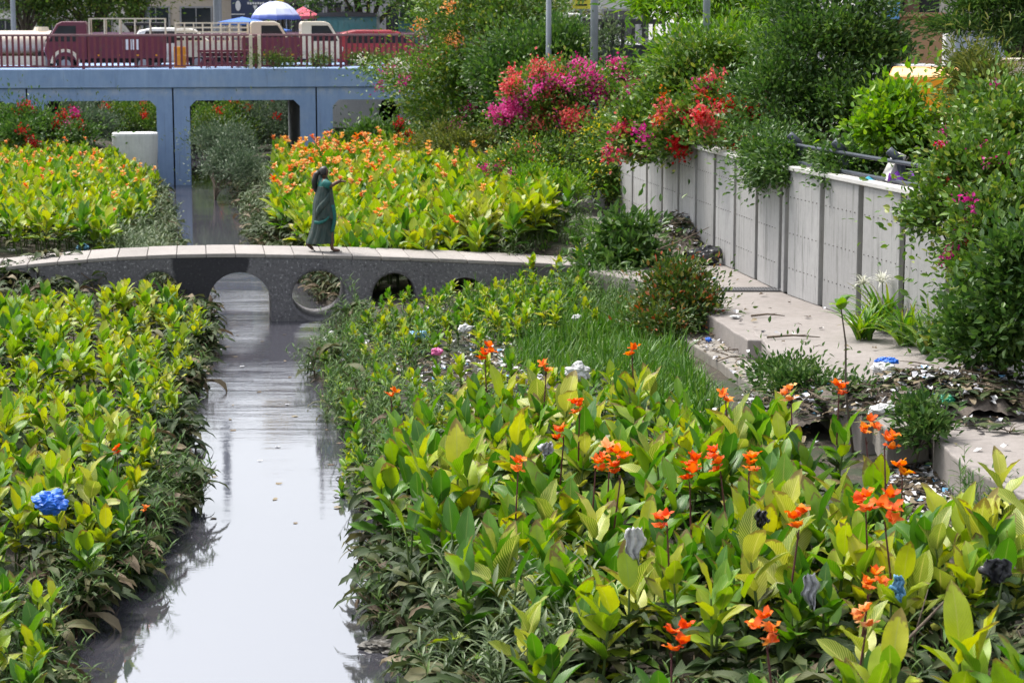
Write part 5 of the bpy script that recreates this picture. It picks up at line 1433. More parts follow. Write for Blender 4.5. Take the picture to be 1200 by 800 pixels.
# tan building with the dark doorway at upper right
Y = 52
def box_obj(name, mat, px0, py0, px1, py1, Y, dep, label=None, cat=None, parent=None, bevel=.01, kind=None):
    a, b = aty(px0, py1, Y), aty(px1, py0, Y)
    m = MB(); m.box(((b.x - a.x) / 2, dep / 2, (b.z - a.z) / 2), (b.x - a.x, dep, b.z - a.z))
    loc = Vector(a)
    if parent is not None: loc = loc - parent.location
    o = m.build(name, mat, parent, loc, bevel=bevel)
    if label: tag(o, label, cat, kind=kind)
    return o
tb = empty('shop_building', aty(1072, 99, Y)); tag(tb, 'tan shop building with a dark upper opening and blue shutter', 'building')
box_obj('wall', M['tan'], 1056, 18, 1106, 105, Y, 5, parent=tb)
box_obj('upper_opening', M['dark_gap'], 1058, -22, 1102, 17, Y + .12, 4.6, parent=tb)
box_obj('hanging_cloth', mat_plain('brown_cloth', (.13, .07, .05), .9, var=.3), 1060, -20, 1078, 16, Y - .02, .06, parent=tb)
box_obj('sill', M['tan'], 1054, 15, 1108, 20, Y - .12, .3, parent=tb)
box_obj('shutter', mat_plain('blue_shutter', (.13, .33, .62), .6, var=.2), 1040, -25, 1056, 23, Y - .1, .08, parent=tb)
box_obj('side_wall', M['white_wall'], 1000, -30, 1040, 100, Y + .3, 5, parent=tb)
box_obj('upper_wall', M['tan'], 1030, -160, 1115, -22, Y + .05, 5, parent=tb)
gt = empty('metal_gate', aty(1145, 100, 48)); tag(gt, 'blue grey sheet metal gate with dark seams beneath the conifer', 'gate')
mg = mat_plain('gate_sheet', (.33, .37, .45), .5, .1, var=.15, dirt=(.25, .2, .17))
for i in range(6):
    box_obj('sheet', mg, 1118 + i * 17, 38, 1118 + i * 17 + 16, 96, 48, .05, parent=gt)
box_obj('rail', M['frame'], 1114, 34, 1222, 38, 47.95, .1, parent=gt)
box_obj('rail', M['frame'], 1114, 95, 1222, 98, 47.95, .1, parent=gt)
o = box_obj('gate_pier', M['white_wall'], 1106, 40, 1116, 120, 46, .35, 'white slim gate pier between the tan building and the metal gate', 'pier')
cb = empty('cabinet', aty(1185, 121, 34)); tag(cb, 'beige metal street cabinet at the right edge behind the bushes', 'cabinet')
mcb = mat_plain('cabinet_paint', (.55, .49, .40), .5, var=.1, dirt=(.4, .33, .25))
box_obj('body', mcb, 1168, 72, 1215, 122, 34, .6, parent=cb, bevel=.02)
box_obj('lid', mcb, 1166, 69, 1217, 72, 33.95, .7, parent=cb)
box_obj('door', mcb, 1190, 76, 1213, 118, 33.97, .03, parent=cb)
box_obj('base', M['grey_wall'], 1170, 122, 1213, 150, 34.02, .56, parent=cb)

o = box_obj('embankment_wall', M['white_wall'], 386, 112, 490, 150, 84, .4, 'pale embankment wall seen through the right culvert opening', 'wall')
# shop sign boards
def text_mesh(body, size, mat, name, parent, loc, rot=(math.pi / 2, 0, 0)):
    cu = bpy.data.curves.new(name, 'FONT'); cu.body = body; cu.size = size; cu.extrude = .012; cu.align_x = 'CENTER'; cu.align_y = 'CENTER'
    tmp = bpy.data.objects.new('tmp', cu); COL.objects.link(tmp)
    me = bpy.data.meshes.new_from_object(tmp.evaluated_get(bpy.context.evaluated_depsgraph_get())); bpy.data.objects.remove(tmp)
    me.name = name; me.materials.clear(); me.materials.append(mat)
    o = link(name, me, parent, loc); o.rotation_euler = rot; return o
sg = empty('signboard', aty(295, 26, 104)); tag(sg, 'navy blue shop signboard with white oval emblem and pale lettering', 'signboard')
box_obj('board', M['sign_blue'], 271, -14, 320, 24, 104, .12, parent=sg)
def emb(px, py, rx, ry, mat, name='emblem', Y=103.97, pts=None):
    c = aty(px, py, Y) - sg.location; s = scale_at(Y); m = MB()
    pr = pts or [(math.cos(2 * math.pi * k / 20), math.sin(2 * math.pi * k / 20)) for k in range(20)]
    m.prism([(c.x + a * rx / s, c.z + b * ry / s) for a, b in pr], c.y - .02, c.y)
    return m.build(name, mat, sg)
emb(279, 7, 3.0, 6.0, M['sign_white']); emb(317, 6, 2.6, 5.0, M['sign_white'])
emb(299, 10, 2.6, 3.2, M['sign_white'], pts=[(-1, 1), (1, 1), (0, -1)])
for k in range(7):
    emb(291 + k * 2.9, 4 + (k % 2) * .4, 1.0, 1.2, M['sign_white'], 'lettering', pts=[(-1, -1), (1, -1), (1, 1), (-1, 1)])
emb(279, 17, 8, .5, M['sign_white'], 'lettering', pts=[(-1, -1), (1, -1), (1, 1), (-1, 1)])
box_obj('sign_panel', M['sign_yellow'], 322, -10, 332, 9, 103.5, .08, 'narrow yellow sign panel above the blue and white umbrella', 'sign')

# lamp posts on the right bank
def lamp_post(px, Y, r, lab, arm):
    b = aty(px, 20, Y); z0 = ground(b.x, Y) - .1
    root = empty('lamp_post', (b.x, Y, z0)); tag(root, lab, 'lamp post', 'grey lamp posts along the bank road')
    m = MB(); m.tube([(0, 0, 0), (0, 0, 3.5), (0, 0, 8.5)], [r, r * .95, r * .7], 12); m.build('pole', M['steel'], root, smooth=True)
    m = MB(); m.tube([(0, 0, 0), (0, 0, .5)], [r * 1.4, r * 1.3], 12); m.build('base', M['steel'], root)
    m = MB(); m.tube([(0, 0, 8.45), (arm * .6, 0, 8.9), (arm * 1.5, 0, 9.0)], r * .45, 8); m.build('arm', M['steel'], root, smooth=True)
    m = MB(); m.box((arm * 1.75, 0, 8.98), (.7, .24, .12)); m.build('lamp_head', M['frame'], root, bevel=.03)
lamp_post(643, 53.2, .075, 'thin grey lamp post left of the yellow road sign', -1)
lamp_post(696.5, 52, .10, 'grey lamp post standing behind the pink bougainvillea', 1)
lamp_post(828, 42.6, .075, 'grey lamp post rising out of the young yellow green tree', 1)
lamp_post(929, 45, .10, 'grey lamp post behind the tall dark tree', 1)
ys_ = empty('road_sign', aty(681, 11, 58)); tag(ys_, 'yellow road sign board with dark lettering between two lamp posts', 'sign')
box_obj('board', M['sign_yellow'], 671, -14, 692, 11, 58, .05, parent=ys_)
for k, w in enumerate((14, 11, 13)):
    box_obj('lettering', M['dark_gap'], 681.5 - w / 2, -7 + k * 6, 681.5 + w / 2, -5 + k * 6, 57.98, .02, parent=ys_, bevel=0)
o_ = aty(681, 11, 58); m = MB(); m.tube([(0, .09, 2.0), (0, .09, ground(o_.x, 58) - o_.z)], .035, 8); m.build('post', M['steel'], ys_)
o = box_obj('blue_hoarding', mat_plain('hoarding_blue', (.03, .12, .40), .5), 762, -20, 776, 8, 92, .1, 'small deep blue hoarding above the dark cage truck', 'hoarding')
# thin street poles beyond the bridge
for px, Y, lab in ((15.5, 88, 'thin grey street pole at the left edge beyond the bridge'), (173, 96, 'dark pole behind the cage of the maroon truck'), (255, 100, 'round grey pole against the beige building'), (370, 96, 'thin dark pole beside the pink canopy')):
    b = aty(px, 20, Y); m = MB(); m.tube([(0, 0, 0), (0, 0, 11 if px < 100 else 13)], [.11, .08], 8)
    if px == 255: m = MB(); m.tube([(0, 0, 0), (0, 0, 14)], [.2, .17], 10)
    m.box((0, 0, 9.5), (1.5, .08, .1)); o = m.build('street_pole', M['steel'] if px != 370 else M['dark_gap'], loc=(b.x, Y, ROAD_Z), smooth=False); tag(o, lab, 'pole')
# guard rail with tilted plates on the wall top
M['pipe'] = mat_plain('guard_pipe', (.045, .055, .075), .45, .4)
gd = empty('guard_rail', (XW(31), 31, PATH_Z + 1.93)); tag(gd, 'dark pipe guard rail on curved brackets along the wall coping', 'guard rail')
def rel(p): return Vector(p) - gd.location
ln = [(XW(y) + .1, y) for y in np.arange(20, 33.6, .5)]
for zz in (.08, .34):
    m = MB(); m.tube([rel((x, y, PATH_Z + 1.93 + zz)) for x, y in ln], .03, 8); m.build('rail', M['pipe'], gd, smooth=True)
for y in (32.8, 30.9, 28.9, 27.2, 25.2, 23):
    x = XW(y) + .1; m = MB()
    m.tube([rel((x + .1, y, PATH_Z + 1.9)), rel((x + .14, y, PATH_Z + 2.1)), rel((x + .08, y, PATH_Z + 2.3)), rel((x - .06, y, PATH_Z + 2.42))], .06, 8); m.build('bracket', M['pipe'], gd, smooth=True)
m = MB(); m.box((0, 0, 0), (.10, .5, .42), Matrix.Rotation(R(25), 4, 'Y'))
pl = aty(1047, 196, 29.2); o = m.build('plate', M['coping'], gd, rel(pl), bevel=.01)
def cloth(name, px, py, Y, w, h, mat, lab):
    p = aty(px, py, Y); n = 14; g_ = [[((i / n - .5) * w, (j / 6 - .5) * .3 + .02 * math.sin(i * 1.3), h * (.5 + .5 * math.sin(i * .9 + j)) * (1 - abs(j / 6 - .5)) + .01) for i in range(n + 1)] for j in range(7)]
    m = MB(); m.rings(g_, closed=False, caps=False); o = m.build(name, mat, loc=p, smooth=True)
    s = o.modifiers.new('s', 'SOLIDIFY'); s.thickness = .012
    tag(o, lab, 'cloth')
cloth('teal_cloth', 1022, 217, 29.6, .36, .12, mat_plain('teal_cloth', (.03, .26, .36), .9), 'crumpled teal cloth lying on the wall coping')
cloth('purple_cloth', 1056, 214, 28.9, .34, .16, mat_plain('purple_cloth', (.15, .03, .30), .9), 'purple cloth draped on the wall under the guard rail')

# ================================================================== vehicles and stalls
def paint(name, col): return mat_plain(name, col, .35, 0, .08, coat=.3, dirt=tuple(c * .6 + .03 for c in col[:3]))
M['tyre'] = mat_plain('tyre', (.02, .02, .021), .9); M['rim'] = mat_plain('rim', (.35, .35, .36), .4, .6)
M['p_maroon'] = paint('lorry_maroon', (.13, .022, .045)); M['p_cream'] = paint('lorry_cream', (.68, .60, .46)); M['p_white'] = paint('car_white', (.72, .72, .70))
M['p_dark'] = paint('lorry_dark', (.03, .03, .035)); M['p_tank'] = paint('tank_beige', (.55, .46, .38)); M['p_yellow'] = paint('auto_yellow', (.70, .27, .012)); M['p_teal'] = paint('kiosk_teal', (.05, .19, .20))
M['lamp_amber'] = mat_plain('lamp_amber', (.75, .30, .02), .3); M['black'] = mat_plain('black_trim', (.02, .02, .022), .5)
def wheel(root, x, y, r=.34, w=.2):
    m = MB(); m.rings([[(x + rr * math.cos(2 * math.pi * k / 20), y + yy, r + rr * math.sin(2 * math.pi * k / 20)) for k in range(20)] for yy, rr in ((-w / 2, r * .6), (-w / 2, r * .92), (-w * .3, r), (w * .3, r), (w / 2, r * .92), (w / 2, r * .6))])
    wo = m.build('wheel', M['tyre'], root, smooth=False)
    m = MB(); m.rings([[(x + rr * math.cos(2 * math.pi * k / 16), y + yy, r + rr * math.sin(2 * math.pi * k / 16)) for k in range(16)] for yy, rr in ((-w / 2 - .01, r * .2), (-w / 2 - .02, r * .58), (w / 2 + .02, r * .58), (w / 2 + .01, r * .2))])
    m.build('rim', M['rim'], wo)
def cage(m, x0, x1, y0, y1, z0, z1, nx, nz, t_=.05, roof=False):
    for y in (y0, y1):
        for i in range(nx + 1): m.box((x0 + (x1 - x0) * i / nx, y, (z0 + z1) / 2), (t_, t_, z1 - z0))
        for j in range(nz + 1): m.box(((x0 + x1) / 2, y + .003, z0 + (z1 - z0) * j / nz), (x1 - x0, t_ * .9, t_ * .9))
    for x in (x0, x1):
        for j in range(nz + 1): m.box((x, (y0 + y1) / 2, z0 + (z1 - z0) * j / nz + .002), (t_ * .8, y1 - y0, t_ * .8))
    if roof:
        for i in range(nx + 1): m.box((x0 + (x1 - x0) * i / nx, (y0 + y1) / 2, z1 + .004), (t_ * .7, y1 - y0, t_ * .7))
def mini_truck(lab, px, v, facing, cabm, bodym, bl=2.3, cagem=None, cz=.5, cnx=6, cnz=3, roof=False, y_side=None, deck=.62, side_h=.55):
    """x runs towards the cab"""
    u_, _ = on_bb(px, 70, v); loc = bb_pt(u_, v, ROADB)
    root = empty('mini_truck', loc, TH + (0 if facing > 0 else math.pi)); tag(root, lab, 'truck')
    w = 1.5; cl = 1.35
    m = MB(); prof = [(0, .45), (cl - .05, .45), (cl + .05, .75), (cl - .02, 1.0), (cl - .38, 1.62), (cl - .55, 1.70), (.05, 1.70), (0, 1.6)]
    m.prism(prof, -w / 2, w / 2); cab = m.build('cab', cabm, root, bevel=.04)
    for s in (-1, 1):
        m = MB(); m.prism([(.35, 1.05), (cl - .12, 1.05), (cl - .45, 1.56), (.35, 1.56)], s * (w / 2 + .004) - .006, s * (w / 2 + .004) + .006); m.build('side_window', M['car_glass'], root)
        m = MB(); m.box((cl + .02, s * .5, .78), (.08, .22, .15)); m.build('headlight', M['sign_white'], root, bevel=.02)
        m = MB(); n = 14
        m.rings([[(.72 + r_ * math.cos(math.pi * k / n), s * (w / 2 + .012) + yy, .34 + r_ * math.sin(math.pi * k / n)) for k in range(n + 1)] for yy, r_ in ((-.02, .36), (.02, .38), (.02, .46), (-.02, .48))], closed=False, caps=False); m.build('wheel_arch', M['p_cream'] if cabm is not M['p_white'] else M['black'], root)
    m = MB(); m.add([(cl - .0, -w / 2 + .12, 1.06), (cl - .0, w / 2 - .12, 1.06), (cl - .36, w / 2 - .16, 1.6), (cl - .36, -w / 2 + .16, 1.6)], [(0, 1, 2, 3)])
    ws = m.build('windshield', M['car_glass'], root); s_ = ws.modifiers.new('s', 'SOLIDIFY'); s_.thickness = .03; s_.offset = 0
    m = MB(); m.box((-bl / 2 - .06, 0, deck - .06), (bl, w + .06, .12))
    for s in (-1, 1):
        m.box((-bl / 2 - .06, s * (w / 2 + .0), deck + side_h / 2), (bl, .05, side_h))
        for i in range(5): m.box((-bl * (i + .5) / 5 - .06, s * (w / 2 + .03), deck + side_h / 2), (.05, .03, side_h))
    m.box((-bl - .04, 0, deck + side_h / 2), (.05, w, side_h)); m.box((-.07, 0, deck + side_h / 2), (.05, w, side_h))
    m.build('cargo_body', bodym, root)
    m = MB(); m.box((-bl / 2 + .4, 0, .42), (bl + .9, .7, .16)); m.build('chassis', M['black'], root)
    m = MB()
    for i in range(4):
        for s in (-1, 1): m.box((-bl * (i + .5) / 4 - .06, s * (w / 2 + .05), deck - .02), (.09, .03, .05))
    m.build('reflector', M['lamp_amber'], root)
    if cagem is not None:
        m = MB(); cage(m, -bl - .04, -.08, -w / 2, w / 2, deck + side_h, deck + side_h + cz, cnx, cnz, .045, roof); m.build('cage', cagem, root)
    for x in (.72, -bl * .72):
        for s in (-1, 1): wheel(root, x, s * (w / 2 - .08), .30, .18)
    return root
maroon = mini_truck('maroon mini truck facing left with a cream frame rack over its cargo body', 104, 2.6, -1, M['p_maroon'], M['p_maroon'], 2.5, M['p_cream'], .55, 5, 1, True, side_h=.62)
m = MB()
for i in range(5):
    for s in (-1, 1): m.box((-1.62 + i * .11, s * .79, .95), (.08, .02, .34))
m.build('painted_panel', M['sign_white'], maroon)
m = MB(); m.box((-1.9, 0, 1.62), (1.4, 1.3, .10)); m.build('cargo_cover', M['black'], maroon, bevel=.03)
mini_truck('cream mini truck facing right with a tall cream lattice cage', 294, 4.4, 1, M['p_cream'], M['p_cream'], 2.5, M['p_cream'], .62, 8, 4, False, side_h=.4)
mini_truck('maroon and cream mini truck partly hidden behind the railing under the pink canopy', 352, 3.0, 1, M['p_cream'], M['p_maroon'], 1.9, None)
# water tanker at the left edge
u_, _ = on_bb(30, 70, 3.2); tk = empty('tanker_truck', bb_pt(u_, 3.2, ROADB), TH); tag(tk, 'beige water tanker with a rounded tank at the left end of the bridge', 'tanker')
m = MB(); rr = []
for x, s in ((-3.0, .3), (-2.95, .8), (-2.8, .97), (-2.6, 1.0), (.9, 1.0), (1.1, .97), (1.22, .8), (1.26, .3)):
    rr.append([(x, .78 * s * math.cos(2 * math.pi * k / 28), .98 + .42 * s * math.sin(2 * math.pi * k / 28)) for k in range(28)])
m.rings(rr); m.build('tank', M['p_tank'], tk, smooth=True)
m = MB(); m.box((-.9, 0, .5), (4.4, 1.2, .16)); m.box((-.9, -.75, .42), (3.2, .05, .3)); m.build('chassis', M['p_cream'], tk)
m = MB(); m.tube([(.55, 0, 1.36), (.55, 0, 1.52)], [.28, .22], 14); m.build('hatch', M['p_cream'], tk)
m = MB(); m.tube([(-1.5, 0, 1.38), (-1.5, 0, 1.44)], .2, 12); m.build('filler_cap', M['p_cream'], tk)
for x in (-2.1, .6):
    for s in (-1, 1): wheel(tk, x, s * .62, .36, .22)
# cars
def car(lab, loc, rz, pm, L=3.7, w=1.6, h=1.48):
    root = empty('parked_car', loc, rz); tag(root, lab, 'car', 'cars parked beyond the bushes')
    prof = [(-L / 2, .3), (L / 2 - .1, .3), (L / 2, .55), (L / 2 - .08, .78), (L / 2 - .9, .92), (L / 2 - 1.5, h - .06), (L / 2 - 1.8, h), (-L / 2 + .7, h), (-L / 2 + .25, h - .1), (-L / 2 + .02, .95), (-L / 2 - .02, .6)]
    m = MB(); m.prism(prof, -w / 2, w / 2); m.build('body', pm, root, bevel=.07, seg=3)
    for s in (-1, 1):
        m = MB(); m.prism([(-L / 2 + .35, .95), (L / 2 - 1.02, .95), (L / 2 - 1.55, h - .12), (-L / 2 + .5, h - .12)], s * (w / 2 + .002) - .008, s * (w / 2 + .002) + .008); m.build('side_window', M['car_glass'], root)
        m = MB(); m.box((L / 2 - .03, s * .55, .68), (.1, .3, .14)); m.build('headlight', M['sign_white'], root, bevel=.03)
        m = MB(); m.box((-L / 2 + .02, s * .6, .8), (.06, .2, .3)); m.build('tail_light', mat_red, root, bevel=.02)
    m = MB(); m.add([(L / 2 - .92, -w / 2 + .14, .95), (L / 2 - .92, w / 2 - .14, .95), (L / 2 - 1.48, w / 2 - .2, h - .08), (L / 2 - 1.48, -w / 2 + .2, h - .08)], [(0, 1, 2, 3)])
    ws = m.build('windshield', M['car_glass'], root); s_ = ws.modifiers.new('s', 'SOLIDIFY'); s_.thickness = .05; s_.offset = 0
    m = MB(); m.add([(-L / 2 + .06, -w / 2 + .16, .98), (-L / 2 + .06, w / 2 - .16, .98), (-L / 2 + .26, w / 2 - .2, h - .14), (-L / 2 + .26, -w / 2 + .2, h - .14)], [(3, 2, 1, 0)])
    ws = m.build('rear_window', M['car_glass'], root); s_ = ws.modifiers.new('s', 'SOLIDIFY'); s_.thickness = .06; s_.offset = 0
    for x in (L / 2 - .75, -L / 2 + .7):
        for s in (-1, 1): wheel(root, x, s * (w / 2 - .08), .30, .2)
mat_red = mat_plain('tail_red', (.4, .02, .02), .3)
u_, _ = on_bb(218, 70, 6.6); car('white car behind the railing between the maroon truck and the cream cage truck', bb_pt(u_, 6.2, ROADB), TH, M['p_white'])
p = aty(670, 32, 60); car('white car parked under the yellow road sign', (p.x, 60, ROAD_Z + .4), R(10), M['p_white'], w=1.7, L=3.6, h=1.6)
p = aty(1110, 175, 31); car('white car roof glimpsed behind the cypress like shrub', (p.x + .8, 32.5, ROAD_Z - 1.1 + .02), R(80), M['p_white'])
p = aty(880, 22, 62); car('pale van like car parked behind the young yellow green tree', (p.x, 62, ROAD_Z + .02), R(4), M['p_white'], h=1.7)
u_, _ = on_bb(450, 70, 6.2); car('red car behind the railing below the teal kiosk', bb_pt(u_, 5.0, ROADB), TH, paint('car_red', (.35, .03, .04)), h=1.4)
# dark cage truck on the right bank road
p = aty(738, 78, 53.6); z0 = p.z - .55
ct = empty('cage_truck', (p.x, 53.6, z0), R(-4)); tag(ct, 'dark open cage truck with upright bars parked above the pink bougainvillea', 'truck')
m = MB(); m.box((0, 0, .5), (1.9, 1.7, .16)); m.box((0, 0, .25), (1.6, .8, .3)); m.build('chassis', M['p_dark'], ct)
m = MB(); cage(m, -.95, .85, -.85, .85, .58, 1.62, 7, 1, .06, True); m.box((-.05, 0, 1.68), (1.9, 1.75, .07)); m.build('cage', M['p_dark'], ct)
m = MB(); m.box((-.05, .5, .85), (1.5, .5, .45)); m.build('cargo', mat_plain('cargo_grey', (.12, .13, .16), .7), ct, bevel=.05)
m = MB(); m.prism([(.95, .4), (2.1, .4), (2.15, .9), (1.8, 1.65), (.95, 1.65)], -.8, .8); m.build('cab', M['p_white'], ct, bevel=.05)
m = MB(); m.prism([(1.1, 1.0), (1.98, 1.0), (1.72, 1.55), (1.1, 1.55)], -.81, .81); m.build('side_window', M['car_glass'], ct)
for x in (-.6, 1.5):
    for s in (-1, 1): wheel(ct, x, s * .7, .3, .2)
# yellow auto rickshaws
def rickshaw(lab, loc, rz):
    root = empty('auto_rickshaw', loc, rz); tag(root, lab, 'auto rickshaw', 'yellow auto rickshaws')
    m = MB(); m.prism([(-1.2, .35), (.9, .35), (1.15, .6), (1.05, .95), (.85, 1.0), (.3, .6), (-.1, .6), (-.15, 1.0), (-1.25, 1.0)], -.62, .62); m.build('body', M['p_yellow'], root, bevel=.05)
    m = MB(); m.prism([(-1.25, 1.0), (-.55, 1.0), (-.55, 1.55), (.9, 1.5), (.8, 1.62), (-1.1, 1.70), (-1.3, 1.55)], -.64, .64); m.build('hood', M['p_yellow'], root, bevel=.04)
    m = MB(); m.add([(1.02, -.55, .95), (1.02, .55, .95), (.85, .5, 1.52), (.85, -.5, 1.52)], [(0, 1, 2, 3)]); ws = m.build('windshield', M['car_glass'], root); s_ = ws.modifiers.new('s', 'SOLIDIFY'); s_.thickness = .03
    m = MB(); m.box((-.6, 0, .75), (.5, 1.0, .3)); m.build('seat', M['black'], root, bevel=.04)
    wheel(root, .85, 0, .22, .12); wheel(root, -.85, .5, .22, .12); wheel(root, -.85, -.5, .22, .12)
u_, _ = on_bb(211, 70, 1.6); m = MB(); m.rings([[(r_ * math.cos(2 * math.pi * k / 18), r_ * math.sin(2 * math.pi * k / 18), z_) for k in range(18)] for z_, r_ in ((0, .19), (.02, .2), (.28, .2), (.3, .21), (.32, .2), (.58, .2), (.6, .21), (.62, .2), (.86, .2), (.88, .19))]); o = m.build('barrel', M['p_yellow'], loc=bb_pt(u_, 1.6, ROADB)); tag(o, 'yellow barrel behind the railing right of the maroon truck', 'barrel')
p = aty(1110, 140, 33.8); rickshaw('yellow orange auto rickshaw behind the small bright green shrub', (p.x + .1, 33.8, 2.95), R(60))
o = box_obj('tarp_sheet', M['sign_white'], 1058, 76, 1100, 84, 35.2, 1.2, 'white sheet over the yellow rickshaw roof', 'tarpaulin', bevel=.03)

# handcart
u_, _ = on_bb(262, 70, 1.2); hc = empty('handcart', bb_pt(u_, 1.3, ROADB), TH); tag(hc, 'low maroon handcart with spoked wheels right behind the railing', 'handcart')
m = MB(); m.box((0, 0, .74), (1.7, .8, .07)); m.box((0, 0, .62), (1.5, .06, .12)); m.build('platform', M['p_maroon'], hc)
m = MB()
for i in range(6):
    x = -.75 + i * .3; m.tube([(x, -.38, .7), (x + .2, -.38, .36)], .025, 6)
m.box((0, -.38, .34), (1.7, .05, .08)); m.build('brace', M['p_maroon'], hc)
for x in (-.5, .5):
    for s in (-1, 1):
        m = MB(); n = 20
        m.rings([[(x + r_ * math.cos(2 * math.pi * k / n), s * .42 + yy, .27 + r_ * math.sin(2 * math.pi * k / n)) for k in range(n)] for yy, r_ in ((-.02, .21), (-.02, .27), (.02, .27), (.02, .21), (-.02, .21))], caps=False)
        for k in range(4): a = math.pi * k / 4; m.tube([(x - .22 * math.cos(a), s * .42, .27 - .22 * math.sin(a)), (x + .22 * math.cos(a), s * .42, .27 + .22 * math.sin(a))], .012, 5)
        m.build('wheel', M['p_maroon'], hc)
# umbrella
u_, _ = on_bb(324, 70, 6.0); um = empty('street_umbrella', bb_pt(u_, 6.0, ROADB), TH); tag(um, 'large blue and white street vendor umbrella on the bridge', 'umbrella')
t = NT('umbrella_cloth'); co = t.obj(); s_ = t.n('ShaderNodeSeparateXYZ'); t.l(co, s_.inputs[0])
c = t.mix(t.step(s_.outputs[2], 1.98, 1.86), (.50, .54, .78, 1), (.045, .085, .36, 1)); M['umbrella'] = t.done(t.principled(c, .7))
m = MB(); rings = []; n = 16
for f, zz in ((.02, 2.38), (.25, 2.36), (.5, 2.28), (.75, 2.12), (.95, 1.90), (1.0, 1.80), (1.0, 1.74)):
    rings.append([(.86 * f * (1 - .02 * (k % 2)) * math.cos(2 * math.pi * k / n), .86 * f * (1 - .02 * (k % 2)) * math.sin(2 * math.pi * k / n), zz + (.03 if k % 2 and f > .9 else 0)) for k in range(n)])
m.rings(rings, caps=False); o = m.build('canopy', M['umbrella'], um); s_ = o.modifiers.new('s', 'SOLIDIFY'); s_.thickness = .01
m = MB()
for k in range(8):
    a = 2 * math.pi * k / 8; m.tube([(.86 * f * math.cos(a), .86 * f * math.sin(a), zz + .012) for f, zz in ((.02, 2.38), (.25, 2.36), (.5, 2.28), (.75, 2.12), (.98, 1.86))], .008, 4)
m.build('ribs', M['frame'], um)
m = MB(); m.tube([(0, 0, 0), (0, 0, 2.46)], .022, 8); m.build('pole', M['frame'], um)
# pink canopy and blue tarp on posts
def canopy(name, lab, px0, px1, pytop, pybot, Y, mat, cat):
    a, b = aty(px0, pybot, Y), aty(px1, pybot, Y); zt_ = aty(px0, pytop, Y).z; w = b.x - a.x; z0 = ROAD_Z
    root = empty(name, (a.x, Y, z0)); tag(root, lab, cat)
    ze, zp = a.z - z0, zt_ - z0
    m = MB(); m.add([(0, 0, ze), (w, 0, ze), (w, 2, ze), (0, 2, ze), (w * .5, 1, zp)] + [(0, 0, ze - .12), (w, 0, ze - .12), (w, 2, ze - .12), (0, 2, ze - .12)],
                    [(0, 1, 4), (1, 2, 4), (2, 3, 4), (3, 0, 4), (0, 5, 6, 1), (1, 6, 7, 2), (2, 7, 8, 3), (3, 8, 5, 0)])
    o = m.build('canopy', mat, root); s_ = o.modifiers.new('s', 'SOLIDIFY'); s_.thickness = .015
    for x in (.05, w - .05):
        for y in (.05, 1.95):
            m = MB(); m.tube([(x, y, 0), (x, y, ze)], .025, 6); m.build('leg', M['frame'], root)
canopy('stall_canopy', 'bright pink stall canopy right of the blue and white umbrella', 334, 371, 8, 19, 84, mat_plain('pink_canopy', (.62, .10, .16), .8, var=.15), 'canopy')
canopy('stall_canopy', 'blue tarpaulin stall roof behind the cream cage truck', 255, 306, 20, 26, 85, M['blue_tarp'], 'canopy')
canopy('stall_canopy', 'low blue tarpaulin stall right under the umbrella', 312, 336, 33, 36, 82, M['blue_tarp'], 'canopy')
# teal kiosks
for px0, px1, y0, lab in ((372, 441, 15, 'teal sheet metal kiosk with a dark rounded roof behind the railing'), (467, 490, 20, 'narrow teal kiosk beside the bougainvillea tree')):
    Y = 82; a = aty(px0, 60, Y); k_ = empty('kiosk', (a.x, Y, ROAD_Z)); tag(k_, lab, 'kiosk', 'teal kiosks beyond the bridge')
    w = (px1 - px0) / scale_at(Y); h = aty(px0, y0 + 5, Y).z - ROAD_Z
    m = MB(); m.box((w / 2, 1, h / 2), (w, 2, h))
    for i in range(int(w / .22)): m.box((.11 + i * .22, -.008, h / 2), (.04, .02, h - .1))
    m.build('body', M['p_teal'], k_)
    m = MB(); m.prism([(-.06, h), (w + .06, h), (w - .05, h + .14), (w * .5, h + .2), (.05, h + .14)], -.15, 2.1); m.build('roof', M['p_dark'], k_)
for px, lab in ((385, 'person in a white shirt walking along the bridge between the cars'),): pass

# ================================================================== the woman on the footbridge
SK = mat_plain('skin', (.105, .050, .032), .55, var=.1); HR = mat_plain('hair', (.008, .007, .007), .45)
M['sari'] = None
t = NT('sari_cloth'); co = t.obj(); n = t.noise(t.mapped(co, (3, 3, 1)), 7, 5, .65)
c = t.ramp(n, [(.32, (.016, .042, .040)), (.55, (.040, .062, .056)), (.75, (.085, .082, .072))])
M['sari'] = t.done(t.principled(c, .8, normal=t.bump(n, .3, .01)))
TEAL = mat_plain('teal_border', (.008, .125, .112), .65, var=.3)
def skin_body(name, joints, bones, root_i, parent, mat, sub=2):
    me = bpy.data.meshes.new(name)
    me.from_pydata([j[0] for j in joints], bones, []); me.materials.append(mat)
    o = link(name, me, parent)
    sk = o.modifiers.new('skin', 'SKIN'); sk.use_smooth_shade = True
    for i, j in enumerate(joints):
        d = me.skin_vertices[0].data[i]; r_ = j[1]; d.radius = r_ if isinstance(r_, tuple) else (r_, r_); d.use_root = (i == root_i)
    sb = o.modifiers.new('sub', 'SUBSURF'); sb.levels = sub; sb.render_levels = sub
    return o
def on_deck(px, py):
    u_, z_ = on_face(px, py, .55); uu = (aty(px, py, 1) * 0)
    q = FB_O + VX * .55 + UX * u_; zz = float(np.interp(u_, tu, tz)); return q, zz
q, zz = on_deck(379, 293)
pr = empty('person', (q.x, q.y, zz), TH)
tag(pr, 'woman in a dark green sari striding right across the footbridge with an arm stretched forward', 'person')
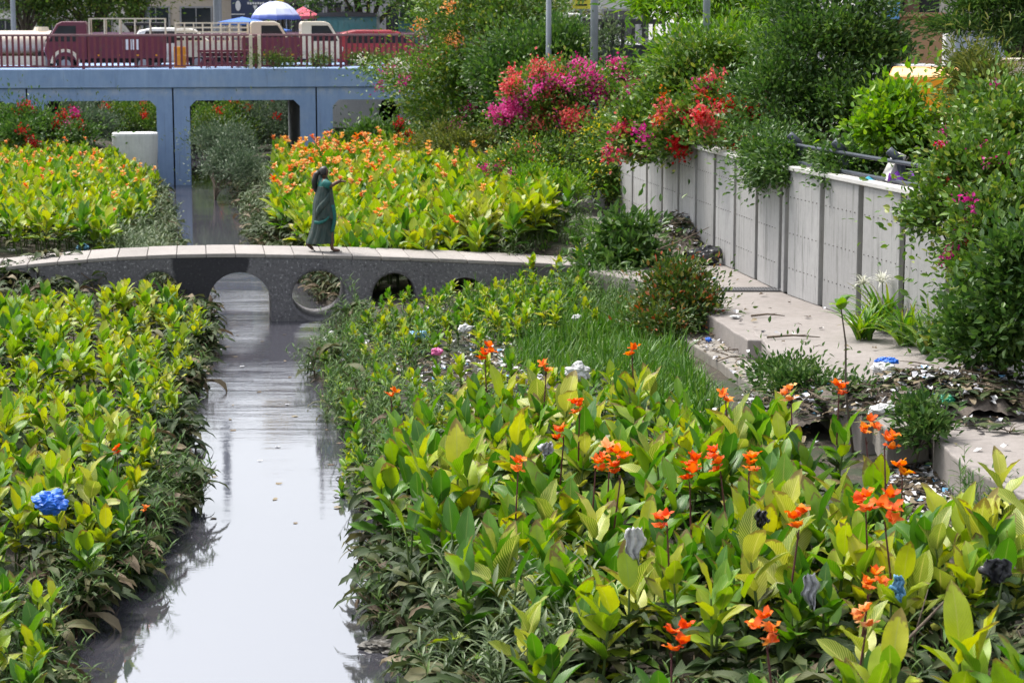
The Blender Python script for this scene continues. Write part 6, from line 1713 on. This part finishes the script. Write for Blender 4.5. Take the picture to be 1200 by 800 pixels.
# local frame: +x walking direction (to the right), z up, height 1.56
J = [((.0, 0, .86), (.105, .13)), ((.0, 0, 1.02), (.095, .12)), ((.02, 0, 1.18), (.10, .135)), ((.03, 0, 1.27), (.075, .12)), ((.035, 0, 1.33), .045), ((.05, 0, 1.385), .048), ((.055, 0, 1.46), (.082, .072)), ((.045, 0, 1.525), (.05, .05)),
     # near leg (forward) and far leg (trailing)
     ((.02, -.085, .80), .095), ((.11, -.085, .45), .06), ((.15, -.08, .10), .036), ((.155, -.08, .045), .036), ((.30, -.085, .022), .026),
     ((-.03, .085, .80), .095), ((-.08, .085, .45), .06), ((-.27, .08, .16), .036), ((-.285, .08, .125), .036), ((-.17, .08, .03), .026),
     # right (near) arm bent forward at shoulder height
     ((.03, -.16, 1.26), .05), ((.13, -.21, 1.20), .042), ((.25, -.15, 1.27), .030), ((.295, -.13, 1.285), .026),
     # left arm reaching forward too
     ((.03, .16, 1.26), .05), ((.15, .17, 1.18), .040), ((.28, .08, 1.25), .030), ((.325, .05, 1.265), .025)]
Bn = [(0, 1), (1, 2), (2, 3), (3, 4), (4, 5), (5, 6), (6, 7), (0, 8), (8, 9), (9, 10), (10, 11), (11, 12), (0, 13), (13, 14), (14, 15), (15, 16), (16, 17), (3, 18), (18, 19), (19, 20), (20, 21), (3, 22), (22, 23), (23, 24), (24, 25)]
for base, sgn in ((21, -1), (25, 1)):
    b = Vector(J[base][0])
    for k, (dx, dy, dz, l) in enumerate(((1, .30, .10, .062), (1, .10, .12, .072), (1, -.10, .08, .068), (.95, -.30, .0, .055))):
        i = len(J); d = Vector((dx, dy, dz)).normalized()
        J.append((tuple(b + d * .045), .009)); J.append((tuple(b + d * (.045 + l * .5)), .008)); J.append((tuple(b + d * (.045 + l) + Vector((0, 0, -.018))), .0065))
        Bn += [(base, i), (i, i + 1), (i + 1, i + 2)]
    i = len(J); d = Vector((.55, -.2 * sgn, .75)).normalized()
    J.append((tuple(b + d * .03), .010)); J.append((tuple(b + d * .068), .008)); Bn += [(base, i), (i, i + 1)]
skin_body('body', J, Bn, 0, pr, SK)
# face details
def blob(name, c, r_, mat, parent, n=12):
    m = MB(); rr = []
    for i in range(1, n):
        a = math.pi * i / n
        rr.append([(c[0] + r_[0] * math.sin(a) * math.cos(2 * math.pi * k / n), c[1] + r_[1] * math.sin(a) * math.sin(2 * math.pi * k / n), c[2] - r_[2] * math.cos(a)) for k in range(n)])
    m.rings(rr); return m.build(name, mat, parent, smooth=True)
for s in (-1, 1):
    blob('ear', (.045, s * .073, 1.445), (.02, .010, .028), SK, pr); blob('eye', (.126, s * .03, 1.462), (.005, .008, .005), M['sign_white'], pr); blob('pupil', (.129, s * .03, 1.462), (.005, .006, .006), HR, pr)
blob('nose', (.143, 0, 1.437), (.018, .014, .022), SK, pr); blob('mouth', (.130, 0, 1.402), (.012, .024, .008), mat_plain('lips', (.10, .03, .03), .5), pr)
m = MB(); rr = []
for i in range(9):      # cap of hair, open at the face
    a = i / 8; z_ = 1.40 + .155 * a; w_ = math.sqrt(max(0.0, 1 - (max(0, a - .25) / .75) ** 2.2))
    rr.append([(.035 + (.098 * w_ * math.cos(th) if math.cos(th) < .25 else .098 * w_ * (.25 + (math.cos(th) - .25) * (.1 + .9 * max(0, a - .45) / .55))) , .088 * w_ * math.sin(th), z_) for th in [2 * math.pi * k / 24 for k in range(24)]])
m.rings(rr); m.build('hair', HR, pr, smooth=True)
m = MB(); m.tube([(-.05, 0, 1.45), (-.115, 0, 1.40), (-.145, .0, 1.28), (-.14, 0, 1.15), (-.12, 0, 1.08)], [.045, .05, .055, .05, .02], 10); m.build('ponytail', HR, pr, smooth=True)
# blouse with short sleeves
def loft(name, secs, mat, n=40, fold=0.0, kf=9, sol=.006, ph=0):
    m = MB(); rr = []
    for j, (cx, cy, cz, rx, ry) in enumerate(secs):
        ring = []
        for k in range(n):
            a = 2 * math.pi * k / n; f = 1 + fold * (j / len(secs)) * math.sin(kf * a + ph + j * .35) + fold * .4 * math.sin(kf * 2.3 * a + j)
            ring.append((cx + rx * f * math.cos(a), cy + ry * f * math.sin(a), cz))
        rr.append(ring)
    m.rings(rr, caps=False); o = m.build(name, mat, pr, smooth=True)
    s_ = o.modifiers.new('s', 'SOLIDIFY'); s_.thickness = sol; s_.offset = 1
    sb = o.modifiers.new('sub', 'SUBSURF'); sb.levels = 1; sb.render_levels = 1
    return o
loft('blouse', [(.035, 0, 1.335, .055, .065), (.03, 0, 1.30, .085, .135), (.03, 0, 1.24, .118, .168), (.025, 0, 1.14, .128, .165), (.01, 0, 1.05, .122, .155)], TEAL)
for s, A in ((-1, (J[18][0], J[19][0])), (1, (J[22][0], J[23][0]))):
    a_, b_ = Vector(A[0]), Vector(A[1]); m = MB(); m.tube([a_ + (a_ - b_) * .25, a_, a_.lerp(b_, .5), a_.lerp(b_, .95)], [.055, .075, .070, .064], 14); m.build('sleeve', TEAL, pr, smooth=True)
# skirt of the sari, swung by the stride, and the draped end
loft('sari_skirt', [(.005, 0, 1.10, .13, .165), (.0, 0, 1.0, .15, .18), (-.005, 0, .90, .175, .20), (.0, 0, .75, .185, .205), (.0, 0, .58, .19, .20), (-.01, 0, .42, .205, .19), (-.035, 0, .28, .225, .18), (-.055, 0, .19, .245, .175), (-.06, 0, .15, .25, .175)], M['sari'], 72, .075, 10)
loft('sari_drape', [(.04, 0, 1.20, .135, .178), (.03, 0, 1.10, .150, .185), (.02, 0, 1.0, .17, .197), (.02, 0, .88, .192, .215), (.03, 0, .74, .20, .222), (.04, 0, .60, .19, .222)], M['sari'], 64, .045, 8, ph=1.2)
m = MB(); path = [(-.11, -.06, 1.285), (-.05, -.15, 1.20), (.06, -.185, 1.08), (.13, -.17, .98), (.17, -.12, .90)]
rr = []
for (x, y, z_) in [(-.10, .10, 1.33), (.0, .02, 1.35), (.09, -.06, 1.28), (.125, -.13, 1.16), (.10, -.19, 1.02), (.02, -.215, .90), (-.08, -.20, .80), (-.13, -.17, .70)]:
    rr.append([(x, y, z_ + .07), (x * 1.06, y * 1.07 - .004, z_ + .03), (x * 1.06, y * 1.07 - .004, z_ - .04), (x, y, z_ - .09)])
m.rings(rr, closed=False, caps=False); o = m.build('sari_fold', M['sari'], pr, smooth=True); s_ = o.modifiers.new('s', 'SOLIDIFY'); s_.thickness = .01
# teal border strips: down the front and along the tail
def strip(name, pts, w_, parent=pr):
    rr = []
    for (x, y, z_), (dx, dy, dz) in pts: rr.append([(x - dx * w_, y - dy * w_, z_ - dz * w_), (x, y - .004, z_), (x + dx * w_, y + dy * w_, z_ + dz * w_)])
    m = MB(); m.rings(rr, closed=False, caps=False); o = m.build(name, TEAL, parent, smooth=True); s_ = o.modifiers.new('s', 'SOLIDIFY'); s_.thickness = .012
strip('sari_border', [((.165 + .035 * math.sin(i * .5), -.15 + i * .004, .86 - i * .07), (1, .5, 0)) for i in range(8)], .032)
strip('sari_border', [((-.17 + i * .038, -.20 - .03 * math.sin(i * .45), .56 - .012 * i + .0035 * i * i), (.15, 0, 1)) for i in range(8)], .026)
# sandals
for (x, y, z_, rot) in ((.225, -.083, .006, 0), (-.225, .08, .062, .62)):
    m = MB(); m.box((0, 0, 0), (.22, .075, .012)); o = m.build('sandal', M['black'], pr, bevel=.005); o.location = (x, y, z_); o.rotation_euler = (0, rot, 0)

# ================================================================== litter
def crumple(name, loc, size, mat, lab, cat='plastic bag', seed=0, stretch=(1, 1, .7), group=None, rot=0):
    import bmesh
    from mathutils import noise
    me = bpy.data.meshes.new(name); bm = bmesh.new(); bmesh.ops.create_icosphere(bm, subdivisions=4, radius=1)
    r = random.Random(seed); ks = [(Vector((r.gauss(0, 1), r.gauss(0, 1), r.gauss(0, 1))).normalized(), r.uniform(2, 7), r.uniform(0, 6)) for _ in range(14)]
    for v in bm.verts:
        d = v.co.normalized(); f = 1 + sum(abs(math.sin(k * d.dot(a) + p)) * .9 / k - .15 for a, k, p in ks) * .28
        q = d + Vector((seed * 3.1, seed * 1.7, 0)); f = .72 + .65 * abs(noise.noise(q * 1.3)) + .32 * abs(noise.noise(q * 3.1)) + .14 * abs(noise.noise(q * 7.0)); v.co = Vector((d.x * stretch[0], d.y * stretch[1], d.z * stretch[2])) * f * size
    bm.to_mesh(me); bm.free(); me.materials.append(mat)
    me.polygons.foreach_set('use_smooth', [False] * len(me.polygons))
    o = link(name, me, None, loc, rot); tag(o, lab, cat, group); return o
def rag(loc, w, h, mat, lab, cat, seed):
    r = random.Random(seed); m = MB(); rr = []
    for j in range(13):
        f = j / 12; ww = w * (.35 + .75 * math.sin(math.pi * min(1, f * .8 + .12)) ** .8) * (1 - .55 * max(0, f - .6) / .4)
        rr.append([((i / 8 - .5) * ww + .012 * math.sin(j * .9 + seed), .035 * math.sin(i * 1.9 + seed + j * .35) * (.4 + f) + r.uniform(-.006, .006), -h * f + r.uniform(-.012, .012) * (1 + 2 * (j == 12))) for i in range(9)])
    m.rings(rr, closed=False, caps=False); o = m.build('plastic_rag' if cat == 'rag' else 'plastic_wrapper', mat, loc=loc, smooth=True, rz=r.uniform(-.6, .6))
    q = o.modifiers.new('s', 'SOLIDIFY'); q.thickness = .004
    tag(o, lab, cat); return o
def plastic(name, col, rough=.35): return mat_plain(name, col, rough, 0, .15, scale=14, bump=.3, dirt=tuple(c * .65 for c in col))
M['pl_white'] = plastic('plastic_white', (.52, .52, .52)); M['pl_blue'] = plastic('plastic_blue', (.02, .14, .62)); M['pl_grey'] = plastic('plastic_grey', (.40, .40, .43)); M['pl_black'] = plastic('plastic_black', (.02, .02, .025))
M['pl_sky'] = plastic('plastic_sky_blue', (.14, .36, .58)); M['pl_pink'] = plastic('plastic_pink', (.62, .12, .32)); M['pl_green'] = plastic('plastic_green', (.03, .30, .16)); M['foam'] = plastic('foam', (.66, .66, .66), .8)
def LB(px, py, h): x, y, z_ = solve(px, py, h); return (x, y, z_)
crumple('plastic_bag', LB(60, 588, .86), .15, M['pl_blue'], 'bright blue plastic bag caught among the left bank leaves', seed=1)
crumple('plastic_bag', LB(677, 436, .95), .13, M['pl_white'], 'torn white plastic bag at the back of the canna bed by the grass', seed=2, stretch=(1, .6, .8))
rag(LB(744, 618, 1.28), .15, .24, M['pl_white'], 'pale rag hanging point down from a dark canna stalk', 'rag', 3)
rag(LB(950, 672, .95), .11, .24, M['pl_grey'], 'grey plastic strip hanging in the shaded gap beside the fading bloom', 'rag', 4)
rag(LB(1053, 674, 1.0), .08, .15, M['pl_sky'], 'sky blue wrapper stuck in the shaded part of the near bed', 'wrapper', 5)
rag(LB(1168, 655, .95), .20, .16, M['pl_black'], 'torn black plastic sheet among yellow leaves near the right edge', 'rag', 6)
rag(LB(640, 518, 1.2), .12, .13, M['pl_grey'], 'small grey plastic scrap below the stacked red orange blooms', 'rag', 7)
rag(LB(893, 598, 1.25), .09, .13, M['pl_black'], 'small black plastic shred left of the chain of blooms', 'rag', 8)
crumple('plastic_wrapper', LB(679, 286 + 0, .3) if False else tuple(atz(676, 372, .98)), .07, M['pl_white'], 'white wrapper lying in the grass by the croton bush', 'wrapper', 9)
crumple('plastic_bag', LB(1036, 480, .55), .12, M['pl_white'], 'crumpled white plastic on the broken slab', seed=10, stretch=(1.3, .8, .5))
crumple('plastic_bag', tuple(atz(1110, 468, 1.4)), .085, M['pl_green'], 'teal green plastic ball on the litter heap', seed=11)
crumple('plastic_bag', tuple(atz(1035, 432, 1.35)), .13, M['pl_white'], 'white plastic sheet scrap at the back of the litter heap', seed=12, stretch=(1.2, .8, .6))
crumple('plastic_bag', tuple(atz(1040, 423, 1.38)), .10, M['pl_blue'], 'blue plastic scrap on top of the litter heap', seed=13, stretch=(1.4, .8, .5))
crumple('foam_piece', tuple(atz(390, 396, .03)), .14, M['foam'], 'white foam block floating beside the footbridge pipe', 'foam block', 14, (1, .8, .8))
crumple('plastic_bottle', tuple(atz(421, 484, .03)), .075, M['pl_green'], 'green bottle floating against the litter slope', 'bottle', 15, (1.5, .6, .6))
crumple('plastic_bag', LB(97, 290, .12), .12, M['pl_sky'], 'pale blue bag on the left bank just behind the footbridge', seed=16)
crumple('plastic_wrapper', LB(512, 412, .35), .08, M['pl_pink'], 'pink wrapper on the litter slope above the water side clump', 'wrapper', 17)
crumple('plastic_bag', LB(490, 393, .3), .12, M['pl_sky'], 'pale blue plastic bag on the litter slope', seed=18, stretch=(1.2, .8, .6))
crumple('plastic_bag', LB(545, 385, .3), .10, M['pl_white'], 'white bag on the litter slope below the footbridge end', seed=19)
crumple('bundle', tuple(aty(455, 130, 77.5)), .42, M['pl_black'], 'black bundle hanging under the blue bridge at its right opening', 'bundle', 40, (.8, .6, 1.1))
crumple('stone', (XW(36.4) - .35, 36.4, PATH_Z + .14), .22, M['p_dark'], 'dark rounded bundle at the foot of the panel wall', 'bundle', 20, (1.2, .8, .8))
crumple('plastic_wrapper', tuple(atz(830, 398, .96)), .05, M['pl_blue'], 'small dark blue packet on the low stone step', 'packet', 21)
crumple('plastic_wrapper', LB(886, 478, .1), .08, M['pl_pink'], 'pink scrap beside the small orange bloom by the step', 'wrapper', 22)
for px, py, lab in ((1060, 372, 'white paper scrap on the path beside the spider lilies'), (862, 331 + 40, 'flat white paper on the path near its broken edge'), (820, 300, 'white paper by the soil heap on the path')):
    crumple('paper_scrap', tuple(atz(px, py, PATH_Z + .03)), .06, M['pl_white'], lab, 'paper scrap', px, (1.3, 1, .35))
# floating clump near the bottom
crumple('driftwood', tuple(atz(452, 757, .02)), .17, mat_plain('wet_debris', (.06, .055, .045), .5, var=.5, scale=9), 'dark floating clump of debris at the near right water edge', 'debris clump', 23, (1.2, .9, .45))
crumple('driftwood', tuple(atz(130, 403 + 37, .02)), .14, mat_plain('wet_debris2', (.05, .045, .035), .5, var=.5), 'small dark mud lump at the left water edge', 'debris clump', 24, (1.5, .8, .3))

def scrap_geo(seed, mi):
    r = random.Random(seed); g = Geo(); k = r.randint(5, 7)
    V = [(0, 0, r.uniform(.01, .05))] + [(math.cos(6.28 * i / k) * r.uniform(.4, 1.2), math.sin(6.28 * i / k) * r.uniform(.4, 1.1), r.uniform(-.3, .6)) for i in range(k)]
    F = [(0, 1 + i, 1 + (i + 1) % k) for i in range(k)]
    return np.array(V) * .055, np.array(F), np.zeros((len(V), 2)), np.full(len(F), mi)
def stick_geo(seed, mi):
    r = random.Random(seed); m = MB(); L = r.uniform(.12, .5); m.tube([(-L / 2, 0, .01), (0, r.uniform(-.05, .05), .03), (L / 2, r.uniform(-.06, .06), r.uniform(.0, .08))], [.008, .009, .004], 4, caps=False)
    F = []
    for f in m.f: F += [(f[0], f[1], f[2]), (f[0], f[2], f[3])]
    return np.array(m.v), np.array(F), np.zeros((len(m.v), 2)), np.full(len(F), mi)
LM = [M['pl_white'], M['pl_grey'], M['pl_sky'], M['dry_leaf'], M['twig'], M['pl_black'], M['pl_pink'], M['foam']]
sv = [scrap_geo(i, [0, 7, 1, 1, 3, 3, 3, 3, 1, 5, 0, 3, 3, 1, 0, 3, 7, 1, 2, 3, 3, 5, 1, 3][i]) for i in range(24)] + [stick_geo(i, 4) for i in range(5)]
lp, lz = [], []
r4 = np.random.default_rng(99)
def heap(px_poly, z, d, seed, hfun=None, dz=.02, layers=1):
    p = band(px_poly, z, d, seed)
    if not len(p): return
    for k in range(layers):
        q = p + r4.uniform(-d, d, p.shape) * .6
        zz_ = np.maximum(ground_n(q[:, 0], q[:, 1]), 0) if hfun is None else hfun(q)
        lp.append(q); lz.append(zz_ + dz + r4.random(len(q)) * .05)
# mounds: litter heap on the path, soil heap by the wall, litter slope
def mound(name, c, rx, ry, h, mat, lab, seed, z0, n=46):
    r = np.random.default_rng(seed); k = r.normal(size=(9, 3)) * 3
    V, idx = [], {}
    for j in range(n + 1):
        for i in range(n + 1):
            a, b = i / n * 2 - 1, j / n * 2 - 1; q = math.hypot(a, b)
            e = 1 + .22 * math.sin(3 * math.atan2(b, a) + seed) + .12 * math.sin(7 * math.atan2(b, a))
            f = max(0.0, 1 - (q / e) ** 2) ** .8
            z_ = h * f * (1 + .3 * sum(math.sin(x[0] * a * 2 + x[1] * b * 2 + x[2]) for x in k) / 4)
            V.append((a * rx, b * ry, z_ - .06 + .02 * r.normal() * (f > 0)))
    F = [(j * (n + 1) + i, j * (n + 1) + i + 1, (j + 1) * (n + 1) + i + 1, (j + 1) * (n + 1) + i) for j in range(n) for i in range(n) if V[j * (n + 1) + i][2] > -.055 or V[(j + 1) * (n + 1) + i + 1][2] > -.055]
    o = link(name, np_mesh(name, np.array(V), [np.array(F)], mat), None, (c[0], c[1], z0), TH); tag(o, lab, 'heap', kind='stuff'); 
    co_ = np.array(V)
    def hf(P):
        c_, s_ = math.cos(-TH), math.sin(-TH); dx, dy = P[:, 0] - c[0], P[:, 1] - c[1]; a = (dx * c_ - dy * s_) / rx; b = (dx * s_ + dy * c_) / ry
        i = np.clip(((a + 1) / 2 * n).round().astype(int), 0, n); j = np.clip(((b + 1) / 2 * n).round().astype(int), 0, n)
        return z0 + np.where((abs(a) < 1) & (abs(b) < 1), np.maximum(co_[j * (n + 1) + i, 2], 0), 0)
    return hf
M['heap_soil'] = mat_plain('heap_soil', (.12, .10, .085), .95, var=.6, scale=5, bump=.8, dirt=(.16, .13, .10))
c1 = atz(1115, 465, PATH_Z + .1); h1 = mound('litter_heap', (c1.x, c1.y), 1.4, 1.0, .30, M['heap_soil'], 'heap of rotting leaves and plastic litter piled on the path', 31, PATH_Z + .02)
c2 = atz(785, 285, PATH_Z + .1); h2 = mound('soil_heap', (c2.x, c2.y), .95, 1.9, .50, M['heap_soil'], 'brown heap of soil and dry twigs dumped across the path', 32, PATH_Z)
c3 = atz(960, 478, 1.0); h3 = mound('litter_heap', (c3.x, c3.y), .9, .7, .25, M['heap_soil'], 'dark litter heap in the gap between the path slabs', 33, 1.0)
def heap_on(c, rx, ry, hf, n, seed, extra=.03):
    r = np.random.default_rng(seed); a = r.normal(size=(n, 2)) * .48; c_, s_ = math.cos(TH), math.sin(TH)
    q = np.stack([c.x + a[:, 0] * rx * c_ - a[:, 1] * ry * s_, c.y + a[:, 0] * rx * s_ + a[:, 1] * ry * c_], -1); lp.append(q); lz.append(hf(q) + extra + r.random(n) * .05)
heap_on(c1, 1.4, 1.0, h1, 900, 1); heap_on(c2, .95, 1.9, h2, 420, 2); heap_on(c3, .9, .7, h3, 420, 3)
heap([(420, 400), (520, 350), (660, 345), (690, 400), (600, 430), (520, 440), (440, 430)], .5, .13, 61)
heap([(480, 420), (560, 395), (640, 405), (640, 470), (560, 460), (490, 470)], .6, .12, 80)
heap([(365, 425), (415, 390), (440, 440), (425, 500), (410, 500)], .1, .14, 62)
heap([(1030, 560), (1050, 510), (1110, 520), (1160, 580), (1100, 620)], 1.05, .08, 63, layers=2)
heap([(870, 470), (900, 450), (960, 500), (880, 510)], .95, .1, 64)
heap([(600, 195), (640, 190), (720, 250), (700, 270), (600, 240)], 1.1, .3, 65)
heap([(590, 300), (690, 275), (690, 300), (600, 300)], 1.0, .25, 66)
heap([(0, 300), (190, 290), (200, 300), (0, 310)], .9, .25, 67)
heap([(20, 660), (190, 560), (190, 620), (110, 690)], .2, .22, 68)
heap([(835, 372), (880, 345), (990, 380), (1050, 410), (900, 420)], PATH_Z, .55, 69, hfun=lambda q: np.full(len(q), PATH_Z), dz=.012)
heap([(770, 345), (900, 345), (860, 300), (770, 310)], PATH_Z, .8, 70, hfun=lambda q: np.full(len(q), PATH_Z), dz=.006)
heap([(800, 395), (850, 385), (920, 445), (890, 455)], .92, .14, 71, hfun=lambda q: np.full(len(q), .92), dz=.006)
heap([(1100, 500), (1200, 500), (1200, 540), (1140, 540)], PATH_Z, .4, 72, hfun=lambda q: np.full(len(q), PATH_Z + .01), dz=.006)
_n_before = len(lp)
heap([(470, 640), (455, 700), (500, 720), (520, 650)], .1, .16, 73)
lp = np.concatenate(lp); lz = np.concatenate(lz)
o = link('scattered_litter', scatter_mesh('scattered_litter', sv, lp, lz, LM, 12, .5, 1.25, tilt=.0)); o.data.polygons.foreach_set('use_smooth', [False] * len(o.data.polygons))
tag(o, 'scraps of plastic, paper, twigs and dry leaves strewn over banks and path', 'litter', kind='stuff')
# flakes, fallen leaves and twigs adrift
wl = np.concatenate([band([(240, 392), (372, 392), (400, 520), (430, 620), (205, 620), (215, 480)], 0, .75, 74), band([(395, 450), (372, 430), (395, 385), (412, 400), (425, 520), (445, 640), (432, 640)], 0, .17, 75), band([(215, 440), (240, 400), (262, 400), (240, 450), (222, 520), (205, 560)], 0, .25, 76)])
wsv = [scrap_geo(300 + i, 3) for i in range(6)] + [scrap_geo(310, 1)]
wsv = [(np.stack([V[:, 0], V[:, 1], V[:, 2] * .25], -1), F, U, m_) for V, F, U, m_ in wsv]
o = link('floating_debris', scatter_mesh('floating_debris', wsv, wl, np.full(len(wl), .006), LM, 13, .5, 1.3, tilt=0)); tag(o, 'dry leaf flakes and twigs floating on the channel', 'debris', kind='stuff')
# dead leaf mulch on the heaps
mp = []
for c, rx, ry, hf, n in ((c1, 1.4, 1.25, h1, 260), (c3, .9, .7, h3, 90), (c2, .9, 1.8, h2, 120)):
    r = np.random.default_rng(n); a = r.normal(size=(n, 2)) * .45; q = np.stack([c.x + a[:, 0] * rx, c.y + a[:, 1] * ry], -1); mp.append(np.concatenate([q, hf(q)[:, None]], 1))
mp = np.concatenate(mp)
flat = []
for V, F, U, MI in wv: V = V.copy(); V[:, 2] = V[:, 2] * .3; flat.append((V, F, U, MI))
o = link('leaf_mulch', scatter_mesh('leaf_mulch', flat, mp[:, :2], mp[:, 2] - .02, [M['canna_old'], M['dry_leaf']], 15, .5, .9)); tag(o, 'wilted leaf waste thrown on the litter heaps', 'leaf waste', kind='stuff')
# branches lying on path and water
for (px, py, z_, L, a, lab) in ((900, 345 + 25, PATH_Z + .03, .5, .3, 'dark stick lying on the path near the drain grate'), (930, 395, PATH_Z + .05, .7, -.1, 'long dark twig lying across the path'), (440, 590, .03, .5, .4, 'dark branch jutting from the right bank over the water'), (800, 283, PATH_Z + .5, 1.0, .5, 'bare twig sticking out of the soil heap'), (1060, 760, 1.3, .9, .9, 'black dead stem leaning across the frontmost leaves')):
    p = atz(px, py, z_); m = MB(); dx = math.cos(a) * L / 2; dz = math.sin(a) * L / 2 * (1 if z_ > 1.25 or z_ < .1 else 0)
    m.tube([(-dx, 0, -dz * .6), (0, .04, .02), (dx, .0, dz)], [.018, .014, .006], 6); m.tube([(dx * .2, .03, .02), (dx * .6, .12, .02 + dz)], [.008, .003], 5)
    o = m.build('dead_branch', M['twig'], loc=p, smooth=True); tag(o, lab, 'branch')

# ------------------------------------------------------------------ air
HAZE = 0.0
if HAZE > 0:
    t = NT('haze'); v = t.n('ShaderNodeVolumePrincipled')
    v.inputs['Color'].default_value = (.82, .87, .95, 1); v.inputs['Density'].default_value = HAZE; v.inputs['Anisotropy'].default_value = .2
    t.l(v.outputs[0], t.out.inputs['Volume'])
    m = MB(); m.box((0, 100, 14), (640, 680, 34)); o = m.build('haze', t.m); tag(o, kind='stuff', label='thin pale haze over the canal and street')
